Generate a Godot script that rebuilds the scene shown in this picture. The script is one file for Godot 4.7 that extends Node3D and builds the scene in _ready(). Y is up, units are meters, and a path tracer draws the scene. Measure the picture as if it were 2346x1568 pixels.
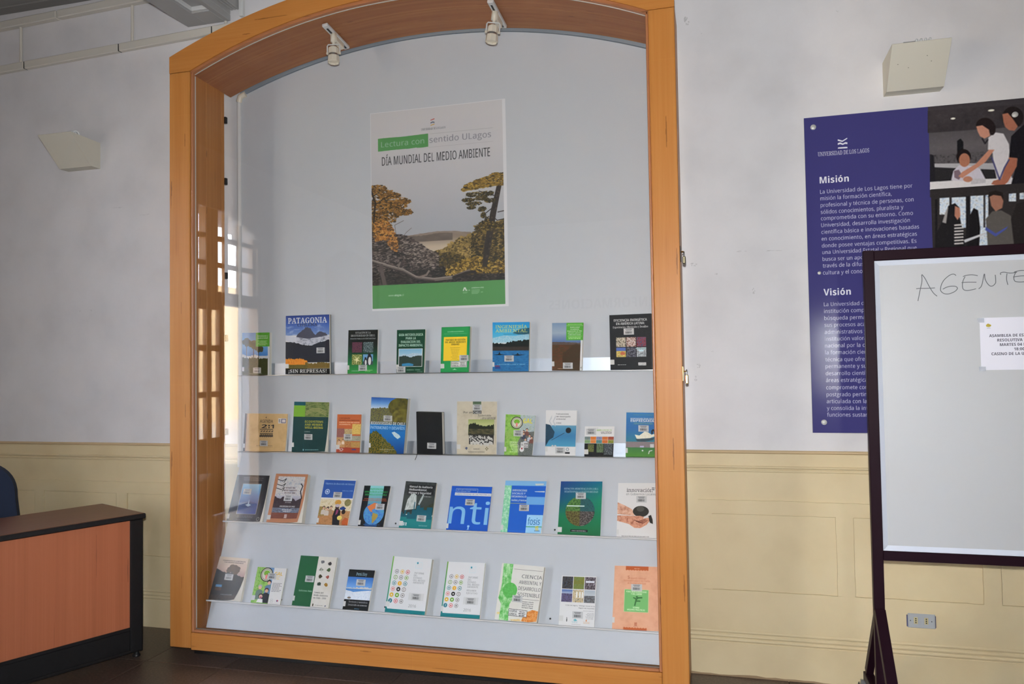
extends Node3D
# A display case of books against a panelled wall. Metres, y up; the wall's face is z = 0 and the room lies at positive z.

# ---------------------------------------------------------------- camera model (2346 x 1568 frame)
const FPX := 1755.0
const CAM := Vector3(0.0, 1.4923, 3.85)
var RX: Vector3
var RY: Vector3
var RZ: Vector3
var used := {}
var M := {}
var fonts := {}

func cam_axes() -> void:
	var y := deg_to_rad(14.86)
	var p := deg_to_rad(-1.89)
	var r := deg_to_rad(-0.9)
	# world to camera (x right, y down, z forward)
	var ax := Vector3(cos(y), 0, -sin(y))
	var ay := Vector3(0, -1, 0)
	var az := Vector3(-sin(y), 0, -cos(y))
	var bx_ := ax
	var by_ := ay * cos(p) - az * sin(p)
	var bz_ := ay * sin(p) + az * cos(p)
	RX = bx_ * cos(r) - by_ * sin(r)
	RY = bx_ * sin(r) + by_ * cos(r)
	RZ = bz_

func ray(px: float, py: float) -> Vector3:
	return RX * ((px - 1173.0) / FPX) + RY * ((py - 784.0) / FPX) + RZ

func pz(px: float, py: float, z: float) -> Vector3:      # the point of a pixel's ray on the plane z
	var d := ray(px, py)
	return CAM + d * ((z - CAM.z) / d.z)

func pyy(px: float, py: float, y: float) -> Vector3:
	var d := ray(px, py)
	return CAM + d * ((y - CAM.y) / d.y)

func pplane(px: float, py: float, o: Vector3, n: Vector3) -> Vector3:
	var d := ray(px, py)
	return CAM + d * ((o - CAM).dot(n) / d.dot(n))

# ---------------------------------------------------------------- nodes
func numbered(n: String) -> String:
	if not used.has(n):
		used[n] = 0
		return n
	used[n] += 1
	return "%s_%03d" % [n, used[n]]

func tag(o: Node, label: String, category := "", group := "", kind := "") -> void:
	o.set_meta("label", label)
	if category: o.set_meta("category", category)
	if group: o.set_meta("group", group)
	if kind: o.set_meta("kind", kind)

func thing(called: String, label: String, category: String, at := Vector3.ZERO, group := "", kind := "") -> Node3D:
	var o := Node3D.new()
	o.name = numbered(called)
	add_child(o)
	o.position = at
	tag(o, label, category, group, kind)
	return o

func part(parent: Node, called: String, mesh: Mesh, mat: Material, label := "", at := Vector3.ZERO) -> MeshInstance3D:
	var o := MeshInstance3D.new()
	o.name = called if parent != self else numbered(called)
	o.mesh = mesh
	o.material_override = mat
	o.position = at
	o.cast_shadow = GeometryInstance3D.SHADOW_CASTING_SETTING_ON
	parent.add_child(o, true)
	if label: o.set_meta("label", label)
	return o

# ---------------------------------------------------------------- shapes
func st_new() -> SurfaceTool:
	var st := SurfaceTool.new()
	st.begin(Mesh.PRIMITIVE_TRIANGLES)
	st.set_smooth_group(-1)
	return st

func done(st: SurfaceTool) -> ArrayMesh:
	st.generate_normals()
	return st.commit()

func tri(st: SurfaceTool, a: Vector3, b: Vector3, c: Vector3, ua := Vector2.ZERO, ub := Vector2.ZERO, uc := Vector2.ZERO) -> void:
	st.set_uv(ua); st.add_vertex(a)
	st.set_uv(ub); st.add_vertex(b)
	st.set_uv(uc); st.add_vertex(c)

# a, b, c, d clockwise seen from the front
func quad(st: SurfaceTool, a: Vector3, b: Vector3, c: Vector3, d: Vector3, ua := Vector2(0, 1), ub := Vector2(0, 0), uc := Vector2(1, 0), ud := Vector2(1, 1)) -> void:
	tri(st, a, b, c, ua, ub, uc)
	tri(st, a, c, d, ua, uc, ud)

func face(st: SurfaceTool, pts: Array, n: Vector3) -> void:   # convex polygon turned to face n
	var m: Vector3 = (pts[1] - pts[0]).cross(pts[2] - pts[0])
	var q := pts.duplicate()
	if m.dot(n) > 0: q.reverse()
	for i in range(1, q.size() - 1):
		tri(st, q[0], q[i], q[i + 1], Vector2(q[0].x, -q[0].y), Vector2(q[i].x, -q[i].y), Vector2(q[i + 1].x, -q[i + 1].y))

# chamfered box between two corners, optionally turned by a transform
func bx(st: SurfaceTool, a: Vector3, b: Vector3, bev := 0.0, tf := Transform3D.IDENTITY) -> void:
	var c := (a + b) * 0.5
	var h := ((b - a) * 0.5).abs()
	var e: float = min(bev, min(h.x, min(h.y, h.z)) * 0.9)
	for ax in 3:
		for s in [-1.0, 1.0]:
			var u := (ax + 1) % 3
			var v := (ax + 2) % 3
			var pts := []
			for k in [[-1, -1], [1, -1], [1, 1], [-1, 1]]:
				var p := Vector3.ZERO
				p[ax] = s * h[ax]
				p[u] = k[0] * (h[u] - e)
				p[v] = k[1] * (h[v] - e)
				pts.append(tf * (c + p))
			var n := Vector3.ZERO
			n[ax] = s
			face(st, pts, tf.basis * n)
	if e <= 0.0: return
	for ax in 3:                              # edges along ax
		var u := (ax + 1) % 3
		var v := (ax + 2) % 3
		for su in [-1.0, 1.0]:
			for sv in [-1.0, 1.0]:
				var pts := []
				for k in [[-1, 0], [1, 0], [1, 1], [-1, 1]]:
					var p := Vector3.ZERO
					p[ax] = k[0] * (h[ax] - e)
					p[u] = su * (h[u] - (e if k[1] == 0 else 0.0))
					p[v] = sv * (h[v] - (0.0 if k[1] == 0 else e))
					pts.append(tf * (c + p))
				var n := Vector3.ZERO
				n[u] = su
				n[v] = sv
				face(st, pts, tf.basis * n)
	for sx in [-1.0, 1.0]:
		for sy in [-1.0, 1.0]:
			for sz in [-1.0, 1.0]:
				var p := Vector3(sx * h.x, sy * h.y, sz * h.z)
				face(st, [tf * (c + p - Vector3(0, sy * e, sz * e)), tf * (c + p - Vector3(sx * e, 0, sz * e)), tf * (c + p - Vector3(sx * e, sy * e, 0))], tf.basis * Vector3(sx, sy, sz))

func box(a: Vector3, b: Vector3, bev := 0.0, tf := Transform3D.IDENTITY) -> ArrayMesh:
	var st := st_new()
	bx(st, a, b, bev, tf)
	return done(st)

# a bar of rectangular section from p to q
func bar(st: SurfaceTool, p: Vector3, q: Vector3, w: float, d: float, up := Vector3.UP, bev := 0.002) -> void:
	var z := (q - p).normalized()
	var x := up.cross(z).normalized()
	var y := z.cross(x)
	bx(st, Vector3(-w / 2, -d / 2, 0), Vector3(w / 2, d / 2, p.distance_to(q)), bev, Transform3D(Basis(x, y, z), p))

# tube along points
func tube(st: SurfaceTool, pts: Array, r: float, n := 10, caps := true) -> void:
	var rings := []
	var up := Vector3(0.13, 0.97, 0.21)
	for i in pts.size():
		var d: Vector3 = (pts[min(i + 1, pts.size() - 1)] - pts[max(i - 1, 0)]).normalized()
		if absf(d.dot(up)) > 0.95: up = Vector3(0.9, 0.1, 0.4)
		var x := up.cross(d).normalized()
		var y := d.cross(x)
		up = y
		var ring := []
		for k in n:
			var a := TAU * k / n
			ring.append(pts[i] + (x * cos(a) + y * sin(a)) * r)
		rings.append(ring)
	st.set_smooth_group(1)
	for i in rings.size() - 1:
		for k in n:
			var k2 := (k + 1) % n
			var m: Vector3 = (rings[i][k] + rings[i][k2]) * 0.5 - pts[i]
			face(st, [rings[i][k], rings[i][k2], rings[i + 1][k2], rings[i + 1][k]], m)
	st.set_smooth_group(-1)
	if caps:
		face(st, rings[0], pts[0] - pts[1])
		face(st, rings[-1], pts[-1] - pts[-2])

# lathe: profile of (radius, height) about the y axis
func lathe(st: SurfaceTool, prof: Array, n := 20, tf := Transform3D.IDENTITY, smooth := true) -> void:
	st.set_smooth_group(2 if smooth else -1)
	for i in prof.size() - 1:
		var a: Vector2 = prof[i]
		var b: Vector2 = prof[i + 1]
		for k in n:
			var t0 := TAU * k / n
			var t1 := TAU * (k + 1) / n
			var p := [Vector3(a.x * cos(t0), a.y, a.x * sin(t0)), Vector3(a.x * cos(t1), a.y, a.x * sin(t1)), Vector3(b.x * cos(t1), b.y, b.x * sin(t1)), Vector3(b.x * cos(t0), b.y, b.x * sin(t0))]
			var tm := (t0 + t1) / 2
			var e := b - a
			var nn := Vector3(e.y * cos(tm), -e.x, e.y * sin(tm))
			var q := []
			for v in p:
				if q.is_empty() or not (tf * v).is_equal_approx(q[-1]): q.append(tf * v)
			if q.size() > 2 and q[0].is_equal_approx(q[-1]): q.pop_back()
			if q.size() > 2: face(st, q, tf.basis * nn)
	st.set_smooth_group(-1)

# prism: polygon in xy (any simple outline), from z0 to z1
func prism(st: SurfaceTool, poly: PackedVector2Array, z0: float, z1: float, tf := Transform3D.IDENTITY) -> void:
	var idx := Geometry2D.triangulate_polygon(poly)
	for i in range(0, idx.size(), 3):
		var a := poly[idx[i]]
		var b := poly[idx[i + 1]]
		var c := poly[idx[i + 2]]
		face(st, [tf * Vector3(a.x, a.y, z1), tf * Vector3(b.x, b.y, z1), tf * Vector3(c.x, c.y, z1)], tf.basis * Vector3(0, 0, 1))
		face(st, [tf * Vector3(a.x, a.y, z0), tf * Vector3(b.x, b.y, z0), tf * Vector3(c.x, c.y, z0)], tf.basis * Vector3(0, 0, -1))
	var s := -1.0 if Geometry2D.is_polygon_clockwise(poly) else 1.0
	for i in poly.size():
		var a := poly[i]
		var b := poly[(i + 1) % poly.size()]
		var n := Vector3((b - a).y, -(b - a).x, 0) * s
		face(st, [tf * Vector3(a.x, a.y, z0), tf * Vector3(b.x, b.y, z0), tf * Vector3(b.x, b.y, z1), tf * Vector3(a.x, a.y, z1)], tf.basis * n)

# ---------------------------------------------------------------- materials
func mat(c: Color, rough := 0.7, metal := 0.0) -> StandardMaterial3D:
	var m := StandardMaterial3D.new()
	m.albedo_color = c
	m.roughness = rough
	m.metallic = metal
	m.cull_mode = BaseMaterial3D.CULL_DISABLED
	return m

func rgb(r: int, g: int, b: int) -> Color:
	return Color8(r, g, b)

func noise_img(w: int, h: int, seed_: int, freq: float, sx := 1.0, sy := 1.0, octaves := 4, gain := 0.5, seamless := false) -> Image:
	var n := FastNoiseLite.new()
	n.fractal_gain = gain
	n.seed = seed_
	n.frequency = freq
	n.fractal_octaves = octaves
	n.noise_type = FastNoiseLite.TYPE_SIMPLEX_SMOOTH
	var iw: int = maxi(24 if seamless else 2, int(w * sx))
	var ih: int = maxi(24 if seamless else 2, int(h * sy))
	var im := n.get_seamless_image(iw, ih) if seamless else n.get_image(iw, ih)
	im.convert(Image.FORMAT_L8)
	im.resize(w, h, Image.INTERPOLATE_CUBIC)
	return im

func ramp_lut(cols: Array) -> PackedByteArray:
	var lut := PackedByteArray()
	lut.resize(1024)
	for i in 256:
		var t := i / 255.0 * (cols.size() - 1)
		var k: int = min(int(t), cols.size() - 2)
		var c: Color = cols[0] if cols.size() == 1 else (cols[k] as Color).lerp(cols[k + 1], t - k)
		lut[i * 4] = c.r8
		lut[i * 4 + 1] = c.g8
		lut[i * 4 + 2] = c.b8
		lut[i * 4 + 3] = c.a8
	return lut

func ramp_img(l: Image, cols: Array) -> Image:
	var d := l.get_data()
	var lut := ramp_lut(cols)
	var out := PackedByteArray()
	out.resize(d.size() * 4)
	for i in d.size():
		var k := d[i] * 4
		var o := i * 4
		out[o] = lut[k]
		out[o + 1] = lut[k + 1]
		out[o + 2] = lut[k + 2]
		out[o + 3] = lut[k + 3]
	return Image.create_from_data(l.get_width(), l.get_height(), false, Image.FORMAT_RGBA8, out)

func tex_mat(im: Image, rough := 0.6, tri_scale := Vector3.ZERO) -> StandardMaterial3D:
	var m := mat(Color.WHITE, rough)
	m.albedo_texture = ImageTexture.create_from_image(im)
	if tri_scale != Vector3.ZERO:
		m.uv1_triplanar = true
		m.uv1_scale = tri_scale
	return m

# wood grain; along = "v" (up the image) or "u"
func wood_img(along: String, cols: Array, seed_: int) -> Image:
	var w := 512
	var h := 512
	var a := noise_img(w, h, seed_, 0.02, 1.0, 0.05, 5, 0.5, true) if along == "v" else noise_img(w, h, seed_, 0.02, 0.05, 1.0, 5, 0.5, true)
	var b := noise_img(w, h, seed_ + 5, 0.09, 1.0, 0.05, 3, 0.5, true) if along == "v" else noise_img(w, h, seed_ + 5, 0.09, 0.05, 1.0, 3, 0.5, true)
	var da := a.get_data()
	var db := b.get_data()
	for i in da.size():
		da[i] = int(da[i] * 0.6 + db[i] * 0.4)
	var l := Image.create_from_data(w, h, false, Image.FORMAT_L8, da)
	var cv := Cv.new(self, w, h, Color.BLACK)
	cv.im = ramp_img(l, cols)
	# a few knots and dark streaks along the grain
	var rng := RandomNumberGenerator.new()
	rng.seed = seed_
	for i in 16:
		var ln := rng.randf_range(0.01, 0.06)
		var th := rng.randf_range(0.0015, 0.004) if i > 2 else 0.010
		var c: Color = cols[0]
		if i <= 2: ln = 0.014
		cv.poly(cv.ell_pts(rng.randf_range(0.05, 0.95), rng.randf_range(0.08, 0.92), th if along == "v" else ln, ln if along == "v" else th, 12), c.darkened(rng.randf_range(0.05, 0.22)))
	cv.soften(0, 0, 1, 1, 2.0)
	return cv.im

# ---------------------------------------------------------------- drawing flat print into images
class Cv:
	var im: Image
	var W: int
	var H: int
	var host: Node
	func _init(h_: Node, w: int, h: int, c: Color) -> void:
		host = h_
		W = w
		H = h
		im = Image.create(w, h, false, Image.FORMAT_RGBA8)
		im.fill(c)
	func r(u0: float, v0: float, u1: float, v1: float, c: Color) -> void:
		var x := roundi(u0 * W)
		var y := roundi(v0 * H)
		var w: int = max(1, roundi(u1 * W) - x)
		var h: int = max(1, roundi(v1 * H) - y)
		if c.a >= 0.999:
			im.fill_rect(Rect2i(x, y, w, h), c)
		else:
			var s := Image.create(w, h, false, Image.FORMAT_RGBA8)
			s.fill(c)
			im.blend_rect(s, Rect2i(0, 0, w, h), Vector2i(x, y))
	func grad(u0: float, v0: float, u1: float, v1: float, cols: Array) -> void:
		var y0 := roundi(v0 * H)
		var y1 := roundi(v1 * H)
		var x0 := roundi(u0 * W)
		var x1 := roundi(u1 * W)
		for y in range(y0, y1):
			var t: float = float(y - y0) / maxf(1.0, y1 - y0 - 1) * (cols.size() - 1)
			var k: int = min(int(t), cols.size() - 2)
			im.fill_rect(Rect2i(x0, y, x1 - x0, 1), (cols[k] as Color).lerp(cols[k + 1], t - k))
	func spans(target: Image, pts: PackedVector2Array, c: Color) -> void:     # pixels, even-odd
		var lo := INF
		var hi := -INF
		for p in pts:
			lo = min(lo, p.y)
			hi = max(hi, p.y)
		var n := pts.size()
		var hh := target.get_height()
		for y in range(max(0, floori(lo)), min(hh, ceili(hi))):
			var yc := y + 0.5
			var xs := []
			for i in n:
				var a := pts[i]
				var b := pts[(i + 1) % n]
				if (a.y <= yc) != (b.y <= yc):
					xs.append(a.x + (yc - a.y) / (b.y - a.y) * (b.x - a.x))
			xs.sort()
			for i in range(0, xs.size() - 1, 2):
				var x0 := roundi(xs[i])
				var x1 := roundi(xs[i + 1])
				if x1 > x0: target.fill_rect(Rect2i(x0, y, x1 - x0, 1), c)
	func px(pts: Array) -> PackedVector2Array:
		var o := PackedVector2Array()
		for p in pts: o.append(Vector2(p.x * W, p.y * H))
		return o
	func xy(a: Array) -> Array:           # flat list of numbers to points
		var o := []
		for i in range(0, a.size(), 2): o.append(Vector2(a[i], a[i + 1]))
		return o
	func poly(a: Array, c: Color) -> void:
		spans(im, px(xy(a)), c)
	func ell_pts(cu: float, cv: float, ru: float, rv: float, n := 28) -> Array:
		var o := []
		for i in n: o.append_array([cu + ru * cos(TAU * i / n), cv + rv * sin(TAU * i / n)])
		return o
	func ell(cu: float, cv: float, ru: float, rv: float, c: Color) -> void:
		poly(ell_pts(cu, cv, ru, rv), c)
	# polygon filled with a mottled ramp of colours
	func tex(a: Array, cols: Array, seed_ := 1, freq := 0.03, sx := 1.0, sy := 1.0) -> void:
		var p := px(xy(a))
		var lo := Vector2(INF, INF)
		var hi := Vector2(-INF, -INF)
		for q in p:
			lo = lo.min(q)
			hi = hi.max(q)
		lo = lo.max(Vector2.ZERO).floor()
		hi = hi.min(Vector2(W, H)).ceil()
		var w := int(hi.x - lo.x)
		var h := int(hi.y - lo.y)
		if w < 2 or h < 2: return
		var t: Image = host.ramp_img(host.noise_img(w, h, seed_, freq, sx, sy, 5, 0.68), cols)
		var m := Image.create(w, h, false, Image.FORMAT_RGBA8)
		var q2 := PackedVector2Array()
		for q in p: q2.append(q - lo)
		spans(m, q2, Color.WHITE)
		im.blend_rect_mask(t, m, Rect2i(0, 0, w, h), Vector2i(lo))
	func rt(u0: float, v0: float, u1: float, v1: float, cols: Array, seed_ := 1, freq := 0.03, sx := 1.0, sy := 1.0) -> void:
		tex([u0, v0, u1, v0, u1, v1, u0, v1], cols, seed_, freq, sx, sy)
	# photographic softness: the region goes through a coarser grid
	func soften(u0: float, v0: float, u1: float, v1: float, f: float) -> void:
		var x := roundi(u0 * W)
		var y := roundi(v0 * H)
		var w := mini(roundi(u1 * W), W) - x
		var h := mini(roundi(v1 * H), H) - y
		var q := im.get_region(Rect2i(x, y, w, h))
		q.resize(maxi(4, int(w / f)), maxi(4, int(h / f)), Image.INTERPOLATE_LANCZOS)
		q.resize(w, h, Image.INTERPOLATE_CUBIC)
		im.blit_rect(q, Rect2i(0, 0, w, h), Vector2i(x, y))
	# many small leaf- or stone-like flecks inside a polygon; size in units of W
	func fleck(a: Array, cols: Array, n: int, size: float, seed_: int, flat := 0.6) -> void:
		var p := PackedVector2Array(xy(a))
		var lo := Vector2(INF, INF)
		var hi := Vector2(-INF, -INF)
		for q in p:
			lo = lo.min(q)
			hi = hi.max(q)
		var rng := RandomNumberGenerator.new()
		rng.seed = seed_
		var asp := float(W) / H
		for i in n:
			var c := Vector2(rng.randf_range(lo.x, hi.x), rng.randf_range(lo.y, hi.y))
			if not Geometry2D.is_point_in_polygon(c, p): continue
			var s := size * rng.randf_range(0.5, 1.3)
			var t := rng.randf() * TAU
			var o := []
			for k in 5:
				var g := t + TAU * k / 5
				var m := s * rng.randf_range(0.5, 1.1)
				o.append_array([c.x + cos(g) * m, c.y + sin(g) * m * asp * flat])
			poly(o, cols[rng.randi() % cols.size()])
	# ragged skyline between u0 and u1 from height list, closed at vb
	func ridge(u0: float, u1: float, vs: Array, vb: float, rag: float, seed_: int) -> Array:
		var rng := RandomNumberGenerator.new()
		rng.seed = seed_
		var o := [u0, vb]
		var n := 40
		for i in n + 1:
			var t := float(i) / n * (vs.size() - 1)
			var k: int = min(int(t), vs.size() - 2)
			o.append_array([lerpf(u0, u1, float(i) / n), lerpf(vs[k], vs[k + 1], t - k) + rng.randf_range(-rag, rag)])
		o.append_array([u1, vb])
		return o
	func line(a: Array, wd: float, c: Color) -> void:      # wd in units of W
		var p := px(xy(a))
		for i in p.size() - 1:
			var d := (p[i + 1] - p[i]).normalized()
			var nn := Vector2(-d.y, d.x) * wd * W * 0.5
			var e := d * wd * W * 0.3
			spans(im, PackedVector2Array([p[i] + nn - e, p[i + 1] + nn + e, p[i + 1] - nn + e, p[i] - nn - e]), c)
	# text with its baseline at v, height of capitals cap (units of H); align 0 left, 1 centre, 2 right of u; width > 0 stretches the line to that many units of W; turn in degrees
	func text(s: String, u: float, v: float, cap: float, c: Color, f := "sans", align := 0, width := 0.0, slope := 0.0) -> void:
		var g: Array = host.glyphs(s, f)
		var tris: PackedVector2Array = g[0]
		var tw: float = g[1]
		var ky := cap * H
		var kx := ky
		if width > 0: kx = width * W / tw
		var x0 := u * W - tw * kx * 0.5 * align
		var y0 := v * H
		for i in range(0, tris.size(), 3):
			var t := PackedVector2Array()
			for k in 3:
				var q := tris[i + k]
				var dx := q.x * kx
				t.append(Vector2(x0 + dx, y0 - q.y * ky + dx * slope))
			spans(im, t, c)
	func out() -> Image:
		im.resize(W / 2, H / 2, Image.INTERPOLATE_BILINEAR)
		return im

var glyph_cache := {}
func glyphs(s: String, f: String) -> Array:      # triangles in units of the height of capitals, baseline at 0
	var key := f + "|" + s
	if glyph_cache.has(key): return glyph_cache[key]
	if not fonts.has(f):
		var sf := SystemFont.new()
		sf.font_names = PackedStringArray(["Droid Serif" if f.begins_with("serif") else "Droid Sans Mono" if f.begins_with("mono") else "Droid Sans"])
		sf.font_weight = 700 if f.ends_with("b") else 400
		fonts[f] = sf
	var tm := TextMesh.new()
	tm.font = fonts[f]
	tm.font_size = 64
	tm.pixel_size = 0.005
	tm.depth = 0.0
	tm.curve_step = 3.0
	tm.text = s
	var cap := 0.32 * 0.714
	tm.horizontal_alignment = HORIZONTAL_ALIGNMENT_LEFT
	tm.vertical_alignment = VERTICAL_ALIGNMENT_BOTTOM
	var arr := tm.get_mesh_arrays()
	var vs: PackedVector3Array = arr[Mesh.ARRAY_VERTEX]
	var ix = arr[Mesh.ARRAY_INDEX]
	var base := 0.0
	var asc: float = fonts[f].get_descent(64) * 0.005
	base = asc
	var out := PackedVector2Array()
	var w := 0.0
	var order := []
	if ix != null and ix.size() > 0:
		order = Array(ix)
	else:
		order = range(vs.size())
	var lo := INF
	for i in order: lo = min(lo, vs[i].x)
	for i in order:
		var p := vs[i]
		out.append(Vector2((p.x - lo) / cap, (p.y - base) / cap))
		w = max(w, (p.x - lo) / cap)
	glyph_cache[key] = [out, w]
	return glyph_cache[key]

# ---------------------------------------------------------------- camera, sky, lights
func set_view() -> void:
	cam_axes()
	var c := Camera3D.new()
	c.name = "camera"
	c.fov = rad_to_deg(2.0 * atan(784.0 / FPX))
	c.transform = Transform3D(Basis(RX, -RY, -RZ), CAM)
	c.near = 0.05
	c.far = 200.0
	add_child(c)
	c.current = true
	var we := WorldEnvironment.new()
	we.name = "environment"
	var e := Environment.new()
	e.background_mode = Environment.BG_SKY
	var sky := Sky.new()
	var sm := ProceduralSkyMaterial.new()
	sm.sky_top_color = Color(0.62, 0.70, 0.82)
	sm.sky_horizon_color = Color(0.90, 0.90, 0.89)
	sm.ground_bottom_color = Color(0.45, 0.43, 0.40)
	sm.ground_horizon_color = Color(0.78, 0.78, 0.77)
	sm.sky_energy_multiplier = 7.6
	sm.ground_energy_multiplier = 7.6
	sky.sky_material = sm
	e.sky = sky
	e.tonemap_mode = Environment.TONE_MAPPER_LINEAR
	e.tonemap_exposure = 0.79
	e.sdfgi_enabled = true
	e.ssao_enabled = true
	e.ssil_enabled = true
	we.environment = e
	add_child(we)
	var sun := DirectionalLight3D.new()
	sun.name = "sun"
	sun.light_color = Color(1.0, 0.93, 0.82)
	sun.light_energy = 27.0
	sun.light_angular_distance = 0.6
	sun.shadow_enabled = true
	sun.look_at_from_position(Vector3.ZERO, Vector3(-0.62, -0.74, -0.25))
	add_child(sun)
	# the flash on the camera's shoe
	var fl := SpotLight3D.new()
	fl.name = "camera_flash"
	var fp := CAM + Vector3(0.0, 0.13, 0.03)
	fl.look_at_from_position(fp, fp + RZ)
	fl.light_energy = 13.6
	fl.light_size = 0.03
	fl.light_color = Color(0.98, 0.99, 1.0)
	fl.spot_range = 30.0
	fl.spot_attenuation = 2.0
	fl.spot_angle = 55.0
	fl.spot_angle_attenuation = 0.75
	fl.shadow_enabled = true
	add_child(fl)

const XW := -5.0      # left wall
const XE := 4.2
const ZS := 9.0       # wall behind the camera
const YC := 3.80

func make_materials() -> void:
	var w := noise_img(512, 512, 3, 0.012, 1.0, 1.0, 5, 0.5, true)
	M.wall = tex_mat(ramp_img(w, [rgb(206, 204, 205), rgb(216, 214, 215), rgb(222, 220, 221)]), 0.75, Vector3(0.35, 0.35, 0.35))
	M.yellow = tex_mat(ramp_img(noise_img(512, 512, 9, 0.012, 1.0, 1.0, 5, 0.5, true), [rgb(204, 185, 146), rgb(212, 194, 154), rgb(216, 199, 160)]), 0.6, Vector3(0.4, 0.4, 0.4))
	M.pine_v = tex_mat(wood_img("v", [rgb(160, 100, 44), rgb(178, 116, 54), rgb(183, 122, 60), rgb(190, 131, 68)], 11), 0.40, Vector3(1.4, 0.7, 1.4))
	M.pine_h = tex_mat(wood_img("u", [rgb(160, 100, 44), rgb(178, 116, 54), rgb(183, 122, 60), rgb(190, 131, 68)], 12), 0.40, Vector3(0.7, 1.4, 1.4))
	for pm in [M.pine_v, M.pine_h]: pm.metallic_specular = 0.36
	M.bead = tex_mat(wood_img("v", [rgb(140, 88, 54), rgb(164, 106, 68), rgb(176, 120, 80)], 14), 0.4, Vector3(1.4, 0.7, 1.4))
	M.bead_h = tex_mat(wood_img("u", [rgb(140, 88, 54), rgb(164, 106, 68), rgb(176, 120, 80)], 15), 0.4, Vector3(0.7, 1.4, 1.4))
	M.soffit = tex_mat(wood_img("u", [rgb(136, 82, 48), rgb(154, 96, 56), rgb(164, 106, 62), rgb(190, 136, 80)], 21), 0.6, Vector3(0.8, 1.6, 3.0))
	M.side = tex_mat(wood_img("v", [rgb(160, 100, 44), rgb(178, 116, 54), rgb(190, 131, 68)], 17), 0.55, Vector3(1.6, 0.7, 3.0))
	M.white_board = mat(rgb(196, 201, 206), 0.55)
	M.white_paint = mat(rgb(214, 214, 212), 0.5)
	M.grey_band = mat(rgb(140, 148, 155), 0.5)
	M.black = mat(rgb(15, 14, 15), 0.5)
	M.dark_plastic = mat(rgb(26, 26, 28), 0.4)
	M.metal = mat(rgb(192, 201, 212), 0.42, 1.0)
	M.steel = mat(rgb(190, 190, 188), 0.3, 1.0)
	M.standoff = mat(rgb(196, 196, 190), 0.4, 0.2)
	M.brass = mat(rgb(196, 152, 84), 0.3, 1.0)
	M.cream_plastic = mat(rgb(222, 214, 196), 0.4)
	M.trunk = mat(rgb(208, 203, 192), 0.5)
	M.ceil = tex_mat(ramp_img(noise_img(256, 256, 31, 0.02, 0.1, 1.0, 4, 0.5, true), [rgb(118, 116, 112), rgb(136, 134, 130), rgb(142, 140, 136)]), 0.7, Vector3(0.7, 0.7, 2.0))
	M.box_paint = mat(rgb(172, 171, 169), 0.7)
	M.scuff = mat(rgb(190, 188, 188), 0.85)
	M.dim_milk = mat(Color(0.42, 0.42, 0.40, 0.96), 0.4)  # milky grey glass, added to dim the second doorway's reflection
	M.dim_milk.transparency = BaseMaterial3D.TRANSPARENCY_ALPHA
	M.maroon = mat(rgb(33, 15, 24), 0.4)
	M.maroon.metallic_specular = 0.22
	M.sconce = mat(rgb(205, 201, 186), 0.6)
	M.paper = mat(rgb(226, 224, 216), 0.8)
	M.pages = mat(rgb(224, 219, 205), 0.85)
	M.cover_white = mat(rgb(228, 228, 226), 0.5)
	M.floor_tile = []
	for k in 3:
		M.floor_tile.append(tex_mat(ramp_img(noise_img(512, 512, 40 + k, 0.08, 1.0, 1.0, 5, 0.6, true), [rgb(58 + k * 4, 48 + k * 3, 42 + k * 3), rgb(78 + k * 4, 64 + k * 3, 56 + k * 3), rgb(112, 96, 84)]), 0.32, Vector3(1.5, 1.5, 1.5)))
	M.grout = mat(rgb(52, 45, 40), 0.8)
	var g := StandardMaterial3D.new()
	g.albedo_color = Color(0.20, 0.24, 0.25, 0.045)
	g.transparency = BaseMaterial3D.TRANSPARENCY_ALPHA
	g.roughness = 0.0
	g.metallic_specular = 0.35
	g.cull_mode = BaseMaterial3D.CULL_DISABLED
	M.glass = g

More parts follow.
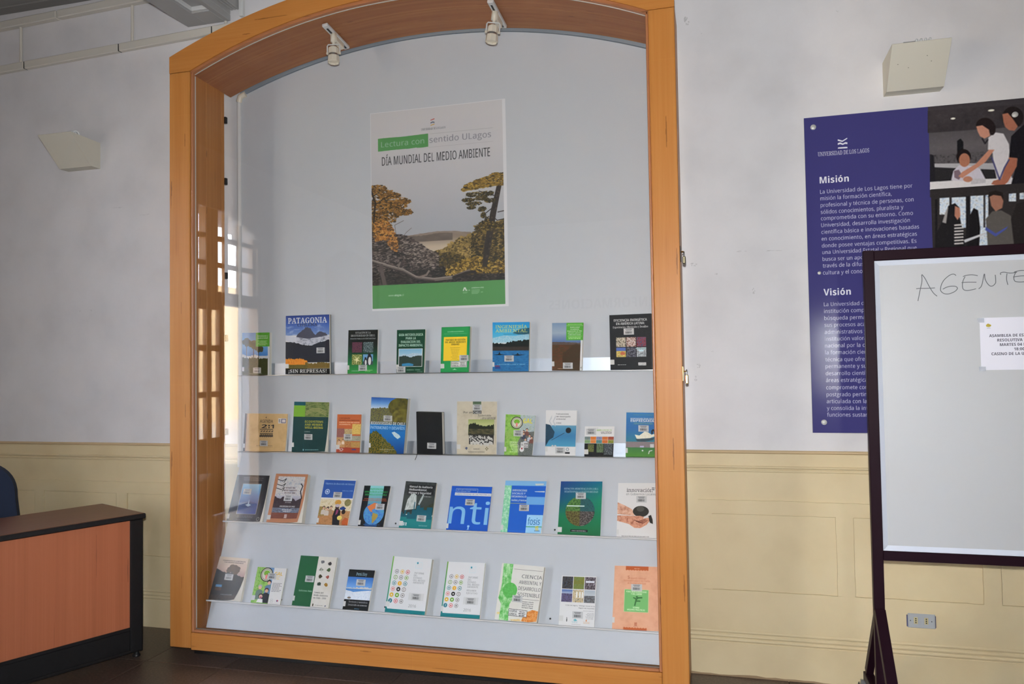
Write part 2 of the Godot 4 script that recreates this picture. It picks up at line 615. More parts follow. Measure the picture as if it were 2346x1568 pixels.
# ---------------------------------------------------------------- room
func make_room() -> void:
	var o := part(self, "wall_back", box(Vector3(XW - 0.2, 1.07, -0.2), Vector3(XE + 0.2, YC + 0.2, 0)), M.wall)
	tag(o, "white plastered wall above the yellow panelling", "", "", "structure")
	# scuffs and stains on the plaster
	var rng := RandomNumberGenerator.new()
	rng.seed = 21
	for q in [[1588, 606, 9, 4], [1727, 668, 3, 8], [1600, 838, 5, 5], [1594, 868, 3, 8], [1640, 628, 5, 2], [1775, 574, 22, 1.5], [1700, 576, 14, 1.2], [1572, 48, 7, 11], [1918, 26, 3, 2], [1607, 77, 1.5, 1.5], [208, 712, 5, 2], [270, 476, 24, 1], [183, 713, 3, 1.5], [1632, 806, 3, 1.5], [330, 492, 18, 1.0]]:
		var c := pz(q[0], q[1], 0.0)
		var ss := st_new()
		for m in 9:
			var at := c + Vector3(rng.randf_range(-1, 1) * q[2], rng.randf_range(-1, 1) * q[3], 0) * 0.0018
			var pts := PackedVector2Array()
			for k2 in 7:
				var a := TAU * k2 / 7
				pts.append(Vector2(at.x + cos(a) * q[2] * 0.0007 * rng.randf_range(0.3, 1.1), at.y + sin(a) * q[3] * 0.0007 * rng.randf_range(0.3, 1.1)))
			prism(ss, pts, 0.0, 0.0002 + m * 0.00002)
		part(o, "scuff", done(ss), M.scuff, "faint grey scuff on the plaster")
	make_wainscot()
	# floor: slab with tiles laid near the wall
	var fl := part(self, "floor", box(Vector3(XW - 0.2, -0.2, -0.2), Vector3(XE + 0.2, -0.004, ZS + 0.2)), M.grout)
	tag(fl, "dark brown polished tile floor", "", "", "structure")
	var T := 0.455
	var tm := box(Vector3(-T / 2 + 0.0015, -0.02, -T / 2 + 0.0015), Vector3(T / 2 - 0.0015, 0, T / 2 - 0.0015), 0.001)
	var n := 0
	for j in 4:
		for i in 15:
			var x := -2.434 + T / 2 + (i - 6) * T
			var t := part(fl, "tile", tm, M.floor_tile[(i * 7 + j * 5 + (i * j) % 3) % 3], "", Vector3(x, 0, T / 2 + j * T))
			n += 1
	var st := st_new()
	bx(st, Vector3(XW, -0.02, 4 * T + 0.0015), Vector3(XE, 0, ZS))
	bx(st, Vector3(XW, -0.02, 0), Vector3(-2.434 - 6 * T - 0.0015, 0, 4 * T))
	bx(st, Vector3(-2.434 + 9 * T + 0.0015, -0.02, 0), Vector3(XE, 0, 4 * T))
	part(fl, "tiled_field", done(st), M.floor_tile[1]).set_meta("kind", "stuff")
	# other walls
	o = part(self, "wall_right", box(Vector3(XE, 0, -0.2), Vector3(XE + 0.2, YC + 0.2, ZS + 0.2)), M.wall)
	tag(o, "white plastered wall at the far right", "", "", "structure")
	make_left_wall()
	make_rear_wall()
	make_ceiling()

func make_wainscot() -> void:
	var o := part(self, "wall_back_lower", box(Vector3(XW - 0.2, -0.2, -0.2), Vector3(XE + 0.2, 1.07, 0.0)), M.yellow)
	tag(o, "cream yellow plaster panelling along the foot of the wall", "", "", "structure")
	# the planted frame: rails and stiles proud of the wall with worn wavering edges, panels sunk between them
	var d := 0.008
	var rails := [[-0.101, 0.774, XE, 0.838], [-0.101, 0.346, XE, 0.410], [XW, 0.780, -2.80, 0.846], [XW, 0.402 - 0.05, -2.80, 0.415]]
	var n := 0
	for r in rails:
		n += 1
		part(o, "rail", worn_board(r[0], r[1], r[2], r[3], d, 0.0018, n), M.yellow)
	var stiles := [[-0.101, -0.040], [0.521, 0.594], [1.122, 1.192], [1.72, 1.79], [2.32, 2.39], [2.92, 2.99], [-4.087, -4.017], [-3.482, -3.404], [-2.87, -2.80], [-4.72, -4.65]]
	for s in stiles:
		n += 1
		part(o, "stile", worn_board(s[0], 0.409, s[1], 0.782 if s[0] < -1.0 else 0.776, d - 0.0002, 0.0016, n), M.yellow)
	# sunk panels, each a plaster board with a cracked joint round it
	for q in [[-0.040, 0.521, 0.410, 0.774], [0.594, 1.122, 0.410, 0.774], [1.192, 1.72, 0.410, 0.774], [1.79, 2.32, 0.410, 0.774], [-4.65, -4.087, 0.415, 0.780], [-4.017, -3.482, 0.415, 0.780], [-3.404, -2.87, 0.415, 0.780]]:
		n += 1
		part(o, "panel", worn_board(q[0] + 0.0036, q[2] + 0.0036, q[1] - 0.0036, q[3] - 0.0036, 0.0055, 0.0012, n), M.yellow)
	# mouldings
	var cap := part(o, "cap_moulding", box(Vector3(XW, 1.062, 0), Vector3(XE, 1.078, 0.014), 0.005), mat(rgb(196, 172, 134), 0.7))
	cap.set_meta("label", "worn brownish top edge of the panelling")
	part(o, "moulding", box(Vector3(XW, 0.990, 0), Vector3(XE, 1.004, 0.012), 0.005), M.yellow)
	part(o, "moulding", box(Vector3(XW, 0.974, 0), Vector3(XE, 0.985, 0.007), 0.003), M.yellow)
	for y in [0.211, 0.190, 0.171]:
		var mst := st_new()
		tube(mst, [Vector3(XW, y, -0.004), Vector3(XE, y, -0.004)], 0.0085, 14, false)
		part(o, "moulding", done(mst), M.yellow)
	part(o, "skirting", box(Vector3(XW, 0, 0), Vector3(XE, 0.160, 0.003), 0.002), M.yellow)
	var dirt := mat(rgb(152, 128, 98), 0.9)
	var rng := RandomNumberGenerator.new()
	rng.seed = 5
	var pts := PackedVector2Array([Vector2(-0.4, 0.0), Vector2(3.0, 0.0)])
	for i in 80:
		pts.append(Vector2(3.0 - i * 0.0425, 0.004 + rng.randf() * rng.randf() * 0.016))
	var st := st_new()
	prism(st, pts, 0.003, 0.0035)
	part(o, "floor_scuff", done(st), dirt, "dirty scuffed strip along the floor")

# a flat board whose edges waver as old plaster does
func worn_board(x0: float, y0: float, x1: float, y1: float, d: float, amp: float, seed_: int) -> ArrayMesh:
	var rng := RandomNumberGenerator.new()
	rng.seed = seed_
	var p := PackedVector2Array()
	var nx: int = maxi(2, int((x1 - x0) / 0.05))
	var ny: int = maxi(2, int((y1 - y0) / 0.05))
	for i in nx: p.append(Vector2(lerpf(x0, x1, float(i) / nx), y0 + rng.randf_range(-amp, amp)))
	for i in ny: p.append(Vector2(x1 + rng.randf_range(-amp, amp), lerpf(y0, y1, float(i) / ny)))
	for i in nx: p.append(Vector2(lerpf(x1, x0, float(i) / nx), y1 + rng.randf_range(-amp, amp)))
	for i in ny: p.append(Vector2(x0 + rng.randf_range(-amp, amp), lerpf(y1, y0, float(i) / ny)))
	var st := st_new()
	prism(st, p, 0.0, d)
	return done(st)

func arch_y(z: float, z0: float, z1: float, ys: float, ya: float) -> float:
	var h := (z1 - z0) / 2
	var s := ya - ys
	var R := (h * h + s * s) / (2 * s)
	var dz := z - (z0 + z1) / 2
	return ya - R + sqrt(R * R - dz * dz)

func make_left_wall() -> void:
	var st := st_new()
	var doors := [[2.9, 4.6], [6.1, 7.8]]
	var z := -0.2
	for d in doors:
		bx(st, Vector3(XW - 0.3, 0, z), Vector3(XW, YC + 0.2, d[0]))
		z = d[1]
		var n := 14
		for i in n:
			var a: float = lerpf(d[0], d[1], float(i) / n)
			var b: float = lerpf(d[0], d[1], float(i + 1) / n)
			var y: float = (arch_y(a, d[0], d[1], 2.95, 3.2) + arch_y(b, d[0], d[1], 2.95, 3.2)) / 2
			bx(st, Vector3(XW - 0.3, y, a), Vector3(XW, YC + 0.2, b))
	bx(st, Vector3(XW - 0.3, 0, z), Vector3(XW, YC + 0.2, ZS + 0.2))
	var o := part(self, "wall_left", done(st), M.wall)
	tag(o, "white wall with arched glazed doorways to the yard", "", "", "structure")
	var wood := mat(rgb(150, 118, 84), 0.5)
	var k := 0
	for d in doors:
		k += 1
		var t := thing("door_%d" % k, "tall arched glazed doorway in the left wall", "", Vector3(XW - 0.06, 0, (d[0] + d[1]) / 2), "", "structure")
		var z0: float = -(d[1] - d[0]) / 2
		var z1: float = -z0
		st = st_new()
		bx(st, Vector3(-0.06, 0, z0), Vector3(0.06, 2.96, z0 + 0.06))
		bx(st, Vector3(-0.06, 0, z1 - 0.06), Vector3(0.06, 2.96, z1))
		part(t, "frame", done(st), wood)
		part(t, "transom_bar", box(Vector3(-0.05, 2.2, z0), Vector3(0.05, 2.33, z1)), wood)
		var posts := [-0.10, 0.10]
		if k == 1: part(t, "mullion", box(Vector3(-0.04, 2.33, -0.1), Vector3(0.04, 3.19, 0.1)), wood)
		for q in [-0.63, -0.36, 0.27, 0.36 + 0.16, 0.36 + 0.42 - 0.0]:
			part(t, "muntin", box(Vector3(-0.02, 2.33, q - 0.03), Vector3(0.02, arch_y(q, z0, z1, 2.95, 3.2), q + 0.03)), wood)
		for y in [2.62, 2.90]:
			part(t, "muntin", box(Vector3(-0.02, y - 0.025, z0), Vector3(0.02, y + 0.025, z1)), wood)
		# leaves with glass above a solid panel
		if k == 2:  # shutters and milky panes added to cut this doorway's reflection to faint strips
			for y in [[0.0, 2.2], [2.33, 2.95]]:
				part(t, "added_shutter", box(Vector3(-0.03, y[0] + 0.01, z0 + 0.06), Vector3(0.03, y[1], -0.12)), wood)
				part(t, "added_shutter", box(Vector3(-0.03, y[0] + 0.01, 0.12), Vector3(0.03, y[1], z1 - 0.06)), wood)
			var ap := PackedVector2Array([Vector2(z0, 2.95)])
			for i in 13: ap.append(Vector2(lerpf(z0, z1, i / 12.0), arch_y(lerpf(z0, z1, i / 12.0), z0, z1, 2.95, 3.2) + 0.01))
			ap.append(Vector2(z1, 2.95))
			st = st_new()
			prism(st, ap, -0.02, 0.02, Transform3D(Basis(Vector3(0, 0, 1), Vector3.UP, Vector3(-1, 0, 0)), Vector3.ZERO))
			part(t, "arch_panel", done(st), wood)
			part(t, "pane", box(Vector3(-0.003, 2.33, -0.12), Vector3(0.003, 2.95, 0.12)), M.dim_milk)
		var leaves := [[z0 + 0.06, -0.29], [-0.28, 0.22]] if k == 1 else [[-0.115, 0.115]]
		for l in leaves:
			var leaf := Node3D.new()
			leaf.name = "door_leaf"
			t.add_child(leaf, true)
			part(leaf, "kick_panel", box(Vector3(-0.02, 0.02, l[0]), Vector3(0.02, 0.75, l[1])), wood)
			for q in [l[0] + 0.04, (l[0] + l[1]) / 2, l[1] - 0.04]:
				part(leaf, "stile", box(Vector3(-0.025, 0.75, q - 0.04), Vector3(0.025, 2.2, q + 0.04)), wood)
			for y in [0.78, 1.26, 1.74, 2.17]:
				part(leaf, "rail", box(Vector3(-0.02, y - 0.03, l[0]), Vector3(0.02, y + 0.03, l[1])), wood)
			part(leaf, "pane", box(Vector3(-0.003, 0.75, l[0]), Vector3(0.003, 2.2, l[1])), M.glass if k == 1 else M.dim_milk)
	# the yard outside and the house across it
	o = part(self, "yard_paving", box(Vector3(-30, -0.3, -15), Vector3(XW - 0.3, -0.05, 25)), mat(rgb(176, 168, 154), 0.9))
	tag(o, "pale paved yard outside the doorways", "", "", "structure")
	o = part(self, "yard_wall", box(Vector3(-15.2, -0.1, -12), Vector3(-15, 4.2, 22)), mat(rgb(226, 200, 158), 0.9))
	tag(o, "cream rendered wall across the yard", "", "", "structure")

func make_rear_wall() -> void:
	var st := st_new()
	var x0 := 1.55
	var x1 := 2.1
	bx(st, Vector3(XW - 0.3, 0, ZS), Vector3(x0, YC + 0.2, ZS + 0.2))
	bx(st, Vector3(x1, 0, ZS), Vector3(XE + 0.2, YC + 0.2, ZS + 0.2))
	bx(st, Vector3(x0, 0, ZS), Vector3(x1, 0.95, ZS + 0.2))
	bx(st, Vector3(x0, 2.15, ZS), Vector3(x1, YC + 0.2, ZS + 0.2))
	var o := part(self, "wall_front", done(st), M.wall)
	tag(o, "white plastered wall behind the viewer with one small window", "", "", "structure")
	var t := thing("window_1", "small wooden window in the wall behind the viewer", "", Vector3((x0 + x1) / 2, 0.95, ZS + 0.1), "", "structure")
	var wood := mat(rgb(140, 110, 80), 0.5)
	for q in [-0.25, 0.0, 0.25]:
		part(t, "stile", box(Vector3(q - 0.03, 0, -0.03), Vector3(q + 0.03, 1.2, 0.03)), wood)
	for y in [0.03, 0.6, 1.17]:
		part(t, "rail", box(Vector3(-0.275, y - 0.03, -0.025), Vector3(0.275, y + 0.03, 0.025)), wood)
	part(t, "pane", box(Vector3(-0.25, 0.03, -0.003), Vector3(0.25, 1.17, 0.003)), M.glass)
	# the sign whose letters show faintly in the case's glass
	var s := thing("information_sign", "white hanging sign with dark capital letters on the wall behind the viewer", "sign", Vector3(-1.75, 2.28, ZS - 0.015))
	part(s, "board", box(Vector3(-0.9, 0, -0.01), Vector3(0.9, 0.4, 0.01), 0.003), M.white_paint)
	var tm := TextMesh.new()
	glyphs("A", "sansb")
	tm.font = fonts["sansb"]
	tm.text = "INFORMACIONES"
	tm.font_size = 28
	tm.pixel_size = 0.0072
	tm.depth = 0.003
	var l := part(s, "lettering", tm, M.black, "", Vector3(0, 0.2, -0.012))
	l.rotation.y = PI

func make_ceiling() -> void:
	var c := part(self, "ceiling", box(Vector3(XW - 0.3, YC + 0.03, -0.2), Vector3(XE + 0.2, YC + 0.25, ZS + 0.2)), M.ceil)
	tag(c, "grey painted tongue and groove board ceiling", "", "", "structure")
	var m := box(Vector3(XW, YC, 0), Vector3(XE, YC + 0.028, 0.083), 0.006)
	for i in 14:
		part(c, "board", m, M.ceil, "", Vector3(0, 0, i * 0.088))
	part(c, "board_field", box(Vector3(XW, YC, 14 * 0.088), Vector3(XE, YC + 0.028, ZS)), M.ceil)
	# the lowered panelled box beside the case's arch
	var t := thing("ceiling_box", "grey panelled box hanging below the ceiling beside the arch", "ceiling panel", Vector3(-2.83, 3.54, 0.6))
	var x0 := -2.98
	var x1 := -2.69
	var B := -t.position
	part(t, "body", box(Vector3(x0, 3.575, 0.002), Vector3(x1, YC - 0.002, 1.4), 0.004), M.box_paint, "", B)
	for r in [[x0, -2.845, 0.002, 1.4], [-2.725, x1, 0.002, 1.4]]:
		part(t, "stile", box(Vector3(r[0], 3.54, r[2]), Vector3(r[1], 3.575, r[3]), 0.003), M.box_paint, "", B)
	for r in [[0.002, 0.15], [0.75, 0.87], [1.28, 1.4]]:
		part(t, "rail", box(Vector3(-2.845, 3.54, r[0]), Vector3(-2.725, 3.575, r[1]), 0.003), M.box_paint, "", B)
	var ms := st_new()
	for r in [[-2.845, -2.835, 0.15, 0.75], [-2.735, -2.725, 0.15, 0.75], [-2.845, -2.725, 0.15, 0.16], [-2.845, -2.725, 0.74, 0.75]]:
		bx(ms, Vector3(r[0], 3.55, r[2]), Vector3(r[1], 3.575, r[3]), 0.003)
	part(t, "moulding", done(ms), M.white_paint, "", B)
	t = thing("ceiling_grille", "narrow white slatted strip between the panelled box and a white post", "ceiling panel", Vector3(-2.655, 3.6, 0.6))
	for i in 3:
		part(t, "slat", box(Vector3(-0.032 + i * 0.02, 0, -0.598), Vector3(-0.016 + i * 0.02, 0.198, 0.4), 0.003), M.box_paint)
	var post := part(self, "white_post", box(Vector3(-0.014, 0, 0), Vector3(0.014, 0.25, 0.03), 0.004), M.white_paint, "", Vector3(-2.606, 3.548, 0.001))
	tag(post, "short white vertical post above the case's arch", "post")
	make_conduits()

func make_conduits() -> void:
	var t := thing("cable_trunking", "cream plastic cable trunking in sections running along the wall below thin conduits", "trunking", Vector3(-3.7, 3.45, 0.0))
	var xs := [-4.98, -4.165, -3.452, -2.80, -2.45]
	for i in xs.size() - 1:
		var a := pz(0, 165, 0.0)
		var y0: float = 3.436 + (xs[i] + 4.386) * 0.034
		var y1: float = 3.436 + (xs[i + 1] + 4.386) * 0.034
		var st := st_new()
		var p0 := Vector3(xs[i] + 0.003, y0, 0.0165) - t.position
		var p1 := Vector3(xs[i + 1] - 0.003, y1, 0.0165) - t.position
		bar(st, p0, p1, 0.032, 0.048, Vector3.UP, 0.004)
		part(t, "section", done(st), M.trunk)
		st = st_new()
		bar(st, Vector3(xs[i + 1] - 0.003, y1, 0.015) - t.position, Vector3(xs[i + 1] + 0.003, y1, 0.015) - t.position, 0.029, 0.044, Vector3.UP, 0.0)
		part(t, "joint", done(st), M.black, "dark gap between two sections")
	t = thing("ceiling_trunking", "pale square trunking fixed along the corner of wall and board ceiling", "trunking", Vector3(-3.7, 3.74, 0.0))
	for s in [[-4.98, -3.905], [-3.90, -2.99]]:
		var st := st_new()
		bar(st, Vector3(s[0], 3.715 + (s[0] + 4.386) * 0.030, 0.022) - t.position, Vector3(s[1] - 0.004, 3.715 + (s[1] + 4.386) * 0.030, 0.022) - t.position, 0.042, 0.05, Vector3.UP, 0.005)
		part(t, "section", done(st), M.trunk)
	for q in [[-4.207, 3.467, 3.695, "farthest from the wooden case"], [-3.366, 3.496, 3.72, "halfway between two trunking joints"], [-2.716, 3.518, 3.538, "beside the panelled ceiling box"]]:
		var st := st_new()
		tube(st, [Vector3(0, 0, 0), Vector3(0, q[2] - q[1], 0)], 0.009, 10)
		var o := part(self, "conduit", done(st), M.trunk, "", Vector3(q[0], q[1], 0.012))
		tag(o, "thin cream vertical conduit above the trunking, " + q[3], "conduit", "vertical conduits")

# ---------------------------------------------------------------- the display case
const ZF := 0.41
const ZG := 0.375
const CX0 := -2.782
const CX1 := -0.141
const IX0 := -2.657
const IX1 := -0.257
const CXM := -1.4585

# height of a circular arch over the case: crown height and rise over a half-width of 1.2
func arch_h(x: float, crown: float, rise: float) -> float:
	var R := (1.44 + rise * rise) / (2.0 * rise)
	return crown - R + sqrt(R * R - (x - CXM) * (x - CXM))

func arc(x0: float, x1: float, crown: float, rise: float, n := 40) -> Array:
	var o := []
	for i in n + 1:
		var x := lerpf(x0, x1, float(i) / n)
		o.append(Vector2(x, arch_h(x, crown, rise)))
	return o

# a curved board of a given depth above the arch
func arc_board(x0: float, x1: float, crown: float, rise: float, thick: float, z0: float, z1: float, n := 40) -> ArrayMesh:
	var st := st_new()
	var p := PackedVector2Array(arc(x0, x1, crown, rise, n))
	var q := arc(x0, x1, crown + thick, rise, n)
	q.reverse()
	p.append_array(PackedVector2Array(q))
	prism(st, p, z0, z1)
	return done(st)

# the soffit falls a little towards the wall
func soffit_h(x: float, z: float) -> float:
	var t := (z - 0.045) / 0.33
	return lerpf(arch_h(x, 3.291, 0.218), arch_h(x, 3.318, 0.232), t)

func soffit_board(z0: float, z1: float) -> ArrayMesh:
	var st := st_new()
	var n := 40
	st.set_smooth_group(1)
	for i in n:
		var a := lerpf(-2.664, -0.252, float(i) / n)
		var b := lerpf(-2.664, -0.252, float(i + 1) / n)
		face(st, [Vector3(a, soffit_h(a, z0), z0), Vector3(b, soffit_h(b, z0), z0), Vector3(b, soffit_h(b, z1), z1), Vector3(a, soffit_h(a, z1), z1)], Vector3.DOWN)
	st.set_smooth_group(-1)
	var up := Vector3(0, 0.02, 0)
	for i in n:
		var a := lerpf(-2.664, -0.252, float(i) / n)
		var b := lerpf(-2.664, -0.252, float(i + 1) / n)
		var p := [Vector3(a, soffit_h(a, z0), z0), Vector3(b, soffit_h(b, z0), z0), Vector3(b, soffit_h(b, z1), z1), Vector3(a, soffit_h(a, z1), z1)]
		face(st, [p[0] + up, p[1] + up, p[2] + up, p[3] + up], Vector3.UP)
		face(st, [p[0], p[1], p[1] + up, p[0] + up], Vector3.FORWARD)
		face(st, [p[2], p[3], p[3] + up, p[2] + up], Vector3.BACK)
	return done(st)

var UPN := Vector3(0, 0, 1)
var UPO := Vector3(0, 1.04, 0.02)
var SLO := Vector3(0, 1.04, 0.02)
var SLD := Vector3(0, -0.885, 0.325).normalized()      # down the sloping board
var SLN := Vector3(0, 0.325, 0.885).normalized()
const LEDGE := 0.042
var ledge_at := []

func make_case() -> void:
	var t := thing("display_case", "tall arched wooden display case with glass front, holding four shelves of books", "display case", Vector3(CXM, 0, 0.2))
	var B := -t.position
	part(t, "plinth", box(Vector3(-2.712, 0, 0.03), Vector3(-0.2, 0.078, 0.31), 0.002), M.black, "black recessed plinth", B)
	var ysp := 3.087
	part(t, "stile", box(Vector3(CX0, 0.066, ZF - 0.04), Vector3(IX0, ysp, ZF), 0.003), M.pine_v, "", B)
	part(t, "stile", box(Vector3(IX1, 0.066, ZF - 0.04), Vector3(CX1, ysp, ZF), 0.003), M.pine_v, "", B)
	part(t, "bottom_rail", box(Vector3(IX0 + 0.0012, 0.058, ZF - 0.04), Vector3(IX1 - 0.0012, 0.145, ZF - 0.001), 0.003), M.pine_h, "", B)
	# arch head
	var st := st_new()
	var p := PackedVector2Array(arc(CX0, CX1, 3.446, 0.220, 48))
	p.append(Vector2(CX1, ysp + 0.0012))
	p.append(Vector2(IX1, ysp + 0.0012))
	var q := arc(IX0, IX1, 3.338, 0.250, 48)
	q.reverse()
	p.append_array(PackedVector2Array(q))
	p.append(Vector2(CX0, ysp + 0.0012))
	prism(st, p, ZF - 0.04, ZF)
	part(t, "arch_head", done(st), M.pine_h, "", B)
	# glazing beads
	part(t, "bead", box(Vector3(IX0, 0.145, ZG + 0.004), Vector3(IX0 + 0.013, ysp, ZF - 0.008), 0.004), M.bead, "reddish glazing bead", B)
	part(t, "bead", box(Vector3(IX1 - 0.013, 0.145, ZG + 0.004), Vector3(IX1, ysp, ZF - 0.008), 0.004), M.bead, "reddish glazing bead", B)
	part(t, "bead", box(Vector3(IX0 + 0.013, 0.145, ZG + 0.004), Vector3(IX1 - 0.013, 0.158, ZF - 0.008), 0.004), M.bead_h, "reddish glazing bead", B)
	part(t, "bead", arc_board(IX0, IX1, 3.322, 0.250, 0.0165, ZG + 0.004, ZF - 0.008), M.bead_h, "reddish glazing bead", B)
	# putty line round the pane
	var putty := mat(rgb(176, 170, 160), 0.7)
	part(t, "putty", box(Vector3(IX0 + 0.013, 0.164, ZG + 0.0035), Vector3(IX0 + 0.0165, ysp - 0.02, ZG + 0.008)), putty, "", B)
	part(t, "putty", box(Vector3(IX0 + 0.013, 0.158, ZG + 0.0035), Vector3(IX1 - 0.013, 0.1625, ZG + 0.010)), mat(rgb(112, 100, 90), 0.8), "dusty grey putty line", B)
	part(t, "putty", arc_board(IX0 + 0.013, IX1 - 0.013, 3.3185, 0.250, 0.0036, ZG + 0.0035, ZG + 0.008), putty, "", B)
	# pane
	st = st_new()
	p = PackedVector2Array(arc(IX0 + 0.002, IX1 - 0.002, 3.334, 0.250, 24))
	p.append(Vector2(IX1 - 0.002, 0.148))
	p.append(Vector2(IX0 + 0.002, 0.148))
	prism(st, p, ZG - 0.003, ZG + 0.003)
	part(t, "glass_pane", done(st), M.glass, "large clear glass pane with faint reflections", B)
	# side boards in planks
	for s in [[0.103, 0.127], [0.1285, 0.262], [0.2635, ZG - 0.004]]:
		part(t, "side_plank", box(Vector3(-2.69, 0.08, s[0]), Vector3(-2.664, 3.09, s[1]), 0.0012), M.side, "", B)
	for s in [[0.103, 0.23], [0.2315, ZG - 0.004]]:
		part(t, "side_plank", box(Vector3(-0.252, 0.08, s[0]), Vector3(-0.226, 3.09, s[1]), 0.0012), M.side, "", B)
	part(t, "outer_board", box(Vector3(-0.165, 0.07, 0.14), Vector3(CX1 - 0.002, 3.12, ZF - 0.0405), 0.002), M.pine_v, "", B)
	part(t, "outer_board", box(Vector3(CX0 + 0.002, 0.07, 0.14), Vector3(-2.758, 3.12, ZF - 0.0405), 0.002), M.pine_v, "", B)
	part(t, "bottom_board", box(Vector3(-2.66, 0.095, 0.03), Vector3(-0.256, 0.143, ZG - 0.005)), M.pine_h, "", B)
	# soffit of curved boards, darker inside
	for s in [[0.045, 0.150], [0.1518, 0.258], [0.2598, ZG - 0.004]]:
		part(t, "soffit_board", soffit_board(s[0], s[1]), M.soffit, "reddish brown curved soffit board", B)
	# back panel with an arched top, the sloping board below it
	st = st_new()
	var bp := PackedVector2Array(arc(-2.612, -0.262, 3.281, 0.224, 40))
	bp.append(Vector2(-0.262, 1.03))
	bp.append(Vector2(-2.612, 1.03))
	prism(st, bp, 0.008, 0.02)
	part(t, "back_panel", done(st), M.white_board, "white back panel with arched top", B)
	part(t, "arch_band", arc_board(-2.612, -0.262, 3.283, 0.224, 0.034, 0.006, 0.03), M.grey_band, "grey curved band above the back panel", B)  # plain grey strip following the panel's arched top
	st = st_new()
	tube(st, [Vector3(-2.627, 0.95, 0.022), Vector3(-2.622, 3.05, 0.022)], 0.0125, 12)
	part(t, "pipe", done(st), M.white_paint, "white vertical pipe along the panel's edge", B)
	st = st_new()
	tube(st, [Vector3(-2.622, 3.045, 0.024), Vector3(-2.612, 3.075, 0.026), Vector3(-2.575, 3.088, 0.026)], 0.017, 12)
	part(t, "elbow", done(st), M.cream_plastic, "", B)
	var tf := Transform3D(Basis(Vector3.RIGHT, -SLD, SLN), SLO)
	part(t, "sloping_board", box(Vector3(-2.612, -0.943, -0.012), Vector3(-0.262, 0.004, 0), 0.001, tf), M.white_board, "white board sloping forward to the foot of the glass", B)
	# clips on the side board's back edge
	for y in [2.923, 2.573, 2.035, 1.682, 1.155]:
		part(t, "clip", box(Vector3(-2.672, y - 0.018, 0.085), Vector3(-2.655, y + 0.018, 0.103), 0.002), M.black, "small black clip", B)
	# ledges: metal angles fixed to the panel
	var rows := [[1000.0, 854.4, UPO, UPN, Vector3.UP], [1000.0, 1042.0, UPO, UPN, Vector3.UP], [1000.0, 1213.2, SLO, SLN, -SLD], [1000.0, 1412.4, SLO, SLN, -SLD]]
	for i in 4:
		var rr: Array = rows[i]
		var n: Vector3 = rr[3]
		var up: Vector3 = rr[4]
		var f := pplane(rr[0], rr[1], rr[2] + n * LEDGE, n)
		f.x = 0
		var at := f - n * LEDGE
		ledge_at.append([at, n, up])
		var lt := Transform3D(Basis(Vector3.RIGHT, up, n), at)
		var lip := 0.003 if i < 2 else 0.008
		st = st_new()
		bx(st, Vector3(-2.616, -0.003, 0), Vector3(-0.264, 0, LEDGE), 0.0006, lt)
		bx(st, Vector3(-2.616, -lip, LEDGE - 0.002), Vector3(-0.264, 0.0, LEDGE), 0.0006, lt)
		var lm := part(t, "shelf", done(st), M.white_paint if i > 1 else M.steel, ["top narrow metal shelf", "second narrow metal shelf", "third narrow white shelf on the sloping board", "bottom narrow white shelf on the sloping board"][i], B)
		part(lm, "upstand", box(Vector3(-2.60, 0, 0.0004), Vector3(-0.264, 0.065, 0.0018), 0.0, lt), M.metal if i < 2 else M.white_board, "flat strip against the panel")
		for x in [-2.2, -1.62, -1.27, -0.78, -0.42]:
			st = st_new()
			lathe(st, [Vector2(0.0045, 0), Vector2(0.004, 0.0015), Vector2(0, 0.002)], 10, lt * Transform3D(Basis(Vector3.RIGHT, PI / 2), Vector3(x, 0.026, 0.0018)))
			part(lm, "screw", done(st), M.black)
	make_locks(t)

func make_locks(t: Node3D) -> void:
	var B := -t.position
	for y in [1.985, 1.452]:
		var hasp := part(t, "hasp", box(Vector3(CX1 - 0.001, y - 0.032, 0.335), Vector3(CX1 + 0.003, y + 0.032, 0.405), 0.001), M.black if y > 1.7 else M.brass, "", B)
		var st := st_new()
		tube(st, [Vector3(CX1 + 0.002, y + 0.010, 0.36), Vector3(CX1 + 0.013, y + 0.010, 0.358), Vector3(CX1 + 0.013, y + 0.010, 0.372), Vector3(CX1 + 0.002, y + 0.010, 0.376)], 0.003, 8)
		part(hasp, "staple", done(st), M.brass)
	for k in 2:
		var y: float = [1.985, 1.452][k]
		var p := thing("padlock", ["small dull grey padlock on the case's upper hasp", "brass padlock on the case's lower hasp"][k], "padlock", Vector3(CX1 + 0.016, y - 0.045, 0.365), "padlocks on the case")
		var h: float = [0.034, 0.040][k]
		part(p, "body", box(Vector3(-0.007, 0, -0.017), Vector3(0.007, h, 0.017), 0.003), mat(rgb(120, 112, 88), 0.45, 0.8) if k == 0 else M.brass)
		var st := st_new()
		var pts := []
		for i in 13:
			var a := PI * i / 12
			pts.append(Vector3(0, h + 0.012 + sin(a) * 0.010, -cos(a) * 0.010))
		pts.push_front(Vector3(0, h - 0.003, -0.010))
		pts.append(Vector3(0, h - 0.003, 0.010))
		tube(st, pts, 0.0028, 8)
		part(p, "shackle", done(st), M.steel)

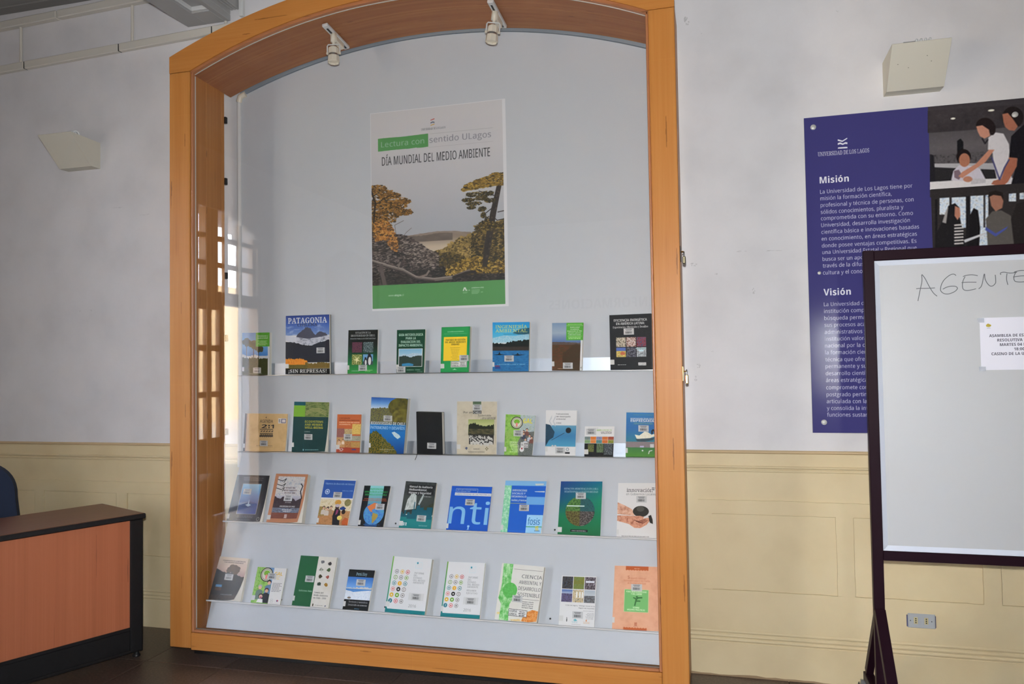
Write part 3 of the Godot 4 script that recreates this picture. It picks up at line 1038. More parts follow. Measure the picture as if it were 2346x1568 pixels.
func make_spotlights() -> void:
	for k in 2:
		var x: float = [-1.905, -1.014][k]
		var ys := soffit_h(x, 0.2) - 0.005
		var slope := -asin((x - CXM) / 3.4)
		var t := thing("spotlight", ["white track spotlight hanging straight down from the arch's soffit", "white track spotlight hanging slightly askew at the top of the arch"][k], "spotlight", Vector3(x, ys, 0.2), "spotlights under the arch")
		t.rotation = Vector3(-0.084, 0, slope)
		var tr := st_new()
		bx(tr, Vector3(-0.016, -0.018, -0.115), Vector3(0.016, -0.001, 0.135), 0.003)
		var track := part(t, "track", done(tr), M.white_paint)
		part(track, "slot", box(Vector3(-0.005, -0.019, -0.10), Vector3(0.005, -0.0175, 0.11)), M.dark_plastic)
		for z in [-0.10, 0.10]:
			part(track, "screw", box(Vector3(-0.003, -0.0195, z - 0.003), Vector3(0.003, -0.018, z + 0.003), 0.001), M.black)
		part(t, "adapter", box(Vector3(-0.013, -0.052, -0.055), Vector3(0.013, -0.018, 0.035), 0.004), M.cream_plastic)
		var hd := Node3D.new()
		hd.name = "head"
		t.add_child(hd, true)
		hd.position = Vector3(0, -0.042, 0.045)
		hd.scale = Vector3(1.28, 1.12, 1.28)
		hd.rotation = Vector3(0.05, 0.2, -slope + [0.03, -0.12][k])
		var st := st_new()
		lathe(st, [Vector2(0, 0.03), Vector2(0.0125, 0.03), Vector2(0.0125, -0.015), Vector2(0.006, -0.018), Vector2(0.006, -0.026), Vector2(0, -0.026)], 14)
		part(hd, "stem", done(st), M.cream_plastic)
		st = st_new()
		tube(st, [Vector3(0.026, -0.072, 0), Vector3(0.026, -0.034, 0), Vector3(0.022, -0.027, 0), Vector3(-0.022, -0.027, 0), Vector3(-0.026, -0.034, 0), Vector3(-0.026, -0.072, 0)], 0.003, 8)
		part(hd, "yoke", done(st), M.white_paint)
		st = st_new()
		lathe(st, [Vector2(0, -0.038), Vector2(0.014, -0.040), Vector2(0.017, -0.046), Vector2(0.0215, -0.047), Vector2(0.0225, -0.075), Vector2(0.019, -0.076)], 8, Transform3D.IDENTITY, false)
		part(hd, "lamp_body", done(st), M.cream_plastic)
		st = st_new()
		lathe(st, [Vector2(0.021, -0.075), Vector2(0.021, -0.084)], 20)
		part(hd, "collar", done(st), M.steel)
		st = st_new()
		lathe(st, [Vector2(0.019, -0.084), Vector2(0.0235, -0.085), Vector2(0.0245, -0.114), Vector2(0.022, -0.116), Vector2(0.021, -0.108), Vector2(0, -0.104)], 8, Transform3D.IDENTITY, false)
		part(hd, "shade", done(st), M.cream_plastic)
		for s in [-1, 1]:
			part(hd, "knob", box(Vector3(s * 0.026 - 0.004, -0.076, -0.006), Vector3(s * 0.026 + 0.004, -0.064, 0.006), 0.003), M.cream_plastic)

# ---------------------------------------------------------------- things on the wall
func make_sconces() -> void:
	for k in 2:
		var c: Vector3 = [Vector3(-3.727, 2.749, 0), Vector3(0.900, 2.724, 0)][k]
		var t := thing("wall_sconce", ["cream wedge wall uplight on the shaded wall beside the case's arch", "cream wedge wall uplight with dark scuffs above the blue sign"][k], "wall lamp", c, "wedge wall uplights")
		var w := 0.118
		# open-topped wedge: sides, sloping front, bottom
		var b := [Vector2(0.0, 0.0), Vector2(0.0, 0.155), Vector2([0.225, 0.205][k], 0.162), Vector2(0.068, 0.0)]
		var th := 0.003
		for s in [-1, 1]:
			var st := st_new()
			prism(st, PackedVector2Array(b), -th / 2, th / 2, Transform3D(Basis(Vector3(0, 0, 1), Vector3.UP, Vector3(-1, 0, 0)), Vector3(s * (w - th / 2), 0, 0)))
			part(t, "side", done(st), M.sconce)
		var st2 := st_new()
		var dv: Vector2 = (b[2] - b[3])
		var nn := Vector2(dv.y, -dv.x).normalized() * th
		prism(st2, PackedVector2Array([b[3], b[2], b[2] + nn, b[3] + nn]), -w, w, Transform3D(Basis(Vector3(0, 0, 1), Vector3.UP, Vector3(-1, 0, 0)), Vector3.ZERO))
		part(t, "front", done(st2), M.sconce)
		part(t, "bottom", box(Vector3(-w, -0.003, 0), Vector3(w, 0.0, 0.068)), M.sconce)
		part(t, "back_plate", box(Vector3(-w + 0.02, 0.02, 0.0), Vector3(w - 0.02, 0.13, 0.012), 0.002), M.sconce)
		if k == 1:
			for q in [[0.03, 0.11], [-0.04, 0.075], [0.05, 0.09], [-0.085, 0.09]]:
				var f: float = q[1] / 0.162
				part(t, "scuff", box(Vector3(q[0] - 0.0022, -0.0018, 0), Vector3(q[0] + 0.0022, 0.0014, 0.0005), 0.0, Transform3D(Basis.IDENTITY, Vector3(0, q[1], lerpf(0.068, 0.205, f) + 0.004))), mat(rgb(120, 116, 104), 0.8))
		# spiral bulb lying above the rim
		var pts := []
		for i in 60:
			var a := i * 0.42
			pts.append(Vector3([0.02, -0.01][k] + i * 0.0012, 0.172 + sin(a) * 0.018, 0.145 + cos(a) * 0.018))
		st2 = st_new()
		tube(st2, pts, 0.0055, 7)
		part(t, "bulb", done(st2), mat(rgb(226, 228, 228), 0.25), "unlit white spiral bulb")
		st2 = st_new()
		lathe(st2, [Vector2(0, 0), Vector2(0.017, 0), Vector2(0.017, 0.05), Vector2(0, 0.05)], 14, Transform3D(Basis(Vector3(0, 0, 1), PI / 2), Vector3([0.02, -0.01][k], 0.170, 0.145)))
		part(t, "bulb_socket", done(st2), M.steel)

func ribbon(st: SurfaceTool, pts: Array, w: float, z: float) -> void:     # ink line in the xy plane, one mitred strip
	var l := []
	var r := []
	for i in pts.size():
		var d: Vector3 = (pts[mini(i + 1, pts.size() - 1)] - pts[maxi(i - 1, 0)]).normalized()
		var n := Vector3(-d.y, d.x, 0) * w / 2
		l.append(Vector3(pts[i].x + n.x, pts[i].y + n.y, z))
		r.append(Vector3(pts[i].x - n.x, pts[i].y - n.y, z))
	for i in pts.size() - 1:
		face(st, [l[i], l[i + 1], r[i + 1], r[i]], Vector3(0, 0, 1))

func smooth_pts(a: Array, z: float) -> Array:      # flat pixel list to a smoothed curve on the plane z
	var c := Curve3D.new()
	var p := []
	for i in range(0, a.size(), 2): p.append(pz(a[i], a[i + 1], z))
	for i in p.size():
		var tan: Vector3 = (p[min(i + 1, p.size() - 1)] - p[max(i - 1, 0)]) / 5.0
		c.add_point(p[i], -tan, tan)
	c.bake_interval = 0.004
	return Array(c.get_baked_points())

func make_outlet() -> void:
	var t := thing("wall_outlet", "grey metal double power outlet plate low on the yellow panelling", "outlet", Vector3(0.868, 0.289, 0.0))
	part(t, "plate", box(Vector3(-0.056, 0, 0.007), Vector3(0.056, 0.064, 0.012), 0.002), mat(rgb(186, 190, 192), 0.35, 0.3))
	part(t, "box_rim", box(Vector3(-0.060, 0.002, 0), Vector3(0.060, 0.066, 0.0075), 0.002), mat(rgb(70, 74, 110), 0.6))
	for x in [-0.024, 0.019]:
		var s := part(t, "socket", box(Vector3(x - 0.008, 0.018, 0.012), Vector3(x + 0.008, 0.048, 0.0132), 0.0008), mat(rgb(196, 184, 140), 0.5))
		for y in [0.0245, 0.033, 0.0415]:
			part(s, "hole", box(Vector3(x - 0.0026, y - 0.0026, 0.0131), Vector3(x + 0.0026, y + 0.0026, 0.0136), 0.001), M.black)
	for x in [-0.046, 0.041]:
		part(t, "screw", box(Vector3(x - 0.002, 0.030, 0.012), Vector3(x + 0.002, 0.034, 0.0126), 0.001), M.black)

# ---------------------------------------------------------------- whiteboard on its stand
const WZ := 0.40
func make_whiteboard() -> void:
	var x0 := 0.605
	var x1 := 2.50
	var t := thing("whiteboard", "white marker board in a dark maroon metal stand on castors", "whiteboard", Vector3((x0 + x1) / 2, 0, WZ - 0.015))
	var B := -t.position
	var pw := 0.041
	var zb := WZ - 0.03
	for x in [x0, x1 - pw]:
		part(t, "post", box(Vector3(x, 0.06, zb), Vector3(x + pw, 1.955, WZ), 0.002), M.maroon, "", B)
	part(t, "top_rail", box(Vector3(x0 + pw, 1.912, zb), Vector3(x1 - pw, 1.953, WZ), 0.002), M.maroon, "", B)
	part(t, "bottom_rail", box(Vector3(x0 + pw, 0.676, zb), Vector3(x1 - pw, 0.714, WZ), 0.002), M.maroon, "", B)
	var bx0 := x0 + pw + 0.001
	var bx1 := x1 - pw - 0.001
	part(t, "writing_surface", box(Vector3(bx0, 0.716, zb + 0.004), Vector3(bx1, 1.910, WZ - 0.014), 0.0), mat(rgb(190, 192, 194), 0.28), "glossy white writing surface", B)
	# bevelled white edging
	var al := mat(rgb(214, 220, 232), 0.3)
	for e in [[Vector3(bx0, 0.716, 0), Vector3(bx0 + 0.020, 1.910, 0), 0], [Vector3(bx1 - 0.020, 0.716, 0), Vector3(bx1, 1.910, 0), 0], [Vector3(bx0 + 0.0, 0.716, 0), Vector3(bx1, 0.736, 0), 1], [Vector3(bx0, 1.890, 0), Vector3(bx1, 1.910, 0), 1]]:
		var a: Vector3 = e[0]
		var b: Vector3 = e[1]
		var st := st_new()
		var f := WZ - 0.004
		var g := WZ - 0.0139
		if e[2] == 0:
			var left := a.x < (bx0 + bx1) / 2
			var xo := a.x if left else b.x
			var xi := b.x if left else a.x
			var s := 1.0 if left else -1.0
			face(st, [Vector3(xo, a.y, f), Vector3(xo, b.y, f), Vector3(xi, b.y - 0.02, g), Vector3(xi, a.y + 0.02, g)], Vector3(s, 0, 1))
			face(st, [Vector3(xo, a.y, f), Vector3(xo, b.y, f), Vector3(xo, b.y, g), Vector3(xo, a.y, g)], Vector3(-s, 0, 0))
		else:
			var low := a.y < 1.0
			var yo := a.y if low else b.y
			var yi := b.y if low else a.y
			var s := 1.0 if low else -1.0
			face(st, [Vector3(a.x, yo, f), Vector3(b.x, yo, f), Vector3(b.x - 0.02, yi, g), Vector3(a.x + 0.02, yi, g)], Vector3(0, s, 1))
			face(st, [Vector3(a.x, yo, f), Vector3(b.x, yo, f), Vector3(b.x, yo, g), Vector3(a.x, yo, g)], Vector3(0, -s, 0))
		part(t, "edging", done(st), al, "white bevelled edging", B)
	# marker writing
	var ink := mat(rgb(92, 94, 97), 0.7)
	var z := WZ - 0.0136
	var strokes := [
		[2111.5, 630, 2112, 645, 2108, 665, 2105, 680, 2103, 690], [2112, 629, 2119, 638, 2128, 655, 2138, 671, 2147, 679], [2099, 662, 2107, 661, 2120, 661, 2142, 660],
		[2190, 632, 2187, 629, 2180, 629, 2170, 635, 2160, 646, 2155, 660, 2157, 669, 2168, 674, 2182, 671, 2192, 664, 2192, 658, 2183, 656, 2170, 658, 2160, 663],
		[2206, 634, 2215, 631, 2228, 630, 2240, 632], [2211, 634, 2206, 645, 2205, 657, 2208, 664, 2216, 666, 2228, 664, 2236, 662], [2203, 648, 2216, 647, 2237, 647],
		[2242, 662, 2249, 654, 2255, 628, 2257, 640, 2264, 652, 2272, 656, 2280, 650, 2281, 642, 2280, 630],
		[2293, 630, 2292, 626, 2300, 624, 2315, 626, 2330, 624], [2307, 627, 2306, 640, 2309, 653],
		[2323, 624, 2333, 621, 2346, 620, 2356, 621], [2328, 622, 2323, 634, 2324, 643, 2330, 646, 2345, 646, 2356, 643], [2321, 635, 2335, 633, 2352, 632],
		[2386, 622, 2376, 619, 2368, 624, 2370, 631, 2380, 636, 2386, 642, 2378, 649, 2366, 648]]
	var st := st_new()
	for i in strokes.size(): ribbon(st, smooth_pts(strokes[i], z), 0.0028, z + i * 0.00003)
	part(t, "marker_writing", done(st), ink, "thin grey handwritten word", B)
	# folding feet: two slanting legs and a bar on castors at each side
	for k in 2:
		var xp: float = [x0 + pw / 2, x1 - pw / 2][k]
		var top := Vector3(xp, 0.47, WZ - 0.015)
		var fb := Vector3(xp, 0.115, 0.115)
		var ff := Vector3(xp, 0.115, 0.70)
		st = st_new()
		bar(st, top, fb, 0.036, 0.03, Vector3.RIGHT, 0.002)
		part(t, "leg", done(st), M.maroon, "", B)
		st = st_new()
		bar(st, top + Vector3(0, 0, 0.014), ff, 0.036, 0.04, Vector3.RIGHT, 0.002)
		part(t, "leg", done(st), M.maroon, "", B)
		part(t, "foot_bar", box(Vector3(xp - 0.02, 0.072, 0.09), Vector3(xp + 0.02, 0.108, 0.73), 0.002), M.maroon, "", B)
		for zc in [0.10, 0.71]:
			var cst := Node3D.new()
			cst.name = "castor"
			t.add_child(cst, true)
			cst.position = B + Vector3(xp - 0.025, 0, zc)
			st = st_new()
			lathe(st, [Vector2(0, -0.011), Vector2(0.022, -0.011), Vector2(0.028, -0.007), Vector2(0.028, 0.007), Vector2(0.022, 0.011), Vector2(0, 0.011)], 20, Transform3D(Basis(Vector3(0, 0, 1), PI / 2), Vector3(0, 0.028, 0)))
			part(cst, "wheel", done(st), M.black)
			st = st_new()
			var pts := []
			for i in 10:
				var a := PI * i / 9 - 0.25
				pts.append(Vector3(0, 0.03 + sin(a) * 0.031, cos(a) * 0.031))
			for i in 9:
				face(st, [pts[i] + Vector3(-0.015, 0, 0), pts[i] + Vector3(0.015, 0, 0), pts[i + 1] + Vector3(0.015, 0, 0), pts[i + 1] + Vector3(-0.015, 0, 0)], pts[i] - Vector3(0, 0.03, 0))
			bx(st, Vector3(-0.008, 0.058, -0.008), Vector3(0.030, 0.073, 0.008), 0.001)
			part(cst, "fork", done(st), M.steel)
	# the sheet taped to the board
	var s0 := pz(2243.7, 729, WZ - 0.0135)
	var cv := Cv.new(self, 1188, 840, rgb(226, 226, 236))
	var tc := rgb(70, 70, 84)
	cv.tex([0.075, 0.14, 0.10, 0.11, 0.14, 0.14, 0.135, 0.165, 0.11, 0.18, 0.08, 0.17], [rgb(150, 60, 40), rgb(206, 190, 60), rgb(70, 110, 60)], 4, 0.05)
	cv.r(0.085, 0.195, 0.13, 0.2, tc)
	var lines := ["ASAMBLEA DE ESTUDIANTES", "RESOLUTIVA UNIVERSITARIA", "MARTES 04 DE JUNIO", "18:00 HRS", "CASINO DE LA UNIVERSIDAD"]
	var lu := [0.110, 0.205, 0.235, 0.40, 0.13]
	for i in 5:
		var gg := glyphs(lines[i], "sansb")
		cv.text(lines[i], lu[i], 0.372 + i * 0.087, 0.052, tc, "sansb", 0, 0.0, 0.0)
	var sh := thing("notice_sheet", "white printed notice sheet taped on the whiteboard", "paper notice", s0 + Vector3(0.1485, -0.21, 0))
	var sm := st_new()
	quad(sm, Vector3(-0.1485, 0, 0.0006), Vector3(-0.1485, 0.21, 0.0006), Vector3(0.1485, 0.21, 0.0006), Vector3(0.1485, 0, 0.0006))
	part(sh, "sheet", done(sm), tex_mat(cv.out(), 0.6))
	var tape := mat(Color(0.85, 0.87, 0.9, 0.35), 0.3)
	tape.transparency = BaseMaterial3D.TRANSPARENCY_ALPHA
	for q in [[-0.15, 0.0], [0.13, 0.195], [-0.15, 0.195]]:
		part(sh, "tape", box(Vector3(q[0] - 0.006, q[1] - 0.004, 0.0007), Vector3(q[0] + 0.018, q[1] + 0.014, 0.001)), tape)

# ---------------------------------------------------------------- desk and chair
func make_desk() -> void:
	var c := Vector3(-2.952, 0, 0.402)         # front corner of the top nearest the case
	var a := Vector3(-0.405, 0, 0.9143)         # along the front
	var b := Vector3(-0.9143, 0, -0.405)        # from the front to the sitter's side
	var t := thing("desk", "office desk with red-brown wood-grain front and black edging", "desk", c + a * 0.75 + b * 0.25)
	t.basis = Basis(-a, Vector3.UP, -b)     # x along the front, z out of the front
	var L := 0.76
	var zf := 0.255
	var top := tex_mat(wood_img("u", [rgb(112, 66, 44), rgb(122, 74, 50), rgb(128, 80, 54)], 61), 0.35, Vector3(0.8, 1, 2.0))
	var fr := tex_mat(wood_img("v", [rgb(172, 100, 66), rgb(184, 108, 72), rgb(192, 116, 80)], 62), 0.5, Vector3(1.6, 0.4, 2.0))
	part(t, "top", box(Vector3(-L + 0.006, 0.728, -zf + 0.006), Vector3(L - 0.006, 0.7505, zf - 0.006), 0.001), top)
	var st := st_new()
	bx(st, Vector3(-L, 0.722, zf - 0.010), Vector3(L, 0.749, zf + 0.006), 0.005)
	bx(st, Vector3(-L, 0.722, -zf), Vector3(L, 0.749, -zf + 0.01), 0.004)
	bx(st, Vector3(-L, 0.722, -zf), Vector3(-L + 0.008, 0.749, zf), 0.003)
	bx(st, Vector3(L - 0.008, 0.722, -zf), Vector3(L, 0.749, zf), 0.003)
	part(t, "edging", done(st), M.dark_plastic, "black rounded edging")
	part(t, "front_panel", box(Vector3(-L + 0.07, 0.16, zf - 0.045), Vector3(L - 0.07, 0.722, zf - 0.025), 0.001), fr, "red-brown wood-grain panel")
	for s in [-1, 1]:
		var leg := part(t, "leg", box(Vector3(s * (L - 0.012) - 0.008, 0.025, -zf + 0.05), Vector3(s * (L - 0.012) + 0.008, 0.722, zf - 0.02), 0.003), M.dark_plastic)
		part(t, "corner_post", box(Vector3(s * (L - 0.04) - 0.032, 0.03, zf - 0.06), Vector3(s * (L - 0.04) + 0.032, 0.722, zf - 0.012), 0.006), M.dark_plastic, "black corner post")
		for z in [-zf + 0.07, zf - 0.04]:
			st = st_new()
			lathe(st, [Vector2(0, 0.03), Vector2(0.012, 0.03), Vector2(0.014, 0.012), Vector2(0.02, 0.008), Vector2(0.02, 0), Vector2(0, 0)], 14, Transform3D(Basis.IDENTITY, Vector3(s * (L - 0.03), 0, z)))
			part(t, "foot", done(st), M.dark_plastic)
	part(t, "kick_board", box(Vector3(-L + 0.07, 0.03, zf - 0.05), Vector3(L - 0.07, 0.162, zf - 0.022), 0.003), M.dark_plastic, "black kick board")
	part(t, "ridge", box(Vector3(-L + 0.07, 0.145, zf - 0.024), Vector3(L - 0.07, 0.162, zf - 0.016), 0.003), M.dark_plastic)
	part(t, "ridge", box(Vector3(-L + 0.07, 0.03, zf - 0.024), Vector3(L - 0.07, 0.045, zf - 0.014), 0.003), M.dark_plastic)

func make_chair() -> void:
	var t := thing("office_chair", "dark blue upholstered office chair behind the desk", "chair", Vector3(-4.02, 0, 0.48))
	t.rotation.y = 0.62
	var blue := mat(rgb(30, 42, 66), 0.85)
	var st := st_new()
	# backrest: rounded outline, slightly curved
	var o := PackedVector2Array()
	for i in 25:
		var a := PI * i / 24
		o.append(Vector2(cos(a) * 0.215, 0.80 + pow(sin(a), 0.8) * 0.215))
	o.append(Vector2(-0.235, 0.62))
	o.append(Vector2(-0.19, 0.56))
	o.append(Vector2(0.19, 0.56))
	o.append(Vector2(0.235, 0.62))
	prism(st, o, -0.03, 0.03)
	part(t, "backrest", done(st), blue)
	part(t, "seat", box(Vector3(-0.23, 0.43, 0.03), Vector3(0.23, 0.49, 0.48), 0.02), blue)
	part(t, "back_bracket", box(Vector3(-0.04, 0.40, -0.055), Vector3(0.04, 0.66, -0.03), 0.005), M.black)
	part(t, "seat_plate", box(Vector3(-0.06, 0.40, -0.05), Vector3(0.06, 0.43, 0.33), 0.005), M.black)
	st = st_new()
	tube(st, [Vector3(0, 0.09, 0.24), Vector3(0, 0.41, 0.24)], 0.025, 14)
	part(t, "column", done(st), M.black)
	for i in 5:
		var a := TAU * i / 5 + 0.3
		var e := Vector3(cos(a) * 0.27, 0.07, 0.24 + sin(a) * 0.27)
		st = st_new()
		bar(st, Vector3(0, 0.10, 0.24), e, 0.035, 0.025, Vector3.UP, 0.004)
		var leg := part(t, "leg", done(st), M.black)
		st = st_new()
		lathe(st, [Vector2(0, -0.02), Vector2(0.028, -0.02), Vector2(0.028, 0.02), Vector2(0, 0.02)], 14, Transform3D(Basis(Vector3(-sin(a), 0, cos(a)).normalized(), -PI / 2) * Basis(Vector3(0, 0, 1), PI / 2), e - Vector3(0, 0.042, 0)))
		part(leg, "castor", done(st), M.black)

# ---------------------------------------------------------------- printed covers
func k(r: int, g: int, b: int) -> Color:        # ink colours
	return Color8(mini(255, int(r * 1.16)), mini(255, int(g * 1.16)), mini(255, int(b * 1.16)))

func fake_lines(cv: Cv, u0: float, u1: float, v0: float, n: int, dv: float, c: Color, align := 0, seed_ := 1) -> void:      # lines of print too small to read
	var rng := RandomNumberGenerator.new()
	rng.seed = seed_
	for i in n:
		var w := (u1 - u0) * rng.randf_range(0.55, 1.0)
		var x := u0 if align == 0 else (u0 + u1 - w) / 2 if align == 1 else u1 - w
		var e := x + w
		while x < e:
			var ww := rng.randf_range(0.02, 0.07)
			cv.r(x, v0 + i * dv, minf(x + ww, e), v0 + i * dv + dv * 0.38, c)
			x += ww + 0.012

func tree_crown(cv: Cv, u: float, v: float, ru: float, rv: float, cols: Array, seed_: int) -> void:
	var rng := RandomNumberGenerator.new()
	rng.seed = seed_
	for i in 12:
		var a := rng.randf() * TAU
		var q := sqrt(rng.randf()) * 0.75
		cv.tex(cv.ell_pts(u + cos(a) * ru * q, v + sin(a) * rv * q, ru * 0.42, rv * 0.42, 9), cols, seed_ + i, 0.08)

func logo_tree(cv: Cv, u: float, v: float, r: float) -> void:        # round badge: a hand growing into a tree
	var a := float(cv.W) / cv.H
	cv.ell(u, v, r, r * a, rgb(40, 40, 38))
	cv.ell(u, v, r * 0.88, r * 0.88 * a, rgb(210, 206, 180))
	cv.ell(u, v, r * 0.74, r * 0.74 * a, rgb(44, 52, 40))
	cv.ell(u, v, r * 0.70, r * 0.70 * a, rgb(222, 222, 200))
	cv.tex(cv.ell_pts(u, v - r * 0.2 * a, r * 0.5, r * 0.38 * a, 14), [k(70, 130, 40), k(150, 190, 50)], 3, 0.06)
	cv.poly([u - r * 0.14, v + r * 0.62 * a, u - r * 0.16, v, u + r * 0.16, v, u + r * 0.14, v + r * 0.62 * a], k(206, 120, 116))

func globe(cv: Cv, u: float, v: float, r: float) -> void:
	var a := float(cv.W) / cv.H
	cv.tex(cv.ell_pts(u, v, r, r * a, 36), [k(40, 80, 150), k(70, 130, 190), k(70, 150, 160)], 7, 0.012)
	cv.poly([u - r * 0.75, v - r * 0.6 * a, u - r * 0.1, v - r * 0.98 * a, u + r * 0.3, v - r * 0.9 * a, u + r * 0.1, v - r * 0.5 * a, u - r * 0.25, v - r * 0.3 * a, u - r * 0.1, v - r * 0.1 * a, u - r * 0.4, v - r * 0.2 * a], k(190, 110, 60))
	cv.poly([u - r * 0.1, v - r * 0.08 * a, u + r * 0.4, v + r * 0.05 * a, u + r * 0.45, v + r * 0.25 * a, u + r * 0.1, v + r * 0.8 * a, u - r * 0.02, v + r * 0.85 * a, u - r * 0.12, v + r * 0.3 * a], k(150, 130, 60))

func people(cv: Cv, u0: float, u1: float, v0: float, v1: float, n: int, seed_: int, shirts: Array) -> void:     # a crowd as print
	var rng := RandomNumberGenerator.new()
	rng.seed = seed_
	var a := float(cv.W) / cv.H
	for i in n:
		var f := float(i) / n
		var u := rng.randf_range(u0, u1)
		var v := lerpf(v0, v1, f)
		var s := (u1 - u0) / sqrt(float(n)) * 0.36
		cv.poly([u - s * 1.3, v + s * 3.4 * a, u - s * 1.2, v + s * 1.2 * a, u, v + s * 0.7 * a, u + s * 1.2, v + s * 1.2 * a, u + s * 1.3, v + s * 3.4 * a], shirts[rng.randi() % shirts.size()])
		cv.ell(u, v - s * 0.2 * a, s * 0.72, s * 0.85 * a, rgb(36, 30, 28))
		cv.ell(u, v + s * 0.1 * a, s * 0.6, s * 0.75 * a, k(190, 150, 125))

func penguin(cv: Cv, u: float, v: float, s: float) -> void:
	var a := float(cv.W) / cv.H
	cv.ell(u, v, s, s * 2.1 * a, rgb(40, 40, 46))
	cv.ell(u + s * 0.1, v + s * 0.4 * a, s * 0.6, s * 1.5 * a, rgb(226, 226, 226))
	cv.ell(u - s * 0.1, v - s * 2.0 * a, s * 0.55, s * 0.6 * a, rgb(36, 36, 40))

func icon_grid(cv: Cv, u0: float, v0: float, du: float, dv: float) -> void:
	var a := float(cv.W) / cv.H
	var cs := [k(110, 112, 118), k(200, 160, 60), k(180, 60, 60), k(100, 140, 60), k(110, 110, 112), k(110, 150, 70), k(50, 120, 130), k(206, 156, 50), k(40, 110, 120), k(200, 110, 110), k(34, 34, 34), k(110, 104, 100), k(200, 160, 50), k(100, 150, 50), k(110, 108, 106), k(40, 110, 124), k(190, 60, 60), k(120, 120, 120)]
	var solid := [7, 10, 12, 13, 15]
	for i in 18:
		var u := u0 + (i % 3) * du - (i / 3) * 0.012
		var v := v0 + (i / 3) * dv
		var r := du * 0.36
		cv.ell(u, v, r, r * a, cs[i])
		if not solid.has(i): cv.ell(u, v, r * 0.78, r * 0.78 * a, rgb(228, 228, 226))
		var c2: Color = rgb(232, 232, 228) if solid.has(i) else cs[i]
		match i % 4:
			0: cv.poly([u - r * 0.5, v + r * 0.3 * a, u, v - r * 0.5 * a, u + r * 0.5, v + r * 0.3 * a], c2)
			1: cv.ell(u, v, r * 0.42, r * 0.42 * a, c2)
			2: cv.poly([u - r * 0.45, v + r * 0.1 * a, u - r * 0.1, v - r * 0.4 * a, u + r * 0.5, v, u, v + r * 0.45 * a], c2)
			3: cv.r(u - r * 0.12, v - r * 0.5 * a, u + r * 0.12, v + r * 0.5 * a, c2)

func mountains(cv: Cv, u0: float, v0: float, u1: float, v1: float, sky_: Array, rock: Array, snow: bool, seed_: int) -> void:
	cv.grad(u0, v0, u1, v1, sky_)
	var h := v1 - v0
	cv.tex(cv.ridge(u0, u1, [v0 + h * 0.5, v0 + h * 0.38, v0 + h * 0.55, v0 + h * 0.3, v0 + h * 0.52], v1, h * 0.03, seed_), rock, seed_, 0.05)
	if snow: cv.tex(cv.ridge(u0, u1, [v0 + h * 0.55, v0 + h * 0.45, v0 + h * 0.6, v0 + h * 0.38, v0 + h * 0.6], v0 + h * 0.62, h * 0.03, seed_ + 1), [Color(1, 1, 1, 0), Color(0.9, 0.92, 0.95, 0.9)], seed_, 0.06)

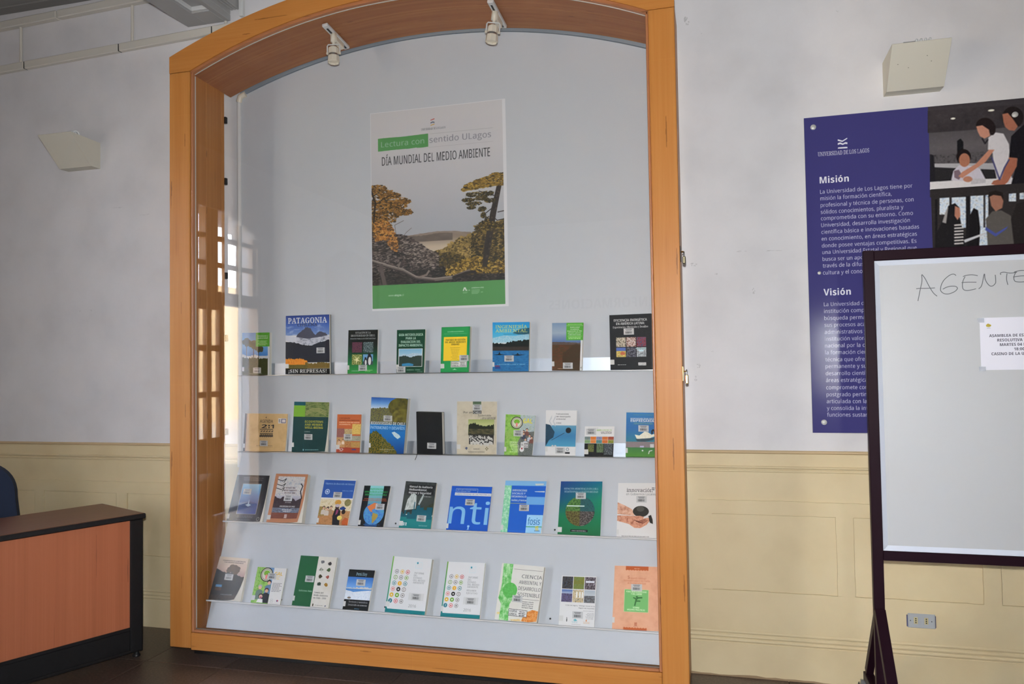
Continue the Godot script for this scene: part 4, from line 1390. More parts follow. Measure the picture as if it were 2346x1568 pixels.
func cover(i: int, W: int, H: int) -> Image:
	var wh := rgb(228, 228, 226)
	var ink := rgb(48, 48, 50)
	var cv := Cv.new(self, W, H, wh)
	var a := float(W) / H
	match i:
		0:   # araucarias under a blue sky, green title block
			cv.grad(0, 0, 0.94, 0.55, [k(84, 126, 176), k(120, 164, 204), k(66, 120, 186)])
			cv.tex(cv.ridge(0, 0.94, [0.50, 0.56, 0.52, 0.57, 0.55], 0.66, 0.012, 3), [k(170, 176, 180), k(206, 208, 210)], 2, 0.05)
			cv.tex(cv.ridge(0, 0.94, [0.57, 0.60, 0.58, 0.62, 0.60], 1.0, 0.02, 5), [k(20, 26, 16), k(40, 46, 24), k(78, 78, 40), k(30, 34, 20)], 4, 0.05)
			for q in [[0.16, 0.24, 0.17, 0.60], [0.42, 0.30, 0.2, 0.62], [0.60, 0.38, 0.16, 0.60]]:
				cv.r(q[0] - 0.012, q[1], q[0] + 0.012, q[3], k(66, 54, 44))
				tree_crown(cv, q[0], q[1], q[2], 0.11, [k(56, 60, 40), k(96, 88, 60)], 9)
			cv.soften(0, 0, 0.94, 1, 4)
			cv.r(0.5, 0.0, 1.0, 0.33, k(84, 150, 48))
			cv.text("Globalización y", 0.75, 0.095, 0.032, wh, "serifb", 1, 0.38)
			cv.text("Biodiversidad:", 0.75, 0.145, 0.032, wh, "serifb", 1, 0.38)
			fake_lines(cv, 0.56, 0.94, 0.19, 3, 0.028, k(190, 214, 160), 1, 2)
			cv.r(0.56, 0.27, 0.94, 0.275, k(190, 214, 160))
			fake_lines(cv, 0.6, 0.9, 0.285, 1, 0.03, k(190, 214, 160), 1, 3)
			cv.r(0.94, 0.33, 1.0, 1.0, wh)
			fake_lines(cv, 0.2, 0.8, 0.96, 1, 0.02, k(160, 160, 150), 1, 3)
		1:   # mountain towers, white capitals
			cv.grad(0, 0, 1, 0.34, [k(36, 58, 120), k(62, 92, 160), k(110, 134, 176)])
			cv.rt(0, 0.16, 0.9, 0.34, [Color(1, 1, 1, 0), Color(1, 1, 1, 0), Color(0.85, 0.88, 0.93, 0.6)], 8, 0.02, 0.4, 1.0)
			cv.tex(cv.ridge(0.25, 1.0, [0.34, 0.27, 0.20, 0.22, 0.35, 0.28, 0.30, 0.36], 0.5, 0.012, 14), [k(44, 46, 60), k(76, 78, 92), k(60, 60, 74)], 5, 0.06)
			cv.tex([0.0, 0.33, 0.2, 0.36, 0.5, 0.40, 0.8, 0.37, 1.0, 0.34, 1.0, 0.46, 0.6, 0.52, 0.2, 0.48, 0, 0.42], [Color(0.75, 0.78, 0.84, 0.1), Color(0.82, 0.84, 0.88, 0.9), Color(0.9, 0.9, 0.93, 0.95)], 6, 0.03, 0.5, 1.0)
			cv.tex(cv.ridge(0, 1, [0.44, 0.46, 0.50, 0.52, 0.46, 0.42], 0.80, 0.008, 6), [k(26, 28, 36), k(40, 42, 52)], 4, 0.03)
			cv.tex(cv.ridge(0, 0.5, [0.73, 0.74, 0.73, 0.78], 0.86, 0.014, 7), [k(110, 60, 14), k(190, 110, 24), k(214, 140, 40), k(80, 50, 20)], 6, 0.06, 1.6, 0.5)
			cv.tex(cv.ridge(0.45, 1, [0.80, 0.82, 0.80, 0.82], 0.90, 0.01, 8), [k(60, 50, 20), k(120, 96, 30), k(70, 60, 24)], 6, 0.06)
			cv.rt(0, 0.84, 0.5, 0.91, [k(50, 44, 18), k(110, 100, 36), k(30, 28, 14)], 8, 0.06)
			cv.soften(0, 0, 1, 0.91, 4)
			cv.r(0, 0.905, 1, 1.0, rgb(16, 14, 16))
			cv.text("PATAGONIA", 0.5, 0.135, 0.095, wh, "serifb", 1, 0.90)
			cv.text("CHILENA", 0.5, 0.185, 0.045, rgb(24, 22, 24), "serif", 1, 0.46)
			cv.text("¡SIN REPRESAS!", 0.5, 0.975, 0.058, wh, "serifb", 1, 0.86)
		2:   # black to green, four pictures
			cv.grad(0, 0, 1, 1, [rgb(14, 16, 16), rgb(16, 24, 20), k(18, 90, 50), k(48, 140, 62)])
			cv.text("SITUACIÓN DE LA", 0.5, 0.085, 0.042, wh, "serif", 1, 0.52)
			cv.text("BIODIVERSIDAD EN CHILE:", 0.5, 0.15, 0.042, wh, "serif", 1, 0.82)
			cv.text("DESAFÍOS PARA LA SUSTENTABILIDAD", 0.5, 0.215, 0.028, wh, "serif", 1, 0.86)
			cv.rt(0.14, 0.28, 0.48, 0.52, [rgb(20, 14, 26), k(70, 40, 60), k(110, 60, 70), rgb(30, 20, 34)], 3, 0.04)
			cv.rt(0.52, 0.28, 0.86, 0.52, [rgb(16, 24, 26), k(40, 60, 60), k(130, 140, 140), rgb(20, 30, 30)], 8, 0.05, 1.4, 0.5)
			cv.rt(0.14, 0.56, 0.48, 0.80, [rgb(24, 34, 16), k(70, 86, 30), k(180, 180, 110), rgb(30, 40, 18)], 12, 0.04)
			cv.poly([0.31, 0.66, 0.38, 0.6, 0.34, 0.68, 0.44, 0.72, 0.33, 0.71, 0.3, 0.78, 0.28, 0.7, 0.18, 0.69, 0.28, 0.67, 0.25, 0.6], k(206, 200, 150))
			cv.r(0.52, 0.56, 0.86, 0.80, k(96, 140, 180))
			cv.r(0.52, 0.72, 0.86, 0.80, k(60, 70, 80))
			penguin(cv, 0.61, 0.73, 0.055)
			penguin(cv, 0.74, 0.69, 0.085)
			for q in [[0.14, 0.28], [0.52, 0.28], [0.14, 0.56], [0.52, 0.56]]: cv.soften(q[0], q[1], q[0] + 0.34, q[1] + 0.24, 4)
			fake_lines(cv, 0.14, 0.42, 0.935, 1, 0.02, wh, 0, 4)
			fake_lines(cv, 0.6, 0.86, 0.92, 2, 0.022, k(180, 210, 150), 0, 4)
		3:   # dark green, lake picture in a white frame
			cv.r(0, 0, 1, 1, k(14, 62, 38))
			var q := ["GUIA METODOLOGICA", "PARA LA", "EVALUACION DEL", "IMPACTO AMBIENTAL"]
			var ww := [0.86, 0.36, 0.70, 0.86]
			for j in 4: cv.text(q[j], 0.5, 0.145 + j * 0.082, 0.055, k(170, 194, 176), "sansb", 1, ww[j])
			cv.r(0.07, 0.44, 0.93, 0.86, wh)
			cv.grad(0.09, 0.45, 0.91, 0.60, [k(110, 160, 190), k(150, 186, 200)])
			cv.tex(cv.ridge(0.09, 0.91, [0.60, 0.56, 0.58, 0.54, 0.55, 0.57], 0.64, 0.008, 3), [k(120, 150, 170), k(200, 210, 214)], 3, 0.05)
			cv.tex(cv.ridge(0.09, 0.91, [0.62, 0.60, 0.64, 0.61, 0.60], 0.85, 0.01, 5), [k(22, 40, 34), k(44, 62, 52), k(30, 46, 40)], 6, 0.04)
			cv.poly([0.2, 0.79, 0.45, 0.77, 0.62, 0.80, 0.60, 0.84, 0.2, 0.84], k(50, 120, 160))
			cv.soften(0.09, 0.45, 0.91, 0.85, 4)
			cv.text("MARTINEZ · VITORA", 0.62, 0.945, 0.026, k(150, 180, 160), "serifb", 1, 0.5)
			fake_lines(cv, 0.75, 0.95, 0.97, 1, 0.02, k(150, 180, 160), 0, 4)
		4:   # green with a yellow panel
			cv.r(0, 0, 1, 1, k(28, 126, 66))
			cv.r(0.03, 0.02, 0.97, 0.98, k(32, 138, 72))
			cv.text("colección", 0.5, 0.115, 0.024, k(190, 220, 190), "sans", 1, 0.56)
			cv.text("derecho del medio ambiente", 0.5, 0.16, 0.018, k(120, 180, 130), "sans", 1, 0.8)
			cv.r(0.09, 0.22, 0.91, 0.745, k(226, 186, 44))
			cv.text("TRATADO DE GESTIÓN", 0.5, 0.305, 0.037, k(70, 66, 24), "sansb", 1, 0.70)
			cv.text("DEL MEDIO AMBIENTE", 0.5, 0.355, 0.037, k(70, 66, 24), "sansb", 1, 0.72)
			cv.text("URBANO", 0.5, 0.405, 0.037, k(70, 66, 24), "sansb", 1, 0.28)
			fake_lines(cv, 0.28, 0.72, 0.455, 1, 0.022, k(150, 120, 30), 1, 5)
			fake_lines(cv, 0.34, 0.66, 0.49, 9, 0.028, k(170, 140, 40), 1, 6)
			cv.r(0.36, 0.755, 0.93, 0.89, rgb(226, 226, 220))
			cv.r(0.375, 0.765, 0.915, 0.88, rgb(40, 40, 40))
			cv.r(0.385, 0.77, 0.905, 0.875, rgb(226, 226, 220))
			cv.text("COPIA", 0.40, 0.82, 0.032, ink, "serifb", 0, 0.23)
			cv.text("UNICA", 0.40, 0.868, 0.032, ink, "serifb", 0, 0.23)
			fake_lines(cv, 0.67, 0.88, 0.782, 3, 0.032, ink, 1, 3)
			cv.poly([0.46, 0.935, 0.5, 0.92, 0.54, 0.935], k(190, 220, 190))
			fake_lines(cv, 0.42, 0.58, 0.94, 1, 0.016, k(190, 220, 190), 1, 2)
		5:   # orcas before a wooded shore
			cv.grad(0, 0, 1, 0.42, [k(30, 130, 186), k(56, 156, 196), k(110, 176, 200)])
			cv.tex([0.55, 0.22, 0.75, 0.14, 1.0, 0.12, 1.0, 0.26, 0.7, 0.25], [k(20, 70, 90), k(40, 96, 110)], 4, 0.05)
			cv.tex([0, 0.32, 0.3, 0.27, 0.6, 0.28, 1.0, 0.24, 1.0, 0.42, 0, 0.42], [Color(0.7, 0.82, 0.86, 0.4), Color(0.84, 0.9, 0.92, 0.9)], 5, 0.03)
			cv.tex(cv.ridge(0, 1, [0.42, 0.44, 0.40, 0.38, 0.36], 0.55, 0.018, 9), [rgb(8, 18, 16), rgb(18, 34, 26)], 4, 0.05)
			cv.rt(0, 0.50, 1, 0.58, [rgb(46, 38, 34), k(60, 50, 42)], 4, 0.06, 0.3, 1.0)
			cv.rt(0, 0.58, 1, 1.0, [k(14, 60, 96), k(26, 92, 140), k(40, 110, 160), k(12, 50, 84)], 7, 0.03, 0.35, 1.4)
			cv.poly([0.02, 0.665, 0.16, 0.65, 0.19, 0.60, 0.22, 0.65, 0.34, 0.66, 0.2, 0.672], rgb(12, 24, 34))
			cv.poly([0.54, 0.67, 0.66, 0.66, 0.69, 0.625, 0.73, 0.66, 0.90, 0.665, 0.7, 0.685], rgb(12, 24, 34))
			cv.soften(0, 0, 1, 1, 4)
			cv.text("INGENIERÍA", 0.51, 0.125, 0.063, k(206, 196, 90), "serif", 1, 0.86)
			cv.text("AMBIENTAL", 0.51, 0.205, 0.063, k(206, 196, 90), "serif", 1, 0.86)
			cv.text("SEGUNDA EDICIÓN", 0.53, 0.255, 0.018, k(30, 60, 80), "serif", 1, 0.46)
			cv.text("J. GLYNN HENRY & GARY W. HEINKE", 0.52, 0.868, 0.018, k(150, 190, 206), "serifb", 1, 0.78)
			cv.r(0.07, 0.90, 0.22, 0.95, k(40, 60, 120))
			cv.r(0.07, 0.885, 0.20, 0.90, k(150, 50, 60))
		6:   # red-brown plain under a hazy sky
			cv.grad(0, 0, 0.93, 0.42, [k(110, 134, 160), k(142, 156, 168), k(70, 96, 140)])
			cv.tex(cv.ridge(0, 0.93, [0.40, 0.40, 0.41, 0.42], 0.50, 0.006, 4), [k(70, 60, 56), k(96, 84, 76)], 3, 0.04, 0.4, 1)
			cv.rt(0, 0.46, 0.93, 1.0, [k(56, 36, 20), k(96, 52, 26), k(60, 50, 24), k(120, 62, 34)], 6, 0.02, 0.6, 1.2)
			cv.tex(cv.ridge(0.35, 0.93, [0.66, 0.56, 0.50, 0.44, 0.48], 1.0, 0.02, 8), [Color(0.12, 0.1, 0.04, 0.9), Color(0.26, 0.2, 0.08, 0.6), Color(0.1, 0.08, 0.04, 0.8)], 9, 0.04)
			cv.soften(0, 0, 0.93, 1, 4)
			cv.r(0.46, 0.0, 1.0, 0.365, k(72, 150, 44))
			cv.text("BIODIVERSITATUM", 0.73, 0.045, 0.02, k(190, 220, 160), "sans", 1, 0.44)
			cv.r(0.46, 0.058, 1.0, 0.062, wh)
			var q6 := ["Biodiversidad", "en ambientes", "fragmentados de Chile:", "patrones y procesos", "a diferentes escalas"]
			for j in 5: cv.text(q6[j], 0.73, 0.108 + j * 0.039, 0.026, wh, "serifb", 1, [0.3, 0.28, 0.47, 0.42, 0.40][j])
			cv.r(0.5, 0.28, 0.96, 0.284, k(190, 220, 160))
			fake_lines(cv, 0.52, 0.94, 0.30, 2, 0.026, k(190, 220, 160), 1, 4)
			cv.r(0.93, 0.365, 1.0, 1.0, wh)
			fake_lines(cv, 0.18, 0.74, 0.955, 1, 0.02, k(190, 160, 130), 1, 4)
			cv.text("él", 0.945, 0.955, 0.03, ink, "serif", 0)
		7:   # black with six pictures
			cv.r(0, 0, 1, 1, rgb(20, 20, 22))
			cv.text("EFICIENCIA ENERGÉTICA", 0.5, 0.125, 0.043, wh, "sansb", 1, 0.79)
			cv.text("EN AMÉRICA LATINA:", 0.5, 0.185, 0.043, wh, "sansb", 1, 0.68)
			cv.text("Experiencias, Obstáculos y Desafíos", 0.5, 0.245, 0.035, wh, "serifb", 1, 0.84)
			var pc := [[rgb(20, 20, 20), k(110, 100, 80), k(210, 200, 180), rgb(60, 50, 40)], [rgb(50, 34, 28), k(120, 80, 66), k(214, 206, 200), rgb(60, 40, 34)], [rgb(28, 22, 34), k(90, 80, 110), k(140, 40, 40), rgb(20, 16, 26)], [k(70, 90, 150), k(170, 150, 50), k(200, 180, 120), k(90, 70, 40)], [rgb(14, 14, 20), rgb(40, 40, 56), k(110, 110, 120), rgb(18, 18, 24)], [k(120, 126, 130), k(190, 196, 200), k(90, 96, 100), k(214, 218, 220)]]
			for j in 6:
				var u := 0.15 + (j % 3) * 0.245
				var v := 0.415 + (j / 3) * 0.185
				cv.rt(u, v, u + 0.228, v + 0.17, pc[j], 11 + j, 0.035)
			cv.r(0.62, 0.61, 0.868, 0.63, k(140, 170, 170))
			cv.poly([0.67, 0.64, 0.83, 0.64, 0.79, 0.675, 0.71, 0.675], k(180, 205, 210))
			cv.r(0.15, 0.60, 0.378, 0.66, k(74, 96, 160))
			cv.poly([0.24, 0.70, 0.30, 0.665, 0.37, 0.70, 0.35, 0.73, 0.26, 0.73], k(170, 90, 60))
			for j in 6: cv.soften(0.15 + (j % 3) * 0.245, 0.415 + (j / 3) * 0.185, 0.378 + (j % 3) * 0.245, 0.585 + (j / 3) * 0.185, 4)
			fake_lines(cv, 0.18, 0.44, 0.905, 1, 0.02, wh, 0, 3)
			cv.rt(0.67, 0.87, 0.86, 0.925, [rgb(40, 40, 40), wh, wh], 3, 0.09)
		8:   # tan landscape cover with black emblem
			cv.rt(0, 0, 1, 1, [k(176, 146, 100), k(190, 160, 112), k(196, 166, 118)], 4, 0.006)
			cv.r(0, 0, 0.045, 1, k(70, 58, 46))
			cv.rt(0.045, 0, 0.06, 1, [k(160, 110, 80), k(180, 150, 110)], 5, 0.03)
			cv.poly([0.49, 0.115, 0.505, 0.075, 0.515, 0.115], ink)
			cv.text("AGENDA", 0.515, 0.245, 0.085, ink, "sans", 1, 0.305)
			cv.text("2", 0.405, 0.39, 0.10, ink, "sansb", 0, 0.13)
			cv.text("1", 0.625, 0.39, 0.10, ink, "sansb", 0, 0.07)
			cv.r(0.565, 0.30, 0.60, 0.33, ink)
			cv.r(0.57, 0.35, 0.595, 0.39, ink)
			cv.r(0.375, 0.41, 0.68, 0.425, ink)
			for j in 5:
				var u := 0.39 + j * 0.062
				cv.poly([u, 0.50, u, 0.465, u + 0.03, 0.455, u + 0.042, 0.44, u + 0.045, 0.465, u + 0.035, 0.475, u + 0.035, 0.50, u + 0.028, 0.48, u + 0.01, 0.48], ink)
			cv.r(0.375, 0.515, 0.68, 0.527, ink)
			cv.r(0.375, 0.535, 0.68, 0.55, k(90, 76, 54))
			for v in [0.575, 0.605]:
				var l := []
				for j in 25: l.append_array([0.375 + j * 0.0127, v + sin(j * 1.6) * 0.010])
				cv.line(l, 0.016, ink)
			fake_lines(cv, 0.30, 0.70, 0.845, 1, 0.03, k(100, 84, 56), 1, 4)
			cv.r(0.30, 0.885, 0.70, 0.89, k(120, 100, 66))
			cv.r(0.79, 0.12, 0.97, 0.255, rgb(226, 226, 222))
			cv.r(0.86, 0.135, 0.965, 0.245, k(60, 60, 90))
			cv.r(0.875, 0.15, 0.955, 0.23, rgb(222, 216, 216))
			fake_lines(cv, 0.80, 0.85, 0.15, 3, 0.03, ink, 0, 3)
		9:   # teal with terraces picture
			cv.r(0, 0, 1, 1, k(14, 62, 70))
			cv.rt(0.0, 0.30, 1, 1, [k(16, 52, 52), k(20, 60, 58)], 3, 0.01)
			cv.r(0, 0, 0.33, 0.075, k(20, 82, 90))
			cv.r(0.0, 0.075, 0.33, 0.30, k(112, 160, 44))
			cv.rt(0.33, 0, 1, 0.30, [k(36, 50, 24), k(90, 110, 56), k(124, 130, 80), k(60, 76, 36)], 8, 0.02, 0.5, 1.4)
			for j in 3:
				cv.line([0.36, 0.20 + j * 0.03, 0.5, 0.14 + j * 0.03, 0.72, 0.13 + j * 0.03, 0.92, 0.19 + j * 0.035], 0.02, k(140, 140, 90))
			cv.soften(0.33, 0, 1, 0.30, 4)
			cv.r(0.33, 0.30, 0.335, 1.0, k(30, 84, 86))
			for j in 3: cv.text(["ECOSYSTEMS", "AND HUMAN", "WELL-BEING"][j], 0.34, 0.415 + j * 0.06, 0.042, k(170, 160, 50), "sansb", 0, [0.52, 0.50, 0.52][j])
			cv.text("Synthesis", 0.34, 0.605, 0.022, wh, "serif", 0, 0.16)
			fake_lines(cv, 0.38, 0.9, 0.955, 1, 0.026, k(130, 180, 180), 0, 3)
			cv.r(0.32, 0.945, 0.345, 0.975, k(150, 190, 190))
		10:  # orange with field pictures
			cv.r(0, 0, 1, 1, k(176, 92, 50))
			for j in 4: cv.text(["A INTEGRAÇÃO", "ENERGÉTICA SUL-AMERICANA:", "SUBSÍDIOS PARA UMA AGENDA", "SOCIOAMBIENTAL"][j], 0.09, 0.115 + j * 0.055, 0.028, [k(90, 40, 20), k(90, 40, 20), k(226, 190, 160), k(226, 190, 160)][j], "sansb", 0, [0.45, 0.85, 0.85, 0.48][j])
			cv.rt(0, 0.37, 0.32, 0.60, [k(90, 50, 46), k(150, 100, 90), k(80, 50, 46)], 3, 0.04)
			cv.rt(0.32, 0.38, 0.64, 0.56, [k(100, 100, 60), k(190, 170, 120), k(120, 70, 60)], 5, 0.03, 0.4, 1.2)
			cv.rt(0.64, 0.25, 1.0, 0.52, [k(150, 110, 50), k(200, 170, 90), k(216, 190, 120)], 7, 0.05, 1.3, 0.5)
			cv.rt(0.32, 0.56, 1.0, 0.70, [k(110, 110, 100), k(160, 160, 140), k(90, 90, 80)], 9, 0.03, 0.5, 1.0)
			cv.rt(0, 0.60, 0.34, 0.87, [k(110, 70, 40), k(190, 150, 100), k(140, 96, 60)], 12, 0.03)
			people(cv, 0.08, 0.3, 0.68, 0.72, 3, 4, [k(206, 190, 170), k(190, 160, 130)])
			cv.rt(0.34, 0.70, 0.62, 0.87, [k(130, 70, 40), k(190, 150, 90)], 14, 0.03)
			cv.rt(0.62, 0.72, 1.0, 0.87, [k(120, 110, 50), k(180, 140, 80), k(140, 90, 50)], 15, 0.03)
			cv.soften(0, 0.38, 1, 0.87, 4)
			cv.r(0, 0.87, 1, 1, k(150, 62, 40))
			cv.ell(0.22, 0.92, 0.08, 0.028, wh)
			cv.ell(0.22, 0.92, 0.055, 0.018, k(150, 62, 40))
			fake_lines(cv, 0.15, 0.3, 0.96, 1, 0.02, wh, 0, 3)
			cv.r(0.66, 0.905, 0.84, 0.935, k(60, 60, 110))
		11:  # cliffs above, reef below, white lettering
			cv.grad(0, 0, 1, 0.2, [k(34, 80, 150), k(90, 136, 190), k(180, 196, 210)])
			cv.tex(cv.ridge(0, 1, [0.20, 0.18, 0.20, 0.2], 0.46, 0.012, 3), [k(80, 84, 50), k(120, 118, 60), k(70, 70, 60), k(110, 112, 110)], 5, 0.04)
			cv.tex(cv.ell_pts(0.82, 0.16, 0.34, 0.17, 22), [k(46, 44, 14), k(84, 80, 26), k(110, 100, 36)], 6, 0.01)
			cv.tex(cv.ell_pts(0.86, 0.33, 0.26, 0.14, 22), [k(60, 56, 18), k(100, 92, 34), k(120, 112, 44)], 8, 0.01)
			cv.grad(0, 0.45, 1, 1.0, [k(26, 110, 170), k(24, 96, 160), k(14, 60, 120)])
			cv.tex(cv.ridge(0, 0.8, [0.66, 0.60, 0.62, 0.72, 0.80, 0.86, 0.97], 1.0, 0.02, 9), [rgb(10, 30, 26), k(40, 60, 30), k(140, 110, 24), k(20, 44, 34)], 12, 0.04)
			cv.tex([0.62, 0.62, 0.7, 0.605, 0.84, 0.66, 0.88, 0.70, 0.8, 0.735, 0.7, 0.69], [k(110, 140, 150), k(190, 206, 206), k(150, 170, 176)], 3, 0.06)
			cv.soften(0, 0, 1, 1, 4)
			cv.r(0, 0.44, 1, 0.475, k(60, 70, 60))
			cv.text("BIODIVERSIDAD DE CHILE", 0.5, 0.487, 0.052, wh, "sansb", 1, 0.95)
			cv.text("PATRIMONIO Y DESAFÍOS", 0.5, 0.565, 0.05, k(190, 210, 220), "sans", 1, 0.95)
			fake_lines(cv, 0.66, 0.97, 0.583, 1, 0.02, k(16, 60, 110), 0, 4)
			fake_lines(cv, 0.30, 0.74, 0.925, 1, 0.016, wh, 1, 4)
			fake_lines(cv, 0.45, 0.58, 0.955, 1, 0.016, wh, 1, 4)
		12:  # plain black cover, faint gold scales
			cv.r(0, 0, 1, 1, rgb(20, 19, 20))
			var gd := rgb(60, 46, 30)
			cv.r(0.49, 0.13, 0.51, 0.24, gd)
			cv.r(0.42, 0.145, 0.58, 0.152, gd)
			cv.r(0.40, 0.2, 0.46, 0.207, gd)
			cv.r(0.54, 0.2, 0.60, 0.207, gd)
			cv.r(0.44, 0.236, 0.56, 0.244, gd)
			cv.text("CÓDIGO", 0.5, 0.40, 0.04, rgb(38, 32, 28), "serif", 1, 0.34)
			cv.text("DE MEDIO AMBIENTE", 0.5, 0.475, 0.04, rgb(38, 32, 28), "serif", 1, 0.76)
		13:  # pale beige, crowd of figures before a lake
			cv.rt(0, 0, 1, 1, [k(164, 156, 136), k(178, 170, 150), k(184, 176, 156)], 4, 0.006)
			cv.grad(0.40, 0.0, 0.61, 0.10, [k(60, 84, 60), k(120, 128, 104)])
			cv.text("Por un", 0.17, 0.225, 0.036, ink, "sans", 0, 0.21)
			cv.r(0.405, 0.175, 0.615, 0.235, rgb(40, 48, 42))
			cv.text("CHILE", 0.42, 0.228, 0.04, wh, "sansb", 0, 0.18)
			cv.text("Sustentable", 0.53, 0.28, 0.032, ink, "sans", 0, 0.33)
			cv.r(0.52, 0.293, 0.98, 0.297, ink)
			fake_lines(cv, 0.56, 0.97, 0.308, 2, 0.018, ink, 2, 5)
			var top: Array = [k(140, 150, 90), k(170, 176, 120), k(80, 96, 50), k(40, 44, 26)]
			cv.grad(0.29, 0.34, 0.94, 0.64, top)
			cv.tex(cv.ridge(0.30, 0.93, [0.44, 0.40, 0.45, 0.47, 0.46, 0.44], 0.52, 0.02, 3), [rgb(24, 30, 18), rgb(44, 50, 28)], 6, 0.05)
			cv.rt(0.30, 0.52, 0.93, 0.62, [rgb(40, 44, 28), k(110, 100, 66)], 7, 0.04, 0.3, 1.0)
			cv.rt(0.31, 0.62, 0.93, 0.81, [rgb(30, 30, 28), rgb(60, 58, 54)], 7, 0.04)
			cv.soften(0.27, 0.33, 0.96, 0.82, 5)
			var rng := RandomNumberGenerator.new()
			rng.seed = 11
			for j in 70:
				var u := rng.randf_range(0.33, 0.90)
				var v := 0.64 + 0.15 * j / 70.0
				cv.ell(u, v, 0.018, 0.018 * a * 1.1, rgb(214, 212, 204))
				cv.ell(u, v + 0.035, 0.03, 0.022, rgb(206, 204, 196))
				cv.ell(u, v - 0.01, 0.019, 0.009, rgb(40, 38, 36))
			cv.poly([0.21, 0.89, 0.24, 0.86, 0.28, 0.88, 0.25, 0.92], k(70, 80, 110))
			cv.text("sence", 0.50, 0.91, 0.022, ink, "serif", 1, 0.15)
			for q in [[0.76, 0.87], [0.735, 0.893], [0.785, 0.893], [0.76, 0.916]]: cv.ell(q[0], q[1], 0.016, 0.011, k(110, 100, 70))
			cv.text("PROGRAMA CHILE SUSTENTABLE", 0.5, 0.965, 0.014, ink, "sansb", 1, 0.42)
		14:  # green with a round tree badge and young people
			cv.rt(0, 0, 1, 1, [k(84, 130, 50), k(120, 166, 70), k(150, 186, 96)], 5, 0.01)
			cv.rt(0.5, 0, 1, 0.5, [k(120, 140, 140), k(160, 172, 176), k(130, 150, 110)], 6, 0.014)
			cv.tex([0.02, 0.45, 0.15, 0.36, 0.25, 0.45, 0.2, 0.6, 0.05, 0.62], [k(110, 150, 60), k(150, 180, 100)], 3, 0.04)
			cv.tex([0.6, 0.45, 1, 0.4, 1, 1, 0.5, 1, 0.45, 0.7], [k(70, 76, 70), k(120, 124, 120)], 8, 0.03)
			people(cv, 0.56, 0.94, 0.37, 0.66, 6, 3, [k(170, 176, 186), k(60, 64, 80), k(180, 184, 190), k(110, 70, 60)])
			cv.soften(0, 0, 1, 1, 4)
			logo_tree(cv, 0.39, 0.20, 0.205)
			cv.text("GAL", 0.60, 0.205, 0.115, k(206, 196, 40), "sansb", 0, 0.31)
			for j in 2: cv.text(["CRÓNICAS Y", "TESTIMONIOS"][j], 0.48, 0.70 + j * 0.05, 0.032, k(214, 226, 190), "sansb", 2, 0.30)
			fake_lines(cv, 0.18, 0.52, 0.765, 6, 0.03, k(200, 220, 170), 2, 6)
			cv.ell(0.62, 0.86, 0.08, 0.06, k(200, 200, 200))
			cv.ell(0.62, 0.835, 0.03, 0.022, k(160, 50, 60))
			cv.r(0.57, 0.68, 0.84, 0.81, rgb(224, 224, 220))
			cv.r(0.69, 0.70, 0.83, 0.79, ink)
			cv.r(0.70, 0.71, 0.82, 0.78, rgb(224, 224, 220))
			fake_lines(cv, 0.71, 0.81, 0.72, 2, 0.03, ink, 1, 4)
			fake_lines(cv, 0.58, 0.67, 0.72, 2, 0.03, ink, 1, 5)
		15:  # white over blue water, black ball
			cv.grad(0, 0.33, 1, 0.80, [k(84, 136, 160), k(50, 110, 150), k(70, 140, 170)])
			cv.tex([0.0, 0.30, 0.14, 0.32, 0.3, 0.48, 0.26, 0.6, 0.12, 0.66, 0.0, 0.80], [k(22, 44, 60), k(44, 80, 100)], 4, 0.02)
			for x in [0.11, 0.23]: cv.poly([x, 0.24, x + 0.09, 0.10, x + 0.09, 0.17, x + 0.03, 0.24, x + 0.09, 0.31, x + 0.09, 0.37], k(170, 174, 176))
			for j in 4: cv.text(["Evaluaciones", "del desempeño", "ambiental", "CHILE"][j], 0.34, [0.092, 0.150, 0.205, 0.295][j], 0.03, ink, "sans", 0, [0.40, 0.46, 0.30, 0.17][j])
			cv.soften(0, 0.38, 1, 0.80, 5)
			cv.ell(0.75, 0.44, 0.09, 0.09 * a, rgb(26, 26, 28))
			cv.line([0.62, 0.50, 0.20, 0.66], 0.014, rgb(34, 44, 52))
			for q in [[0.24, 0.79], [0.33, 0.79]]: cv.ell(q[0], q[1], 0.035, 0.035 * a, rgb(206, 206, 204))
			cv.ell(0.74, 0.86, 0.05, 0.05 * a, k(90, 96, 100))
			cv.ell(0.74, 0.86, 0.036, 0.036 * a, k(190, 194, 196))
			cv.r(0.65, 0.92, 0.82, 0.96, ink)
		16:  # small square of coloured pictures
			fake_lines(cv, 0.12, 0.55, 0.055, 1, 0.03, k(140, 144, 146), 0, 3)
			cv.text("MAPA", 0.41, 0.155, 0.055, k(110, 150, 50), "sansb", 0, 0.16)
			cv.text("SONORO DE", 0.59, 0.155, 0.055, k(110, 150, 60), "sans", 0, 0.33)
			cv.text("VALDIVIA", 0.55, 0.25, 0.08, ink, "sans", 0, 0.37)
			var pc := [[k(90, 130, 170), k(120, 110, 60)], [k(180, 90, 30), k(200, 120, 50)], [k(80, 100, 160), k(160, 150, 150)], [k(170, 80, 30), k(196, 120, 60)], [k(110, 40, 30), k(170, 90, 60)], [k(90, 140, 90), k(140, 150, 110)], [k(190, 100, 40), k(200, 130, 60)], [k(90, 150, 190), k(60, 100, 60)], [k(190, 100, 30), k(170, 90, 40)], [k(50, 80, 40), k(190, 170, 50)]]
			for j in 10:
				var u := (j % 5) * 0.2
				var v := 0.34 + (j / 5) * 0.115
				cv.rt(u + 0.004, v + 0.004, u + 0.196, v + 0.111, pc[j], 20 + j, 0.05)
			cv.r(0, 0.575, 1, 1, rgb(14, 14, 16))
